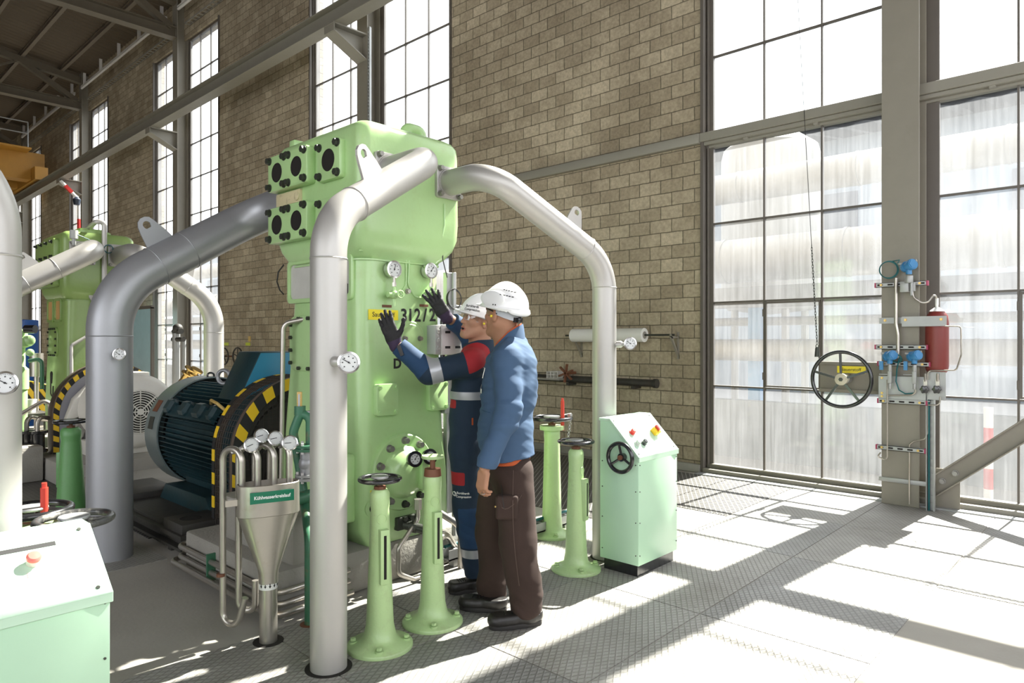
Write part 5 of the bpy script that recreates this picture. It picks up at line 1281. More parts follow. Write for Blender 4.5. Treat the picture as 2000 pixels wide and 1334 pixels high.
# ---------------------------------------------------------------- things on the block wall
# paper roll between two brackets
def wp(px, py, y=YW): return onY(px, py, y)
y = YW - .17; a, c = wp(1119, 655, y), wp(1259, 653, y)
t = thing('paper_roll', ((a.x + c.x) / 2, y, 1.58), 'white paper roll hung on the block wall behind the arched pipe', 'paper roll')
b = B(); b.cyl((a.x, y, 1.585), (c.x, y, 1.585), .085, n=32); b.obj('roll', M['paper'], t)
q = B(); q.cyl((c.x, y, 1.585), (c.x + .002, y, 1.585), .045, n=20); q.obj('core', M['concrete'], t)
q = B(); q.cyl((a.x - .12, y, 1.585), (c.x + .40, y, 1.585), .012, n=10); q.obj('rod', M['boltdark'], t)
for x, nm in ((a.x + .02, 'steel wall bracket under the near-compressor end of the paper roll'), (c.x + .36, 'steel wall bracket carrying the bare end of the roll rod')):
    b = B(); b.bx(x - .012, x + .012, YW - .02, YW - .001, 1.30, 1.62); b.prism([(YW, 1.34), (YW, 1.30), (y - .02, 1.56), (y - .02, 1.60)], (x - .012, 0, 0), Y_, Z_, (.024, 0, 0)); b.bx(x - .012, x + .012, y - .02, YW, 1.545, 1.57)
    tag(b.obj('wall_bracket', M['column']), nm, 'bracket', 'brackets of the paper roll')
# long dark pipe with star handle and a bit of shelf
a, c = wp(1040, 728, YW - .12), wp(1282, 742, YW - .12)
t = thing('wall_pipe', (a.x, YW - .12, 1.05), 'long dark pipe lying along the block wall with star handle', 'pipe')
b = B(); b.cyl((-7.6, YW - .12, 1.02), (c.x, YW - .12, 1.005), .045, n=18); b.obj('pipe', M['darkiron'], t)
b = B(); b.cyl((c.x - .03, YW - .12, 1.005), (c.x + .01, YW - .12, 1.005), .056, n=18); b.obj('cap', M['darkiron'], t)
h = wp(1105, 729, YW - .3); b = B()
for k in range(3):
    a2 = math.radians(20 + 60 * k); d = X_ * math.cos(a2) + Z_ * math.sin(a2); b.bar(h - d * .12, h + d * .12, .022, .03, up=Y_)
b.cyl(h, h + Y_ * .2, .02, n=10); b.obj('star_handle', M['copper'], t)
for x in (-7.0, -5.6, -4.6): b = B(); b.bx(x - .02, x + .02, YW - .17, YW - .0, .93, .965); b.obj('support', M['darkiron'], t)
b = B(); s0 = wp(1035, 738, YW - .25); b.bx(s0.x - .5, s0.x + .55, YW - .3, YW - .005, s0.z - .012, s0.z + .01); 
tag(b.obj('wall_shelf', M['concrete']), 'narrow shelf on the block wall behind the man in the pale blue jacket', 'shelf')
b = B(); cx_, cz_ = s0.x + .42, s0.z + .01
for k in range(4): b.bx(cx_ - .1 + k * .06, cx_ - .094 + k * .06, YW - .28, YW - .05, cz_, cz_ + .09)
for z in (0, .045, .085): b.bx(cx_ - .1, cx_ + .09, YW - .285, YW - .275, cz_ + z, cz_ + z + .006)
b.bx(cx_ - .1, cx_ + .09, YW - .28, YW - .05, cz_, cz_ + .005); tag(b.obj('wire_basket', M['offwhite'], smooth=False), 'small white wire basket on the narrow wall shelf', 'basket')
# two old wall handwheels and tags left of the near compressor
for px, nm, tl in ((437, 'rusty spoked wall handwheel partly behind the pale far pipe', 'yellow tag over the handwheel beside the pale far pipe'), (464, 'rusty spoked wall handwheel next to the blue terminal box', 'yellow tag over the handwheel next to the blue terminal box')):
    c = onY(px, 696, YW - .22); t = thing('wall_handwheel', (c.x, YW - .22, c.z), nm, 'handwheel', 'old handwheels on the wall')
    wheel_parts(t, c, V((.1, -1, 0)), .19, .017, 5, .035, M['darkiron'], 'wheel', a0=.3)
    b = B(); b.cyl(c, (c.x, YW, c.z), .018, n=10); b.obj('shaft', M['copper'], t)
    p = onY(px + (5 if px < 450 else 20), 672, YW - .005); b = B(); b.bx(p.x - .11, p.x + .11, YW - .006, YW - .001, p.z - .035, p.z + .035); o = b.obj('wall_tag', mat('tag_lime', (.55, .62, .04), .5) if 'tag_lime' not in bpy.data.materials else bpy.data.materials['tag_lime']); tag(o, tl, 'tag', 'yellow wall tags')
p = onY(487, 662, YW - .005); b = B(); b.bx(p.x - .06, p.x + .06, YW - .006, YW - .001, p.z - .06, p.z + .06); tag(b.obj('wall_plate', M['paleyellow']), 'small ochre plate on the wall above the blue terminal box', 'plate')
# pale blue sheet standing before the far pier
a, c = onY(250, 605, 6.6), onY(297, 605, 6.6)
t = thing('sheet_screen', ((a.x + c.x) / 2, 6.6, 0), 'pale blue steel sheet screen standing before the far dark pier', 'screen')
b = B(); b.bx(a.x - .6, c.x, 6.58, 6.61, .05, 2.35); b.obj('sheet', M['paleblue'], t)
b = B(); b.bx(c.x, c.x + .06, 6.56, 6.63, 0, 2.37); b.bx(a.x - .66, a.x - .6, 6.56, 6.63, 0, 2.37); b.bx(a.x - .66, c.x + .06, 6.56, 6.63, 2.34, 2.42); b.obj('screen_frame', M['winframe'], t)
# pillar cabinet by far column, tall thin post with cable things
p = fl(345, 760); c3 = onY(344, 690, 6.8)
t = thing('gas_riser', (c3.x, 6.8, 0), 'grey riser pipe with valve in front of the second column', 'pipe')
b = B(); b.cyl((c3.x, 6.8, 0), (c3.x, 6.8, 1.7), .09, n=16); b.cyl((c3.x + .35, 6.85, 0), (c3.x + .35, 6.85, 1.55), .05, n=12); b.obj('riser', M['galv'], t)
b = B(); b.cyl((c3.x - .12, 6.8, 1.75), (c3.x + .3, 6.8, 1.75), .07, n=12); b.ball((c3.x + .1, 6.8, 1.82), .12); b.cyl((c3.x - .2, 6.8, 1.55), (c3.x + .45, 6.8, 1.55), .06, n=12); b.obj('riser_valve', M['darkiron'], t)
# two brass stub pipes with flanges
for k, (px, py) in enumerate(((372, 722), (384, 724))):
    tip = at(px, py, 12.2); b0 = at(px - 20, py + 28, 12.2)
    t = thing('stub_pipe', (b0.x, b0.y, 0), ['pale brass stub pipe leaning out behind the motor, the one nearer the column', 'pale brass stub pipe leaning out behind the motor, the one nearer the pale far pipe'][k], 'pipe', 'flanged stub pipes behind the blue motor')
    d = (tip - b0).normalized(); b = B(); b.tube(fillet([V((b0.x - .1, b0.y, 0)), V((b0.x - .1, b0.y, b0.z - .05)), b0 + d * .12, tip], .15), .055, 12); b.obj('pipe', M['brass'], t)
    for f in (0, .10): q = B(); q.cyl(tip - d * f, tip - d * (f - .025), .11, n=18); q.obj('flange', M['brass'], t)
stand(-10.2, 4.55, .86, 'green valve stand with flat pale wheel behind the striped guard', wheel=.25, wheelmat=M['stand'], slot=False, r0=.10, r1=.08, rb=.2)

# ---------------------------------------------------------------- crowded corner at the far left
t = thing('blue_cabinet', (-10.9, 1.2, 0), 'deep blue cabinet standing at the far left', 'cabinet')
a, c = at(40, 628, 11.2), at(80, 628, 11.2)
b = B(); d = (c - a); d.z = 0; u = d.normalized(); nrm = V((u.y, -u.x, 0)); w = d.length
R3 = Matrix((u, V((-u.y, u.x, 0)), Z_)).transposed()
b.box((a + c) / 2 * V((1, 1, 0)) + V((0, 0, .93)) - u * .3, (w + .6, .35, 1.86), R3) if False else b.box(V(((a.x + c.x) / 2, (a.y + c.y) / 2, .93)) - u * .45, (w + .6, .35, 1.86), R3); b.obj('cabinet_body', M['cabblue'], t, bevel=.015)
h = B(); h.box(V((c.x, c.y, 1.0)) - u * .1 + nrm * .19, (.03, .02, .16), R3); h.obj('door_handle', M['black'], t)
b = B(); a, c = at(38, 725, 10.0), at(92, 735, 10.0); b.prism([(0, .38), (.72, .38), (.72, .82), (.0, .98)], (a.x - .18, a.y - .05, 0), V((.733, .68, 0)), Z_, V((-.68, .733, 0)) * .02)
t = thing('hazard_board', (a.x, a.y, .38), 'yellow and black diagonal striped barrier board at the far left', 'board')
b.obj('board', M['hyellow'], t)
def clipquad(k):
    pass
o0 = V((a.x - .18, a.y - .05, 0)) - V((-.68, .733, 0)) * .003; uu = V((.733, .68, 0))
for k in range(4):
    s0_ = -.25 + k * .22; poly = []
    for (x, z) in ((s0_, .96), (s0_ + .10, .96), (s0_ + .10 + .42, .40), (s0_ + .42, .40)): poly.append((min(max(x, .01), .71), z))
    # keep each stripe inside the board outline
    q = [(x, min(z, .96 - .20 * x)) for x, z in poly]
    if max(x for x, z in q) - min(x for x, z in q) < .05: continue
    b = B(); b.prism(q, o0, uu, Z_, V((.68, -.733, 0)) * .003); b.obj('stripe', M['blackmatt'], t, smooth=False)
for s in (.08, .64): b = B(); b.bar(o0 + uu * s, o0 + uu * s + Z_ * .5, .05, .04); b.obj('leg', M['darkiron'], t)
t = thing('oil_pump', (-8.2, .95, 0), 'light green pump with black motor cap at the far left', 'pump')
c = at(39, 668, 9.0)
b = B(); b.lathe([(0, -.62), (.10, -.62), (.10, -.36), (.06, -.32), (.06, -.08), (.13, -.05), (.13, .03), (.085, .06), (.085, .15), (0, .18)], c, Z_, 24); b.ball(c + V((.08, .08, .02)), .075); b.ball(c + V((.10, .09, -.14)), .05); b.obj('pump_body', M['green'], t)
b = B(); e = at(50, 643, 8.95); b.cyl(e, at(69, 643, 8.95), .055, n=18); b.obj('motor_cap', M['black'], t)
b = B(); b.tube(fillet([c + V((.08, .08, -.25)), c + V((.2, .2, -.22)), c + V((.2, .2, -.62))], .06), .025, 10); b.obj('pump_pipe', M['pgreen'], t)
b = B(); b.cyl((c.x, c.y, 0), c - Z_ * .60, .085, n=16); b.obj('pump_foot', M['green'], t)
b = B(); b.cyl(at(71, 690, 9.6), at(71, 735, 9.6), .085, n=18); o = at(71, 735, 9.6); b.cyl((o.x, o.y, 0), o, .03, n=10); tag(b.obj('filter_bottle', M['steel']), 'slim grey filter cylinder before the blue cabinet', 'filter')
# black drain valves and pipes near floor
for k, px in enumerate((52, 73)):
    c = at(px, 862, 7.6)
    t = thing('drain_valve', (c.x, c.y, 0), ['black drain valve with bent steel tube, beside the silver pipe at the far left', 'black drain valve with bent steel tube, the one nearer the striped guard'][k], 'valve', 'drain valves by the far machine')
    b = B(); b.cyl((c.x, c.y, .0), (c.x, c.y, c.z - .05), .02, n=10); b.lathe([(0, -.12), (.10, -.12), (.10, -.09), (.07, -.08), (.07, .08), (.10, .09), (.10, .12), (0, .12)], c, Z_, 18); b.obj('valve_body', M['black'], t)
    e = at(px + 40, 820, 7.9); b = B(); b.tube(fillet([c + Z_ * .1, V((c.x, c.y, c.z + .28)), e], .12), .024, 10); b.obj('tube', M['steel'], t)
a = at(36, 812, 7.8); c = at(98, 775, 8.0); b = B(); b.tube(fillet([V((a.x, a.y, 0)), a, c, V((c.x, c.y, 0))], .06), .025, 10); tag(b.obj('hand_rail', M['steel']), 'sloping steel hand rail above the black drain valves', 'rail')
b = B(); b.bx(-9.3, -8.75, 1.3, 1.98, 0, .38); tag(b.obj('concrete_block', M['concrete'], bevel=.02), 'rough concrete block behind the drain valves', 'block')
p = at(55, 793, 9.3); b = B(); b.lathe([(0, -.09), (.085, -.09), (.10, .09), (.088, .09), (.078, -.08), (0, -.08)], p, Z_, 20); 
t = thing('pail_stand', (p.x, p.y, 0), 'low dark bench under the white pail at the far left', 'bench')
q = B(); q.box((p.x, p.y, p.z - .115), (.5, .4, .05)); q.obj('bench_top', M['darkiron'], t)
for sx in (-.2, .2):
    for sy in (-.15, .15): q = B(); q.cyl((p.x + sx, p.y + sy, 0), (p.x + sx, p.y + sy, p.z - .12), .02, n=8); q.obj('leg', M['darkiron'], t)
tag(b.obj('pail', M['offwhite']), 'small white pail before the striped barrier board', 'pail')

# ---------------------------------------------------------------- overhead crane at the far left
t = thing('overhead_crane', (-29.20, 4., 6.), 'ochre overhead crane with walkway riding the runway at far left', 'crane')
b = B(); b.bx(-32.30, -31.70, YS + .3, 6.75, 7.35, 8.35); b.bx(-30.30, -29.70, YS + .3, 6.75, 7.35, 8.35); b.obj('bridge_girder', M['craneyellow'], t)
b = B(); b.bx(-32.90, -29.10, 6.32, 6.72, 7.29, 7.75); b.obj('end_carriage', M['craneyellow'], t)
b = B(); b.bx(-29.70, -29.00, YS + .3, 6.2, 8.30, 8.36); b.obj('walkway', M['craneyellow'], t)
for k in range(6):
    y = 6.1 - k * 1.3; b = B(); b.cyl((-29.05, y, 8.36), (-29.05, y, 9.25), .022, n=8); b.obj('rail_post', M['galv'], t)
b = B(); b.cyl((-29.05, 6.1, 9.25), (-29.05, -.4, 9.25), .022, n=8); b.cyl((-29.05, 6.1, 8.85), (-29.05, -.4, 8.85), .018, n=8); b.obj('guard_rail', M['galv'], t)
# signal lamp and striped bracket tube under the runway
x = -26.3
t = thing('signal_post', (x, 6.2, 4.2), 'red and white striped tube hanging below the runway beside the far window', 'post')
zs = [6.85, 6.55, 6.2, 5.6, 5.25, 4.4, 4.0]
pts = fillet([V((x, 6.42, 6.8)), V((x, 6.95, 6.25)), V((x, 6.95, 3.2))], .1)
b = B(); b.tube(pts, .05, 10); b.obj('tube', M['redwhite'], t)
for a_, c_ in ((5.6, 5.1), (4.3, 3.9)): b = B(); b.cyl((x, 6.95, a_), (x, 6.95, c_), .053, n=12); b.obj('red_band', M['red'], t)
b = B(); b.bar((x, 6.55, 6.66), (x, 6.75, 6.46), .105, .105); b.obj('red_band', M['red'], t)
b = B(); b.lathe([(0, -.14), (.09, -.14), (.12, .04), (.07, .10), (0, .14)], at(150, 392, 22.6), Z_, 16); tag(b.obj('siren_lamp', mat('lamp_navy', (.02, .03, .05), .4)), 'small dark lamp hanging by the striped tube', 'lamp')
# ---------------------------------------------------------------- smooth bodies from distance fields
def A3(p): return np.array([p[0], p[1], p[2]], dtype=np.float64)
def cone(a, b, r1, r2, flat=None, f=1.):
    """tapered capsule; optional flattening by factor f along direction flat"""
    a, b = A3(a), A3(b); ba = b - a; L2 = max(float(ba @ ba), 1e-9)
    w = None if flat is None else A3(flat) / np.linalg.norm(A3(flat))
    def fn(P):
        pa = P - a; t = np.clip(pa @ ba / L2, 0, 1); q = pa - t[:, None] * ba
        r = r1 + (r2 - r1) * t
        if w is None: return np.sqrt((q * q).sum(1)) - r
        s = q @ w; q2 = q + np.outer(s * (1 / f - 1), w)
        l = np.sqrt((q2 * q2).sum(1)); return (l - r) * np.where(l > 1e-6, np.sqrt((q * q).sum(1) + 1e-9) / (l + 1e-6), 1.)
    lo = np.minimum(a - max(r1, r2), b - max(r1, r2)); hi = np.maximum(a + max(r1, r2), b + max(r1, r2))
    fn.bb = (lo, hi); return fn
def ell(c, rad, R=None):
    c = A3(c); rad = np.array(rad); R = np.eye(3) if R is None else np.array(R)   # rows: local axes
    def fn(P):
        q = (P - c) @ R.T; k0 = np.sqrt(((q / rad) ** 2).sum(1)); k1 = np.sqrt(((q / rad ** 2) ** 2).sum(1)) + 1e-9
        return k0 * (k0 - 1) / k1
    m = max(rad); fn.bb = (c - m, c + m); return fn
def rbox(c, h, r, R=None):
    c = A3(c); h = np.array(h) - r; R = np.eye(3) if R is None else np.array(R)
    def fn(P):
        q = np.abs((P - c) @ R.T) - h; return np.sqrt((np.maximum(q, 0) ** 2).sum(1)) + np.minimum(q.max(1), 0) - r
    m = float(np.linalg.norm(h)) + r; fn.bb = (c - m, c + m); return fn
def half(c, n):
    c = A3(c); n = A3(n) / np.linalg.norm(A3(n))
    return lambda P: (P - c) @ n
class Field:
    def __init__(s): s.ops = []; s.noise = None
    def add(s, fn, k=.02): s.ops.append(('+', fn, k)); return s
    def sub(s, fn, k=.01): s.ops.append(('-', fn, k)); return s
    def cut(s, fn, k=.004): s.ops.append(('&', fn, k)); return s
    def __call__(s, P):
        d = np.full(len(P), 1e3)
        for op, fn, k in s.ops:
            e = fn(P)
            if op == '+':
                h = np.clip(.5 + .5 * (d - e) / k, 0, 1); d = np.where(d > 100, e, d + (e - d) * h - k * h * (1 - h))
            elif op == '-':
                e = -e; h = np.clip(.5 - .5 * (d - e) / k, 0, 1); d = d + (e - d) * h + k * h * (1 - h)
            else:
                h = np.clip(.5 - .5 * (d - e) / k, 0, 1); d = d + (e - d) * h + k * h * (1 - h)
        if s.noise is not None: d = d - s.noise(P)
        return d
    def bounds(s, m=.02):
        bb = [fn.bb for op, fn, k in s.ops if op == '+' and hasattr(fn, 'bb')]
        return np.min([b[0] for b in bb], 0) - m, np.max([b[1] for b in bb], 0) + m
def nets(fn, lo, hi, h):
    lo = np.array(lo); n = np.ceil((np.array(hi) - lo) / h).astype(int) + 2; bs = 12
    n = ((n + bs - 1) // bs) * bs + 1; nb = (n - 1) // bs
    G = np.empty(n, dtype=np.float32)
    ii = np.stack(np.meshgrid(*[np.arange(k) for k in nb], indexing='ij'), -1).reshape(-1, 3)
    ctr = lo + (ii * bs + bs / 2) * h; dc = fn(ctr); rad = bs * h * .87 * 1.5 + .02
    loc = np.stack(np.meshgrid(*[np.arange(bs + 1)] * 3, indexing='ij'), -1).reshape(-1, 3)
    far = np.abs(dc) > rad
    for i, d in zip(ii[far], dc[far]):
        a = i * bs; G[a[0]:a[0] + bs + 1, a[1]:a[1] + bs + 1, a[2]:a[2] + bs + 1] = d
    near_ = ii[~far]
    for c0 in range(0, len(near_), 24):
        ch = near_[c0:c0 + 24]; P = (lo + (ch[:, None, :] * bs + loc[None]) * h).reshape(-1, 3); d = fn(P).reshape(len(ch), bs + 1, bs + 1, bs + 1)
        for i, dd in zip(ch, d):
            a = i * bs; G[a[0]:a[0] + bs + 1, a[1]:a[1] + bs + 1, a[2]:a[2] + bs + 1] = dd
    S = G < 0
    c8 = [(x, y, z) for x in (0, 1) for y in (0, 1) for z in (0, 1)]
    cnt = sum(S[x:n[0] - 1 + x, y:n[1] - 1 + y, z:n[2] - 1 + z].astype(np.int8) for x, y, z in c8)
    act = (cnt > 0) & (cnt < 8); idx = np.argwhere(act); vid = np.full(act.shape, -1, dtype=np.int64); vid[act] = np.arange(len(idx))
    g = {c: G[idx[:, 0] + c[0], idx[:, 1] + c[1], idx[:, 2] + c[2]].astype(np.float64) for c in c8}
    acc = np.zeros((len(idx), 3)); w = np.zeros(len(idx))
    for a in c8:
        for ax in range(3):
            if a[ax] == 0:
                b = list(a); b[ax] = 1; b = tuple(b); ga, gb = g[a], g[b]; m = (ga < 0) != (gb < 0)
                t = np.where(m, ga / np.where(m, ga - gb, 1), 0); p = np.array(a, float)[None] + np.zeros((len(idx), 3)); p[:, ax] += t
                acc[m] += p[m]; w[m] += 1
    Vt = lo + (idx + acc / w[:, None]) * h
    F = []
    for ax in range(3):
        u, v = (ax + 1) % 3, (ax + 2) % 3
        sl0 = [slice(None)] * 3; sl1 = [slice(None)] * 3; sl0[ax] = slice(0, -1); sl1[ax] = slice(1, None)
        a, b = S[tuple(sl0)], S[tuple(sl1)]; e = np.argwhere(a != b)
        e = e[(e[:, u] > 0) & (e[:, v] > 0) & (e[:, u] < n[u] - 1) & (e[:, v] < n[v] - 1)]
        if not len(e): continue
        flip = ~a[e[:, 0], e[:, 1], e[:, 2]]
        q = []
        for du, dv in ((-1, -1), (0, -1), (0, 0), (-1, 0)):
            c = e.copy(); c[:, u] += du; c[:, v] += dv; q.append(vid[c[:, 0], c[:, 1], c[:, 2]])
        q = np.stack(q, 1); q[flip] = q[flip][:, ::-1]; F.append(q)
    F = np.concatenate(F); F = F[(F >= 0).all(1)]
    # settle vertices on the surface
    for _ in range(2):
        e = h * .25; d0 = fn(Vt); gr = np.stack([(fn(Vt + np.eye(3)[k] * e) - d0) / e for k in range(3)], 1)
        gn = (gr * gr).sum(1)[:, None] + 1e-6; st = gr * (d0[:, None] / gn); ln = np.linalg.norm(st, axis=1)[:, None]
        Vt = Vt - st * np.minimum(1, h * .5 / (ln + 1e-9)) * .7
    return Vt, F
def field_obj(name, fn, h, mats, parent, zone=None, label=None, m=.02, bounds=None):
    lo, hi = bounds or fn.bounds(m); Vt, F = nets(fn, lo, hi, h)
    loc = A3(wmat(parent).translation) if parent else np.zeros(3)
    me = bpy.data.meshes.new(name); me.vertices.add(len(Vt)); me.vertices.foreach_set('co', (Vt - loc).ravel())
    me.loops.add(F.size); me.loops.foreach_set('vertex_index', F.ravel().astype(np.int32))
    me.polygons.add(len(F)); me.polygons.foreach_set('loop_start', np.arange(0, F.size, 4, dtype=np.int32))
    if zone is not None:
        C = Vt[F].mean(1); zi = zone(C).astype(np.int32); me.polygons.foreach_set('material_index', zi)
        E = np.stack([F, np.roll(F, -1, 1)], -1).reshape(-1, 2); E.sort(1); fz = np.repeat(zi, 4); key = E[:, 0].astype(np.int64) * len(Vt) + E[:, 1]
        o_ = np.argsort(key, kind='stable'); k_, z_ = key[o_], fz[o_]; m_ = np.where((k_[1:] == k_[:-1]) & (z_[1:] != z_[:-1]))[0]; be = E[o_[m_]]
        nb = {}
        for a, b_ in be: nb.setdefault(int(a), []).append(int(b_)); nb.setdefault(int(b_), []).append(int(a))
        ids = [i for i, n_ in nb.items() if len(n_) == 2]
        if ids:
            I = np.array(ids); A = np.array([nb[i][0] for i in ids]); Bn = np.array([nb[i][1] for i in ids])
            for _ in range(7): Vt[I] = Vt[I] * .4 + (Vt[A] + Vt[Bn]) * .3
            me.vertices.foreach_set('co', (Vt - loc).ravel())
    me.update(calc_edges=True); me.validate()
    o = link(name, me, mats, parent, smooth=False, label=label)
    me.polygons.foreach_set('use_smooth', [True] * len(me.polygons))
    return o
def press(fn, pts, d, lift=.0006, reach=.12):
    """move points along d until they lie on the surface"""
    P = np.array([A3(p) for p in pts]); d = A3(d) / np.linalg.norm(A3(d)); P = P - d * reach; t = np.zeros(len(P))
    for _ in range(60): t += np.clip(fn(P + t[:, None] * d) - lift, -.02, .02) * .8
    return [V(p) for p in P + t[:, None] * d]
def pressed_text(name, body, size, c, n, fn, mt, parent, up=Z_, bold=0., sx=1., lift=.0008):
    vs, fs = tmesh(body, size, bold, 0.); u, v, w = frame(n, up); c = V(c)
    pts = press(fn, [c + u * p.x * sx + v * p.y for p in vs], -w, lift); b = B(); b.raw(pts, fs); return b.obj(name, mt, parent, smooth=False)
def strip_on(name, fn, centers, dirs, width_dir, hw, mt, parent, lift=.0015, reach=.2):
    """ribbon pressed onto a surface (reflective tape, seams)"""
    rows = []
    for c, d in zip(centers, dirs):
        row = press(fn, [V(c) + V(width_dir) * (hw * s) for s in (-1, -.5, 0, .5, 1)], d, lift, reach); rows.append(row)
    b = B(); b.rings(rows, closed_ring=False); return b.obj(name, mt, parent, ang=80)

def ring_on(name, fn, c, ax, hw, mt, parent, lift=.0016, reach=.16, n=48, a0=0., a1=2 * PI):
    u, v, w = frame(ax, Z_ if abs(V(ax).normalized().z) < .9 else X_); c = V(c); P = []; D = []; S = (-1, -.5, 0, .5, 1)
    ks = n if a1 - a0 > 6.28 else n + 1
    for k in range(ks):
        a = a0 + (a1 - a0) * k / n; d = u * math.cos(a) + v * math.sin(a)
        for s in S: P.append(A3(c + w * (hw * s) + d * reach)); D.append(A3(-d))
    P = np.array(P); D = np.array(D); t = np.zeros(len(P))
    for _ in range(70): t += np.clip(fn(P + t[:, None] * D) - lift, -.02, .02) * .8
    Q = P + t[:, None] * D; rows = [[V(Q[k * 5 + j]) for j in range(5)] for k in range(ks)]
    b = B(); b.rings(rows, closed_ring=False, loop=(ks == n)); return b.obj(name, mt, parent, ang=80)
def HF(o, f, u):
    """local frame at o: f forward, l left, u up -> function (f,l,u) to world, and 3x3 rows"""
    f = V(f).normalized(); u = V(u); l = u.cross(f).normalized(); u = f.cross(l).normalized()
    W = lambda a, b, c: V(o) + f * a + l * b + u * c
    return W, [list(f), list(l), list(u)], (f, l, u)
def head_field(F, W, R, mouth_open=0., thin=1.):
    E = lambda c, r, k=.02: F.add(ell(W(*c), r, R), k)
    E((-.012, 0, .035), (.098, .077, .098)); E((.028, 0, -.04), (.066, .060, .088), .03)
    F.add(cone(W(.0, .050, -.055), W(.066, .018, -.108), .020, .019), .025); F.add(cone(W(.0, -.050, -.055), W(.066, -.018, -.108), .020, .019), .025)
    F.add(cone(W(.070, -.010, -.108), W(.070, .010, -.108), .019, .019), .02)
    for s in (-1, 1):
        F.add(ell(W(.060, s * .042, -.022), (.026, .024, .022), R), .02)
        F.add(ell(W(-.008, s * .080, -.008), (.020, .009, .033), R), .008); F.sub(ell(W(.0, s * .089, -.004), (.009, .006, .016), R), .006)
    F.add(cone(W(.084, -.034, .024), W(.084, .034, .024), .013, .013), .018)
    for s in (-1, 1): F.sub(ell(W(.098, s * .033, .0), (.014, .017, .011), R), .012)
    for s in (-1, 1): F.add(cone(W(.0785, s * .032, .0), W(.0785, s * .034, .0), .0125, .0125), .003)
    F.add(cone(W(.090, 0, .008), W(.106, 0, -.033), .0085, .0108), .012)
    for s in (-1, 1): F.add(ell(W(.098, s * .0115, -.036), (.009, .0075, .007), R), .008)
    F.add(cone(W(.0895, -.019, -.064), W(.0895, .019, -.064), .0065, .0065), .010); F.add(cone(W(.088, -.016, -.077 - mouth_open * .010), W(.088, .016, -.077 - mouth_open * .010), .0075, .0075), .010)
    F.add(cone(W(.094, 0, -.064), W(.094, 0, -.0645), .007, .007), .01)
    F.sub(ell(W(.100, 0, -.0705 - mouth_open * .004), (.014 + .008 * mouth_open, .022 - .003 * mouth_open, .0022 + .0052 * mouth_open), R), .0025)
def head_zone(W, fl_u, F3, hair=True, mouth=False):
    """0 skin 1 lips 2 eye 3 iris 4 hair 5 brow"""
    o = A3(W(0, 0, 0)); R = np.array([list(x) for x in F3])
    def z(C):
        q = (C - o) @ R.T; f, l, u = q[:, 0], q[:, 1], q[:, 2]; out = np.zeros(len(C), int)
        if mouth: out[(((f - .100) / .024) ** 2 + (l / .0205) ** 2 + ((u + .0745) / .0085) ** 2 < 1.0) & (f < .0945)] = 6
        lip = (out != 6) & (f > .080) & (np.abs(l) < .026 - 12 * (u + .070) ** 2) & (np.abs(u + (.0745 if mouth else .071)) < (.0165 if mouth else .0125)); out[lip] = 1
        for s in (-1, 1):
            de = np.sqrt((f - .0785) ** 2 + (l - s * .033) ** 2 + u ** 2); eye = (de < .0136) & (f > .083) & (np.abs(u) < .0062); out[eye] = 2
            ir = eye & (((l - s * .033) ** 2 + u ** 2) < .0052 ** 2); out[ir] = 3
            br = (f > .06) & (np.abs(u - .026 - .004 * np.cos((l * s - .033) * 60)) < .0045) & (l * s > .014) & (l * s < .055); out[br] = 5
        if hair: out[(u > -.055) & (f < .045 - np.abs(u) * .5) & (u > -.05 + np.maximum(f + .03, 0) * 1.3) & (np.abs(l) < .079) & (f + (u + .02) * .1 < .03) & ~((np.abs(l) > .066) & (f > -.03) & (u < .03))] = 4
        return out
    return z
def hand_field(F, w, d, bk, th, curls, spread=.10, size=1., thumb=(.9, .35, .25), r=.0095, fat=1.):
    """w wrist, d towards fingers, bk back-of-hand normal, th towards thumb side"""
    w, d = V(w), V(d).normalized(); th = V(th); th = (th - d * th.dot(d)).normalized(); bk0 = V(bk); nb = d.cross(th)
    bk = nb if nb.dot(bk0) > 0 else -nb; S = size
    R = [list(d), list(th), list(bk)]
    F.add(rbox(w + d * (.052 * S), (.052 * S, .040 * S, .0145 * S * fat), .013 * S, R), .012 * S)
    F.add(ell(w + d * (.035 * S) + th * (.026 * S) - bk * (.008 * S), (.034 * S, .018 * S, .016 * S), R), .014 * S)
    spec = [(.030, .098, .070), (.0105, .102, .079), (-.0095, .099, .073), (-.0285, .090, .057)]
    for i, (o, kn, L) in enumerate(spec):
        base = w + d * (kn * S) + th * (o * S); c = curls[i]; a = 0.; q = base - d * (.02 * S); p = base; sp = spread * (1.5 - i) / 1.5
        dd0 = (d + th * sp).normalized()
        F.add(cone(q, p, r * 1.12 * S * fat, r * 1.08 * S * fat), .008 * S)
        for j, (f_, cc) in enumerate(((.45, c * .45), (.31, c * .35), (.24, c * .2))):
            a += cc; dd = (dd0 * math.cos(a) - bk * math.sin(a)).normalized(); p2 = p + dd * (L * f_ * S); rr = r * (1.05 - .10 * j) * S * fat
            F.add(cone(p, p2, rr, rr * .93), .004 * S); p = p2
    p = w + d * (.022 * S) + th * (.032 * S) - bk * (.004 * S); dd = (th * thumb[0] + d * thumb[1] - bk * thumb[2]).normalized()
    for j, (L, rr, turn) in enumerate(((.040, .0135, .0), (.034, .0115, .28), (.026, .0102, .22))):
        dd = (dd + d * turn).normalized(); p2 = p + dd * (L * S); F.add(cone(p, p2, rr * S * fat, rr * .9 * S * fat), .010 * S if j == 0 else .004 * S); p = p2
    return R
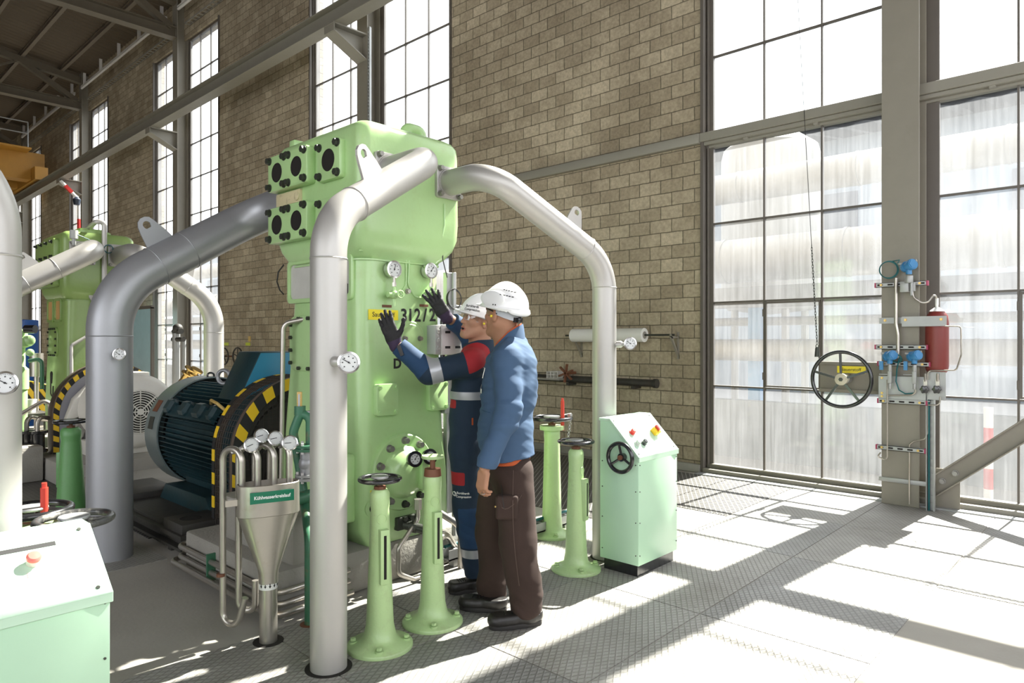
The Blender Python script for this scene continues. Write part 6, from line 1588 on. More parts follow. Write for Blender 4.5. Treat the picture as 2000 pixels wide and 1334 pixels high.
def folds(amp, freq, axis, seed=0., mask=None):
    """cloth creases running across the given axis"""
    ax = A3(axis) / np.linalg.norm(A3(axis)); e1 = np.cross(ax, [.3, .8, .5]); e1 /= np.linalg.norm(e1); e2 = np.cross(ax, e1)
    def fn(P):
        s = P @ ax; a = P @ e1; c = P @ e2
        w = np.sin(freq * s + 2.2 * np.sin(4.5 * a + seed) + 1.7 * np.sin(5.5 * c + 2 * seed) + seed) * .6 + np.sin(freq * 1.73 * s + 2.6 * np.sin(6 * a + 1.3 + seed) + 3 * seed) * .4
        w = np.maximum(w, -.35) * 1.15
        env = .55 + .45 * np.sin(7 * a + 5 * c + 3 * s + seed)
        r = amp * w * env
        return r if mask is None else r * mask(P)
    return fn
def mat_lens():
    m, nt, out, N, L = NT('spectacle_lens')
    tr = N('ShaderNodeBsdfTransparent'); tr.inputs[0].default_value = (.90, .92, .92, 1); gl = N('ShaderNodeBsdfGlossy', Roughness=.03)
    mx = N('ShaderNodeMixShader'); mx.inputs[0].default_value = .13; L(tr.outputs[0], mx.inputs[1]); L(gl.outputs[0], mx.inputs[2]); L(mx.outputs[0], out.inputs[0]); return m
M['skin'] = mat('skin_light', (.40, .215, .135), .62, var=.08, vscale=30, bump=.05, bscale=250)
M['skin2'] = mat('skin_ruddy', (.37, .185, .11), .62, var=.10, vscale=30, bump=.06, bscale=250)
M['lip'] = mat('lips', (.42, .15, .11), .45)
M['eyew'] = mat('eye_white', (.7, .68, .64), .25)
M['iris'] = mat('iris_brown', (.05, .03, .02), .2)
M['hair'] = mat('hair_greyish', (.16, .13, .105), .7, var=.3, vscale=120)
M['brow'] = mat('brow_hair', (.10, .06, .035), .7)
M['glove'] = mat('glove_black', (.012, .011, .0125), .7, var=.3, vscale=60, bump=.3, bscale=300)
M['glovecuff'] = mat('glove_cuff_purple', (.035, .02, .05), .8, var=.2)
M['navy'] = mat('overall_navy', (.006, .021, .045), .8, var=.15, vscale=8, bump=.15, bscale=500)
M['navylight'] = mat('overall_blue_panel', (.010, .042, .105), .8, var=.12, vscale=8, bump=.15, bscale=500)
M['clothred'] = mat('overall_red', (.33, .014, .02), .8, var=.1, vscale=8, bump=.15, bscale=500)
M['reflect'] = mat('reflective_tape', (.40, .41, .43), .35, metal=.3, var=.04)
M['jacket'] = mat('jacket_blue', (.043, .086, .16), .85, var=.10, vscale=9, bump=.06, bscale=400)
M['orange'] = mat('shirt_orange', (.42, .08, .02), .85, var=.08)
M['trouser'] = mat('trouser_brown', (.034, .018, .013), .9, var=.2, vscale=9, bump=.08, bscale=300)
M['seam'] = mat('seam_brown', (.075, .048, .038), .9)
M['boot'] = mat('boot_black', (.016, .014, .013), .45, var=.3, bump=.1)
M['sole'] = mat('boot_sole', (.02, .018, .017), .7, var=.2)
M['helmet'] = mat('helmet_white', (.82, .82, .82), .28, var=.01, coat=.3)
M['helmetgrey'] = mat('helmet_grey', (.42, .44, .47), .5)
M['lens'] = mat_lens()
M['frameblk'] = mat('spectacle_frame', (.02, .018, .022), .3)
M['plug'] = mat('earplug_yellow', (.80, .65, .05), .6)

def shoe(parent, heel, toe, ankle, name='work_shoe', W_=.047):
    heel, toe = V(heel), V(toe); d = (toe - heel); d.z = 0; L = d.length; d.normalize(); s = V((-d.y, d.x, 0)); R = [list(d), list(s), [0, 0, 1]]
    F = Field(); c = heel + Z_ * .0
    F.add(ell(heel + d * (L * .24) + Z_ * .055, (L * .26, W_ * .86, .058), R), .02)
    F.add(ell(heel + d * (L * .66) + Z_ * .042, (L * .35, W_ * 1.05, .046), R), .03)
    F.add(ell(heel + d * (L * .84) + Z_ * .043, (L * .17, W_ * .98, .042), R), .02)
    F.add(cone(heel + d * (L * .30) + Z_ * .06, V(ankle), .052, .046), .03)
    F.cut(half(heel + Z_ * .02, (0, 0, -1)), .003); F.cut(half(V(ankle) + Z_ * .01, (0, 0, 1)), .006)
    F.noise = folds(.0012, 90, d, 1.)
    o = field_obj(name, F, .0065, M['boot'], parent)
    b = B(); out = []
    for k in range(40):
        a = 2 * PI * k / 40; x = L * (.5 + .5 * math.cos(a)); w = W_ * (1.02 + .12 * math.cos(a) - .18 * math.sin(a * 2) ** 2 * 0) * math.copysign(abs(math.sin(a)) ** .7, math.sin(a)) * (1 if x > L * .5 else .92)
        out.append((x, w))
    b.prism(out, heel + Z_ * .001, d, s, (0, 0, .026)); b.obj('sole', M['sole'], o, bevel=.004)
    q = B()
    for k in range(4):
        c = heel + d * (L * (.50 + .07 * k)) + Z_ * .0; p0, p1 = press(F, [c - s * .022 + Z_ * .09, c + s * .022 + Z_ * .09], (0, 0, -1), .001, .02); q.tube([p0, (p0 + p1) / 2 + Z_ * .004, p1], .0025, 6)
    q.obj('laces', M['blackmatt'], o)
    return o, F
def helmet(parent, W, R3, F3, variant):
    f, l, u = F3
    W0 = W; W = (lambda a, b, c: W0(a, b, c - .013)) if variant == 1 else W0
    F = Field(); F.add(ell(W(-.012, 0, .045), (.142, .112, .128), R3), .01)
    F.add(ell(W(-.012, 0, .05), (.12, .03, .130), R3), .03)
    if variant == 2:
        for s in (-1, 1): F.add(ell(W(.0, s * .099, .082), (.085, .013, .046), R3), .004)
    F.cut(half(W(-.02, 0, .030 if variant == 1 else .026), -(u * 1. + f * (-.10))), .004)
    F.add(ell(W(.115 if variant == 1 else .118, 0, .040), (.052, .082, .010), R3), .014)
    F.add(ell(W(-.012, 0, .036), (.150, .118, .010), R3), .008)
    if variant == 2: F.add(ell(W(-.12, 0, .020), (.045, .075, .022), R3), .012)
    F.sub(ell(W(-.012, 0, .030), (.134, .104, .128), R3), .003)
    h = field_obj('hard_hat', F, .0045, M['helmet'], parent)
    q = B()
    # inner head band with ratchet
    b = B(); band = []
    for k in range(36):
        a = math.radians(95) + math.radians(170) * k / 35; c, s_ = math.cos(a), math.sin(a); z = .008 if c > -.2 else .008 - .03 * (-c - .2)
        band.append([W(-.010 + .108 * c, .085 * s_, z - .012), W(-.010 + .108 * c, .085 * s_, z + .03), W(-.010 + .103 * c, .081 * s_, z + .03), W(-.010 + .103 * c, .081 * s_, z - .012)])
    b.rings(band); b.obj('head_band', M['helmetgrey'], h)
    b = B(); b.lathe([(0, -.008), (.016, -.008), (.018, .006), (.012, .010), (0, .008)], W(-.122, 0, -.020), -f, 18); b.box(W(-.112, 0, -.02), (.012, .07, .026), Matrix((f, l, u)).transposed()); b.obj('ratchet', M['black'], h)
    return h, F
def glasses(parent, W, frame_mat, dark):
    b = B(); rows = []
    for k in range(15):
        a = math.radians(-68 + 136 * k / 14); x = .103 * math.cos(a) - .002; y = .076 * math.sin(a)
        hh = .019 * (1 - .25 * abs(math.sin(a)) ** 4) - .008 * max(0, 1 - abs(y) / .012) * 0
        rows.append([W(x, y, .004 + hh), W(x + .002, y, .004), W(x, y, .004 - hh)])
    b.rings(rows, closed_ring=False); g = b.obj('safety_glasses', M['lens'], parent)
    q = B(); q.tube([r[0] for r in rows], .0022 if not dark else .003, 6); q.tube([r[2] for r in rows], .0012, 6)
    for s in (0, -1):
        r = rows[s]; y = .077 * (-1 if s == 0 else 1)
        q.tube([r[0], W(.0, y * 1.07, .014), W(-.03, y * 1.06, .002)], .0028 if not dark else .0042, 6)
    q.obj('temple_frame', frame_mat, g); return g
RV, AV = V((.7331, .6801, 0)), V((-.6801, .7331, 0))   # along the picture / away from the photographer
def blend(l, a, z=0.): return (-RV * l + AV * a + Z_ * z).normalized()
# ================================================================ the man in the blue jacket
per = thing('person', (-2.66, 2.75, 0), 'person in white hard hat, pale blue jacket and brown trousers, arm hanging, seen from behind', 'person')
hW, hR, h3 = HF(at(982, 614, 3.80), (-1, -.06, .13), (.0, .0, 1.)); hf, hl, hu = h3
neck = at(993, 664, 3.83)
shL, shR = at(990, 694, 3.645), at(1020, 690, 3.99)
elL, wrL = at(994, 806, 3.57), at(947, 914, 3.50)
elR, wrR = at(1012, 805, 4.02), at(985, 892, 4.0)
chest, belly, pel = at(993, 742, 3.80), at(985, 835, 3.79), at(992, 898, 3.79)
hipL, knL, anL = at(1005, 910, 3.72), at(1012, 1060, 3.665), at(1029, 1176, 3.675)
hipR, knR, anR = at(976, 905, 3.87), at(962, 1040, 3.89), at(963, 1150, 3.93)
tf = V((-.82, -.57, 0)).normalized(); tl = V((.57, -.82, 0)).normalized()
toeL, heL = fl(955, 1228), fl(1058, 1218); toeR, heR = fl(898, 1188), fl(990, 1194)
F = Field(); head_field(F, hW, hR)
F.add(cone(hW(-.020, 0, -.05), neck + Z_ * .0, .062, .066), .03); F.add(cone(neck, chest, .07, .10), .05)
F.add(cone(shL, shR, .05, .05), .05); F.add(cone(chest, pel, .11, .11), .05)
for a, b_, c in ((shL, elL, wrL), (shR, elR, wrR)): F.add(cone(a, b_, .048, .040), .02); F.add(cone(b_, c, .038, .028), .015)
for a, b_, c in ((hipL, knL, anL), (hipR, knR, anR)): F.add(cone(a, b_, .075, .055), .03); F.add(cone(b_, c, .052, .036), .02)
hd = (wrL - elL).normalized(); hd = (-RV * .16 - Z_ + AV * .02).normalized()
handR = hand_field(F, wrL + hd * .012, hd, -RV * .72 - AV * .70, AV * .72 - RV * .70, [1.15, 1.35, 1.5, 1.6], .02, .94, (.45, .85, .45), .0098)
hand_field(F, wrR, (wrR - elR), AV, -RV - Z_ * .2, [.6, .7, .8, .9], .04, 1.)
z = head_zone(hW, None, h3, False)
body2 = field_obj('body', F, .0062, [M['skin2'], M['lip'], M['eyew'], M['iris'], M['hair'], M['brow']], per, z)
q = B(); rp = wrL + hd * (.012 + .112) + V((0, 0, 0)); 
# jacket
J = Field(); fx = tf
bk_ = -tf * .008; J.add(cone(chest + Z_ * .08 + bk_ - tf * .01, chest - Z_ * .06 + bk_, .172, .182, tf, .76), .06); J.add(cone(chest + bk_, belly + bk_ * .6, .176, .170, tf, .80), .06); J.add(cone(belly + bk_ * .6, pel + Z_ * .0, .172, .186, tf, .82), .05)
J.add(cone(neck + Z_ * -.045, neck + Z_ * -.03, .085, .08), .06); J.add(cone(shL - Z_ * .012, neck - Z_ * .02, .066, .07), .05); J.add(cone(shR - Z_ * .012, neck - Z_ * .02, .066, .07), .05)
J.add(cone(shL - Z_ * .02, elL, .074, .068), .035); J.add(cone(elL, wrL, .066, .050), .03)
J.add(cone(shR - Z_ * .02, elR, .070, .06), .03); J.add(cone(elR, wrR, .058, .045), .02)
J.cut(half(wrL - hd * .014, hd), .004)
J.cut(half(pel - Z_ * .035, (0, 0, -1)), .004) if False else None
J.sub(cone(neck + Z_ * .0 + tf * .03, neck + Z_ * .2 + tf * .06, .062, .09), .015)
J.noise = lambda P: folds(.0075, 34, (.35, .2, 1), .7)(P) + folds(.003, 95, (-.3, .1, 1), 3.3)(P) + folds(.004, 60, elL - shL, 2.1, lambda P: np.exp(-((P - A3(elL)) ** 2).sum(1) / .02))(P) * 1.4 + folds(.003, 110, wrL - elL, 4.)(P) * .5
hem = Field(); 
J2 = J
J2.cut(half(pel + Z_ * .012, (0, 0, -1)), .004) if False else None
jk_ops = Field()
# the hem cuts the body of the jacket but not the hanging sleeve
Jb = Field(); Jb.ops = J.ops[:5] + [('+', cone(elR, wrR, .058, .045), .02), ('+', cone(shR - Z_ * .02, elR, .070, .06), .03)]
pl0 = at(993, 657, 3.80); pn = (Z_ - RV).normalized(); nk_ = A3(pl0)
Jb.sub(lambda P: np.maximum(-((P - nk_) @ A3(pn)), np.sqrt(((P - nk_) ** 2).sum(1)) - .15), .012); Jb.cut(half(at(1000, 893, 3.75) , (.05, .03, -1)), .004)
Js = Field(); Js.add(cone(shL - Z_ * .02, elL, .074, .068), .035); Js.add(cone(elL, wrL, .066, .050), .03); Js.cut(half(wrL - hd * .004, hd), .004)
Jn = J.noise
class JJ:
    def __init__(s): s.bb = None
    def __call__(s, P):
        a, c = Jb(P), Js(P); k = .03; h = np.clip(.5 + .5 * (a - c) / k, 0, 1); return a + (c - a) * h - k * h * (1 - h) - Jn(P)
    def bounds(s, m=.03):
        b1, b2 = Jb.bounds(m), Js.bounds(m); return np.minimum(b1[0], b2[0]), np.maximum(b1[1], b2[1])
JF = JJ(); jk = field_obj('work_jacket', JF, .0065, M['jacket'], per)
# collar
def on_plane(d, r, lift):
    q = V((pl0.x, pl0.y, 0)) + d * r; return V((q.x, q.y, pl0.z + (lambda e: e * (.62 if e > 0 else 1.))(RV.dot(q - V((pl0.x, pl0.y, 0)))) + lift))
b = B(); rg = []; rs = []
for k in range(44):
    a = 2 * PI * k / 44; d = X_ * math.cos(a) + Y_ * math.sin(a)
    e = max(RV.dot(d), 0); rg.append([on_plane(d, .112 - .018 * e, -.035 - .035 * e), on_plane(d, .092 - .006 * e, -.004), on_plane(d, .081, .020), on_plane(d, .076, .018), on_plane(d, .082, -.03)])
    rs.append([on_plane(d, .078, -.02), on_plane(d, .073, .030), on_plane(d, .069, .030), on_plane(d, .070, -.02)])
b.rings(rg, loop=True); b.obj('collar', M['jacket'], jk)
b = B(); b.rings(rs, loop=True); b.obj('shirt_collar', M['orange'], per)
b = B(); hz = pel + Z_ * .0
H = Field(); H.add(cone(pel + Z_ * .05, pel - Z_ * .012, .165, .166, tf, .74), .02); H.cut(half(at(975, 907, 3.7), (.03, .03, -1)), .003)
field_obj('shirt_hem', H, .008, M['orange'], per)
# cuff seam, pocket, label, pens
pk = at(925, 742, 3.62)
b = B(); 
pts = press(JF, [at(931 + dx, 756 + dy, 3.6) for dy in (0, 8, 16) for dx in (0, 4, 8)], AV, .004, .1)
b.raw(pts, [[0, 1, 4, 3], [1, 2, 5, 4], [3, 4, 7, 6], [4, 5, 8, 7]]); b.obj('name_label', M['white'], jk, smooth=False)
for k in range(2):
    p0, p1 = press(JF, [at(936 + k * 5, 741, 3.6), at(943 + k * 3, 720, 3.6)], AV, .005, .1); b = B(); b.cyl(p0, p1, .004, n=8); b.obj('pen', M['chrome'] if k else M['frameblk'], jk)
strip_on('pocket_seam', JF, [at(x, 803 + (x - 921) * .12, 3.6) for x in range(921, 958, 6)], [AV] * 7, Z_, .002, M['navylight'], jk, .0012, .1)
# trousers
T = Field(); T.add(cone(pel + Z_ * .04, pel - Z_ * .03, .135, .150, tf, .80), .04)
T.add(cone(hipL - Z_ * .05, knL, .104, .100), .05); T.add(cone(knL, anL - Z_ * .025, .096, .087), .03); T.add(cone(hipR - Z_ * .05, knR, .104, .096), .05); T.add(cone(knR, anR - Z_ * .02, .092, .080), .03)
T.add(rbox(at(990, 986, 3.655), (.058, .080, .062), .014, [list(RV), list(AV), [0, 0, 1]]), .008)
T.cut(half(fl(1030, 1197) + Z_ * .055, (0, 0, -1)), .004)
T.noise = lambda P: folds(.0085, 24, (.75, .3, .7), 1.9)(P) + folds(.0075, 27, (-.6, .3, .8), .9)(P) + folds(.006, 62, (.5, .2, 1), .4, lambda P: np.clip((.42 - P[:, 2]) / .3, 0, 1) + np.exp(-((P[:, 2] - .48) / .1) ** 2) * .7)(P)
tr = field_obj('cargo_trousers', T, .0065, M['trouser'], per)
strip_on('side_seam', T, [at(1003 + 12 * k / 20 - 6 * math.sin(k / 20 * PI), 935 + 235 * k / 20, 3.4) for k in range(21)], [AV] * 21, RV, .0025, M['seam'], tr, .003, .1)
cp_ = [at(x, y, 3.4) for x, y in ((966, 962), (972, 985), (979, 1008), (986, 1011), (993, 1009), (1003, 1002), (1014, 994), (1020, 985))]
strip_on('cargo_pocket', T, cp_, [AV] * len(cp_), Z_, .0025, M['seam'], tr, .003, .1)
strip_on('pocket_slit', T, [at(977 + k, 965 + 6.5 * k, 3.4) for k in range(8)], [AV] * 8, RV, .002, M['ink'], tr, .003, .1)
p, = press(T, [at(966, 1007, 3.4)], AV, .001, .1); b = B(); b.ball(p, .006); b.obj('stud', M['brass'], tr)
so, SF = shoe(per, heL, toeL, anL - Z_ * .05, W_=.052); shoe(per, heR, toeR, anR - Z_ * .03, W_=.052)
strip_on('heel_tab', SF, [so_ for so_ in [fl(1046, 1190, .07) + RV * .01 * k for k in range(-2, 3)]], [AV] * 5, Z_, .006, M['reflect'], so, .001, .1)
hh, HFd = helmet(per, hW, hR, h3, 2)
q = B()
for (fx_, uz) in ((-.05, .135), (-.055, .108)):
    pts = press(HFd, [hW(fx_ - .013 * k + dx, .13, uz - .0018 * k + dz) for k in range(5) for dx, dz in ((0, 0), (-.009, .0), (-.007, .005), (.002, .005))], -hl, .0008, .05)
    for k in range(5): q.raw(pts[4 * k:4 * k + 4], [[0, 1, 2, 3]])
for fx_ in (-.02, -.035): p, = press(HFd, [hW(fx_, .13, .052)], -hl, .001, .05); q.ball(p, .004, n=8)
q.obj('vent_slots', M['ink'], hh, smooth=False)
gl2 = glasses(per, hW, M['frameblk'], True)
p = hW(.006, .088, -.012); b = B(); b.ball(p, .008, n=10); b.obj('earplug', M['plug'], per)
ring_c = wrL + hd * .135
b = B(); 
# ring on the third finger
tw = V((AV * .72 - RV * .70)); tw = (tw - hd * tw.dot(hd)).normalized()
kn = wrL + hd * (.012 + .099 * 1.04) + tw * (-.0095 * 1.04); a = 1.05 * .45; bkv = V(handR[2]); dd = (hd * math.cos(a) - bkv * math.sin(a)).normalized()
b.torus(kn + dd * .016, dd, .0108, .0018, 20, 6); b.obj('finger_ring', M['boltgrey'], per)

# ================================================================ the man in the red and navy overall
per1 = thing('person', (-3.02, 2.92, 0), 'person in red and navy overall and white hard hat raising both black gloved hands', 'person')
hW, hR, h3 = HF(at(935, 625, 4.22), (-.25, -.95, .20), (.23, .21, .95)); hf, hl, hu = h3
neck = at(938, 676, 4.27)
shL, shR = at(922, 706, 4.10), at(936, 700, 4.47)
elL, wrL = at(838, 727, 4.05), at(771, 669, 4.03)
elR, wrR = at(914, 650, 4.55), at(869, 615, 4.40)
chest, belly, pel = at(925, 748, 4.28), at(918, 812, 4.28), at(917, 868, 4.28)
hipL, knL, anL = at(910, 880, 4.19), at(913, 993, 4.15), at(930, 1112, 4.18)
hipR, knR, anR = at(928, 878, 4.37), at(935, 990, 4.38), at(962, 1096, 4.44)
tf = V((-.80, -.60, 0)).normalized(); tl = V((.60, -.80, 0))
toeL, heL = fl(877, 1160), fl(938, 1151); toeR, heR = fl(918, 1108), fl(975, 1104)
F = Field(); head_field(F, hW, hR, 1.)
F.add(cone(hW(-.020, 0, -.05), neck, .056, .062), .03); F.add(cone(neck, chest, .065, .10), .05); F.add(cone(shL, shR, .05, .05), .05); F.add(cone(chest, pel, .11, .11), .05)
for a, b_, c in ((shL, elL, wrL), (shR, elR, wrR)): F.add(cone(a, b_, .046, .040), .02); F.add(cone(b_, c, .040, .029), .015)
for a, b_, c in ((hipL, knL, anL), (hipR, knR, anR)): F.add(cone(a, b_, .075, .055), .03); F.add(cone(b_, c, .05, .036), .02)
dL = (at(752, 624, 4.0) - wrL).normalized(); dR = (at(846, 580, 4.36) - wrR).normalized()
hand_field(F, wrL, dL, -AV, RV, [.45, .40, .45, .6], .12, .96, (.8, .7, .12), .008, .85); hand_field(F, wrR, dR, -AV, -RV, [.25, .3, .35, .5], .30, .96, (.12, .55, .8), .008, .85)
z = head_zone(hW, None, h3, False, True)
body1 = field_obj('body', F, .0050, [M['skin'], M['lip'], M['eyew'], M['iris'], M['hair'], M['brow'], M['hole']], per1, z)
# gloves
for w_, d_, th_, cur, sp_, tb_ in ((wrL, dL, RV, [.45, .40, .45, .6], .12, (.8, .75, .12)), (wrR, dR, -RV, [.25, .3, .35, .5], .30, (.12, .55, .8))):
    G = Field(); hand_field(G, w_ + d_ * .004, d_, -AV, th_, cur, sp_, 1.06, tb_, .0102, 1.08)
    G.add(cone(w_ - d_ * .024, w_ + d_ * .03, .041, .039, AV, .85), .015)
    w3, d3 = A3(w_), A3(d_)
    G.noise = folds(.0012, 160, d_, 1.2)
    field_obj('work_glove', G, .0030, [M['glove'], M['glovecuff']], per1, lambda C, w3=w3, d3=d3: ((C - w3) @ d3 < .018).astype(int))
# overall
O = Field()
O.add(cone(chest + Z_ * .06, chest - Z_ * .05, .172, .172, tf, .68), .06); O.add(cone(chest, belly, .165, .152, tf, .76), .06); O.add(cone(belly, pel, .152, .165, tf, .78), .05)
O.add(cone(neck - Z_ * .045, neck - Z_ * .035, .08, .075), .06); O.add(cone(shL - Z_ * .012, neck - Z_ * .02, .062, .068), .05); O.add(cone(shR - Z_ * .012, neck - Z_ * .02, .062, .068), .05)
fL = (wrL - elL).normalized(); fR = (wrR - elR).normalized()
sl1 = cone(shL - Z_ * .01, elL, .080, .070); sl2 = cone(elL, wrL - fL * .02, .068, .054); sr1 = cone(shR - Z_ * .01, elR, .075, .066); sr2 = cone(elR, wrR - fR * .05, .064, .055)
O.add(sl1, .04); O.add(sl2, .03); O.add(sr1, .04)
Or = Field(); Or.add(sr2, .02); Or.cut(half(wrR - fR * .075, fR), .004); O.add(Or, .03)
O.cut(half(wrL - fL * .026, fL), .004) if False else None
O.sub(cone(neck + tf * .03, neck + Z_ * .2 + tf * .08, .056, .085), .015)
Ot = Field(); Ot.add(cone(hipL, knL, .098, .086), .05); Ot.add(cone(knL, anL - Z_ * .03, .084, .068), .03); Ot.add(cone(hipR, knR, .098, .086), .05); Ot.add(cone(knR, anR - Z_ * .0, .084, .068), .03)
Ot.cut(half(V((0, 0, .085)), (0, 0, -1)), .004); Ot.bb = Ot.bounds(0)
O.add(Ot, .05)
sleeve_end = wrL - fL * .03
def O_noise(P):
    m1 = np.exp(-((P - A3(elL)) ** 2).sum(1) / .025); m2 = np.exp(-((P - A3((elL + wrL) / 2)) ** 2).sum(1) / .02)
    return folds(.006, 40, (.3, .1, 1), 1.1)(P) * (1 - .7 * np.clip(m1 + m2, 0, 1)) + folds(.0095, 62, wrL - elL, .3)(P) * np.clip(m1 * .8 + m2, 0, 1) + folds(.005, 55, (.4, .1, 1), 2.7, lambda P: np.clip((.5 - P[:, 2]) / .3, 0, 1))(P)
O.noise = O_noise
cl = half(sleeve_end, fL)
class OO:
    def __call__(s, P):
        d = O(P); near_ = ((P - A3(wrL)) ** 2).sum(1) < .0144; e = cl(P); return np.where(near_, np.maximum(d, e), d)
    def bounds(s, m=.03): return O.bounds(m)
OF = OO()
R0 = np.array([list(tf), list(tl), [0, 0, 1]]); ck = A3(chest); Pe = A3(pel); Ks = A3(shL); Ke = A3(elL); Kw = A3(wrL); ek = (Ke - Ks); eL = np.linalg.norm(ek); ek /= eL
def zone1(C):
    """0 navy 1 red 2 reflective 3 light blue"""
    q = (C - ck) @ R0.T; out = np.zeros(len(C), int)
    z_ = C[:, 2]; torso = z_ > pel.z - .1
    t = (C - Ks) @ ek / eL
    rad = np.linalg.norm(C - Ks - np.outer((C - Ks) @ ek, ek), axis=1)
    arm = (t > .12) & (rad < .13) & (t < 1.3) & (q[:, 1] > .08)
    zy = 1.318 + .05 * np.clip((q[:, 0] - .02) / .12, -1, 1) ** 2
    yoke = (z_ > zy) & ((t < .16) | (rad > .12) | (q[:, 1] < .09)); out[yoke] = 1
    sR, eR_, wR_ = A3(shR), A3(elR), A3(wrR)
    def seg(C, a, b):
        ba = b - a; tt = np.clip((C - a) @ ba / (ba @ ba), 0, 1); return np.linalg.norm(C - a - np.outer(tt, ba), axis=1), tt
    d1, t1 = seg(C, sR, eR_); d2, t2 = seg(C, eR_, wR_)
    out[((d1 < .11) & (t1 > .45)) | (d2 < .10)] = 3
    fk = A3(fL); s = (C - Ke) @ fk; far = (s > .02) & (np.linalg.norm(C - Ke - np.outer(s, fk), axis=1) < .12) & (q[:, 1] > .0) & (q[:, 0] > .1); out[far] = 3
    leg = z_ < pel.z - .05
    out[leg & (z_ < knL.z + .02) & (z_ > .27) & (q[:, 0] < .06)] = 3
    kp = (np.abs(z_ - .692) < .038) & (q[:, 0] > .02); out[kp & leg] = 1
    fp = (np.abs(z_ - 1.132) < .026) & (q[:, 0] > .085) & (q[:, 1] > .0) & ~arm; out[fp] = 1
    return out
ov = field_obj('overall', OF, .0042, [M['navy'], M['clothred'], M['reflect'], M['navylight']], per1, zone1)
b = B(); rg = []
for k in range(40):
    a = 2 * PI * k / 40; d = X_ * math.cos(a) + Y_ * math.sin(a); fr = d.dot(tf)
    base = neck + d * (.080 + .012 * max(fr, 0)) - Z_ * (.030 + .03 * max(fr, 0)); top = neck + d * (.072 + .022 * max(fr, 0)) + Z_ * (.042 - .030 * max(fr, 0))
    rg.append([base, top, top + d * .010 - Z_ * .004, base + d * .022 - Z_ * .010, base - d * .01])
b.rings(rg, loop=True); b.obj('collar', M['navy'], ov)
c = shL + (elL - shL) * .86; ring_on('reflective_band', OF, c, (elL - shL), .034, M['reflect'], ov)
ring_on('reflective_band', OF, V((belly.x, belly.y, 1.185)), Z_, .024, M['reflect'], ov, .003, .3)
kk = (anL - knL).normalized(); ring_on('reflective_band', OF, knL + kk * ((knL.z - .235) / -kk.z), Z_, .026, M['reflect'], ov, .002, .14)
# cuff strap
b = B(); c = wrL - fL * .055; u_, v_, w_ = frame(fL); rg = []
b.bar(c - AV * .060 - RV * .01 + Z_ * .02, c - AV * .060 + RV * .012 - Z_ * .04, .022, .006, up=-AV); b.obj('cuff_strap', M['black'], ov)
# small print on the thigh
p0, = press(OF, [at(893, 973, 4.0)], AV, 0, .1)
pressed_text('thigh_print', 'Burckhardt', .019, at(903, 968, 4.02), -AV, OF, M['inkwhite'], ov, bold=.0003, sx=.9); pressed_text('thigh_print', 'Compression', .019, at(904, 975, 4.02), -AV, OF, M['inkwhite'], ov, bold=.0003, sx=.9)
pts = [at(885, 971, 4.02) + RV * (.012 * math.cos(a)) + Z_ * (.012 * math.sin(a)) for a in [2 * PI * k / 14 for k in range(14)]]
pts = press(OF, pts, AV, .001, .1); b = B(); b.tube(pts, .0022, 5, closed=True); pp = press(OF, [at(885, 966, 4.02), at(887, 971, 4.02), at(884, 975, 4.02)], AV, .001, .1); b.tube(pp, .002, 5); b.obj('round_mark', M['inkwhite'], ov)
b = B(); pts = press(OF, [at(920 + dx, 819 + dy, 4.05) for dy in (0, 7, 14) for dx in (0, 1.5, 3)], AV, .002, .1); b.raw(pts, [[0, 1, 4, 3], [1, 2, 5, 4], [3, 4, 7, 6], [4, 5, 8, 7]]); b.obj('orange_tab', M['orange'], ov, smooth=False)
shoe(per1, heL, toeL, anL - Z_ * .06, W_=.05); shoe(per1, heR, toeR, anR - Z_ * .02, W_=.05)
hh, HFd = helmet(per1, hW, hR, h3, 1)
n = (-AV * .9 - RV * .25 + Z_ * .25).normalized()
tc = hW(.05, .10, .088)
pressed_text('helmet_text', 'Burckhardt', .021, at(916, 592, 4.06), n, HFd, M['ink'], hh, up=(hu + hf * .18), bold=.0006, sx=.85)
pressed_text('helmet_text', 'Compression', .021, at(916, 599.5, 4.06), n, HFd, M['ink'], hh, up=(hu + hf * .18), bold=.0006, sx=.85)
glasses(per1, hW, M['helmetgrey'], False)
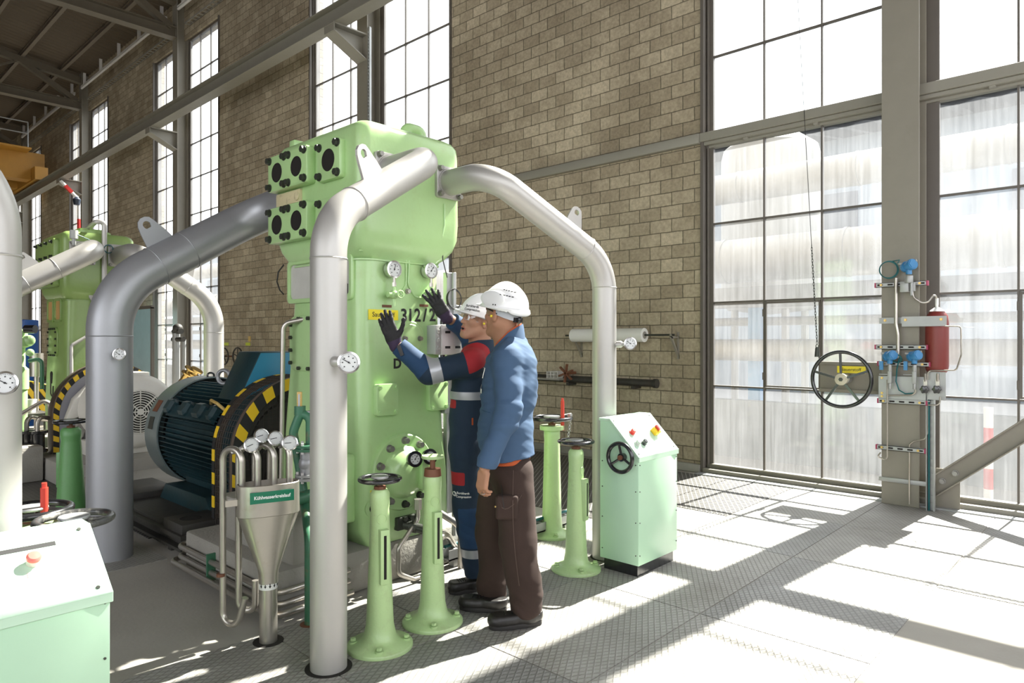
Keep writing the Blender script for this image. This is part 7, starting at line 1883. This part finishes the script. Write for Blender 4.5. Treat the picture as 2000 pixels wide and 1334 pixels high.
b = B(); b.ball(hW(.006, .088, -.012), .008, n=10); b.obj('earplug', M['plug'], per1)
# ---------------------------------------------------------------- light and camera
sun = bpy.data.lights.new('sun', 'SUN'); sun.energy = SUN_E; sun.angle = math.radians(.7); sun.color = (1., .95, .87)
so = bpy.data.objects.new('sun', sun); COL.objects.link(so)
sd = V((-.072, -1., -1.175)).normalized()
so.rotation_euler = sd.to_track_quat('-Z', 'Y').to_euler()
w = bpy.data.worlds.new('sky'); SC.world = w; w.use_nodes = True
nt = w.node_tree; nt.nodes.clear()
o_ = nt.nodes.new('ShaderNodeOutputWorld'); bg = nt.nodes.new('ShaderNodeBackground'); bg.inputs[1].default_value = SKY_E
sk = nt.nodes.new('ShaderNodeTexSky'); sk.sky_type = 'HOSEK_WILKIE'; sk.turbidity = 5.; sk.ground_albedo = .4
sk.sun_direction = (-sd).normalized()
mxs = nt.nodes.new('ShaderNodeMix'); mxs.data_type = 'RGBA'; mxs.inputs[0].default_value = .55
mxs.inputs[7].default_value = (.99, .985, 1.0, 1)
nt.links.new(sk.outputs[0], mxs.inputs[6]); nt.links.new(mxs.outputs[2], bg.inputs[0]); nt.links.new(bg.outputs[0], o_.inputs[0])
cam = bpy.data.cameras.new('camera'); co = bpy.data.objects.new('camera', cam); COL.objects.link(co)
co.location = (0, 0, EYE); co.rotation_euler = (PI / 2, 0, math.atan2(.6801, .7331))
cam.sensor_width = 36.; cam.lens = FPX / 2000 * 36; cam.shift_y = -(667 - CY) / 2000
cam.clip_start = .05; cam.clip_end = 500
SC.camera = co
SC.view_settings.view_transform = 'Standard'; SC.view_settings.look = 'None'; SC.view_settings.gamma = 1.
SC.view_settings.exposure = EXPO; SC.view_settings.use_curve_mapping = False
SC.cycles.max_bounces = 10; SC.cycles.diffuse_bounces = 5; SC.cycles.glossy_bounces = 4; SC.cycles.transparent_max_bounces = 12; SC.cycles.transmission_bounces = 6
SC.cycles.caustics_reflective = False; SC.cycles.caustics_refractive = False; SC.cycles.sample_clamp_indirect = 6.
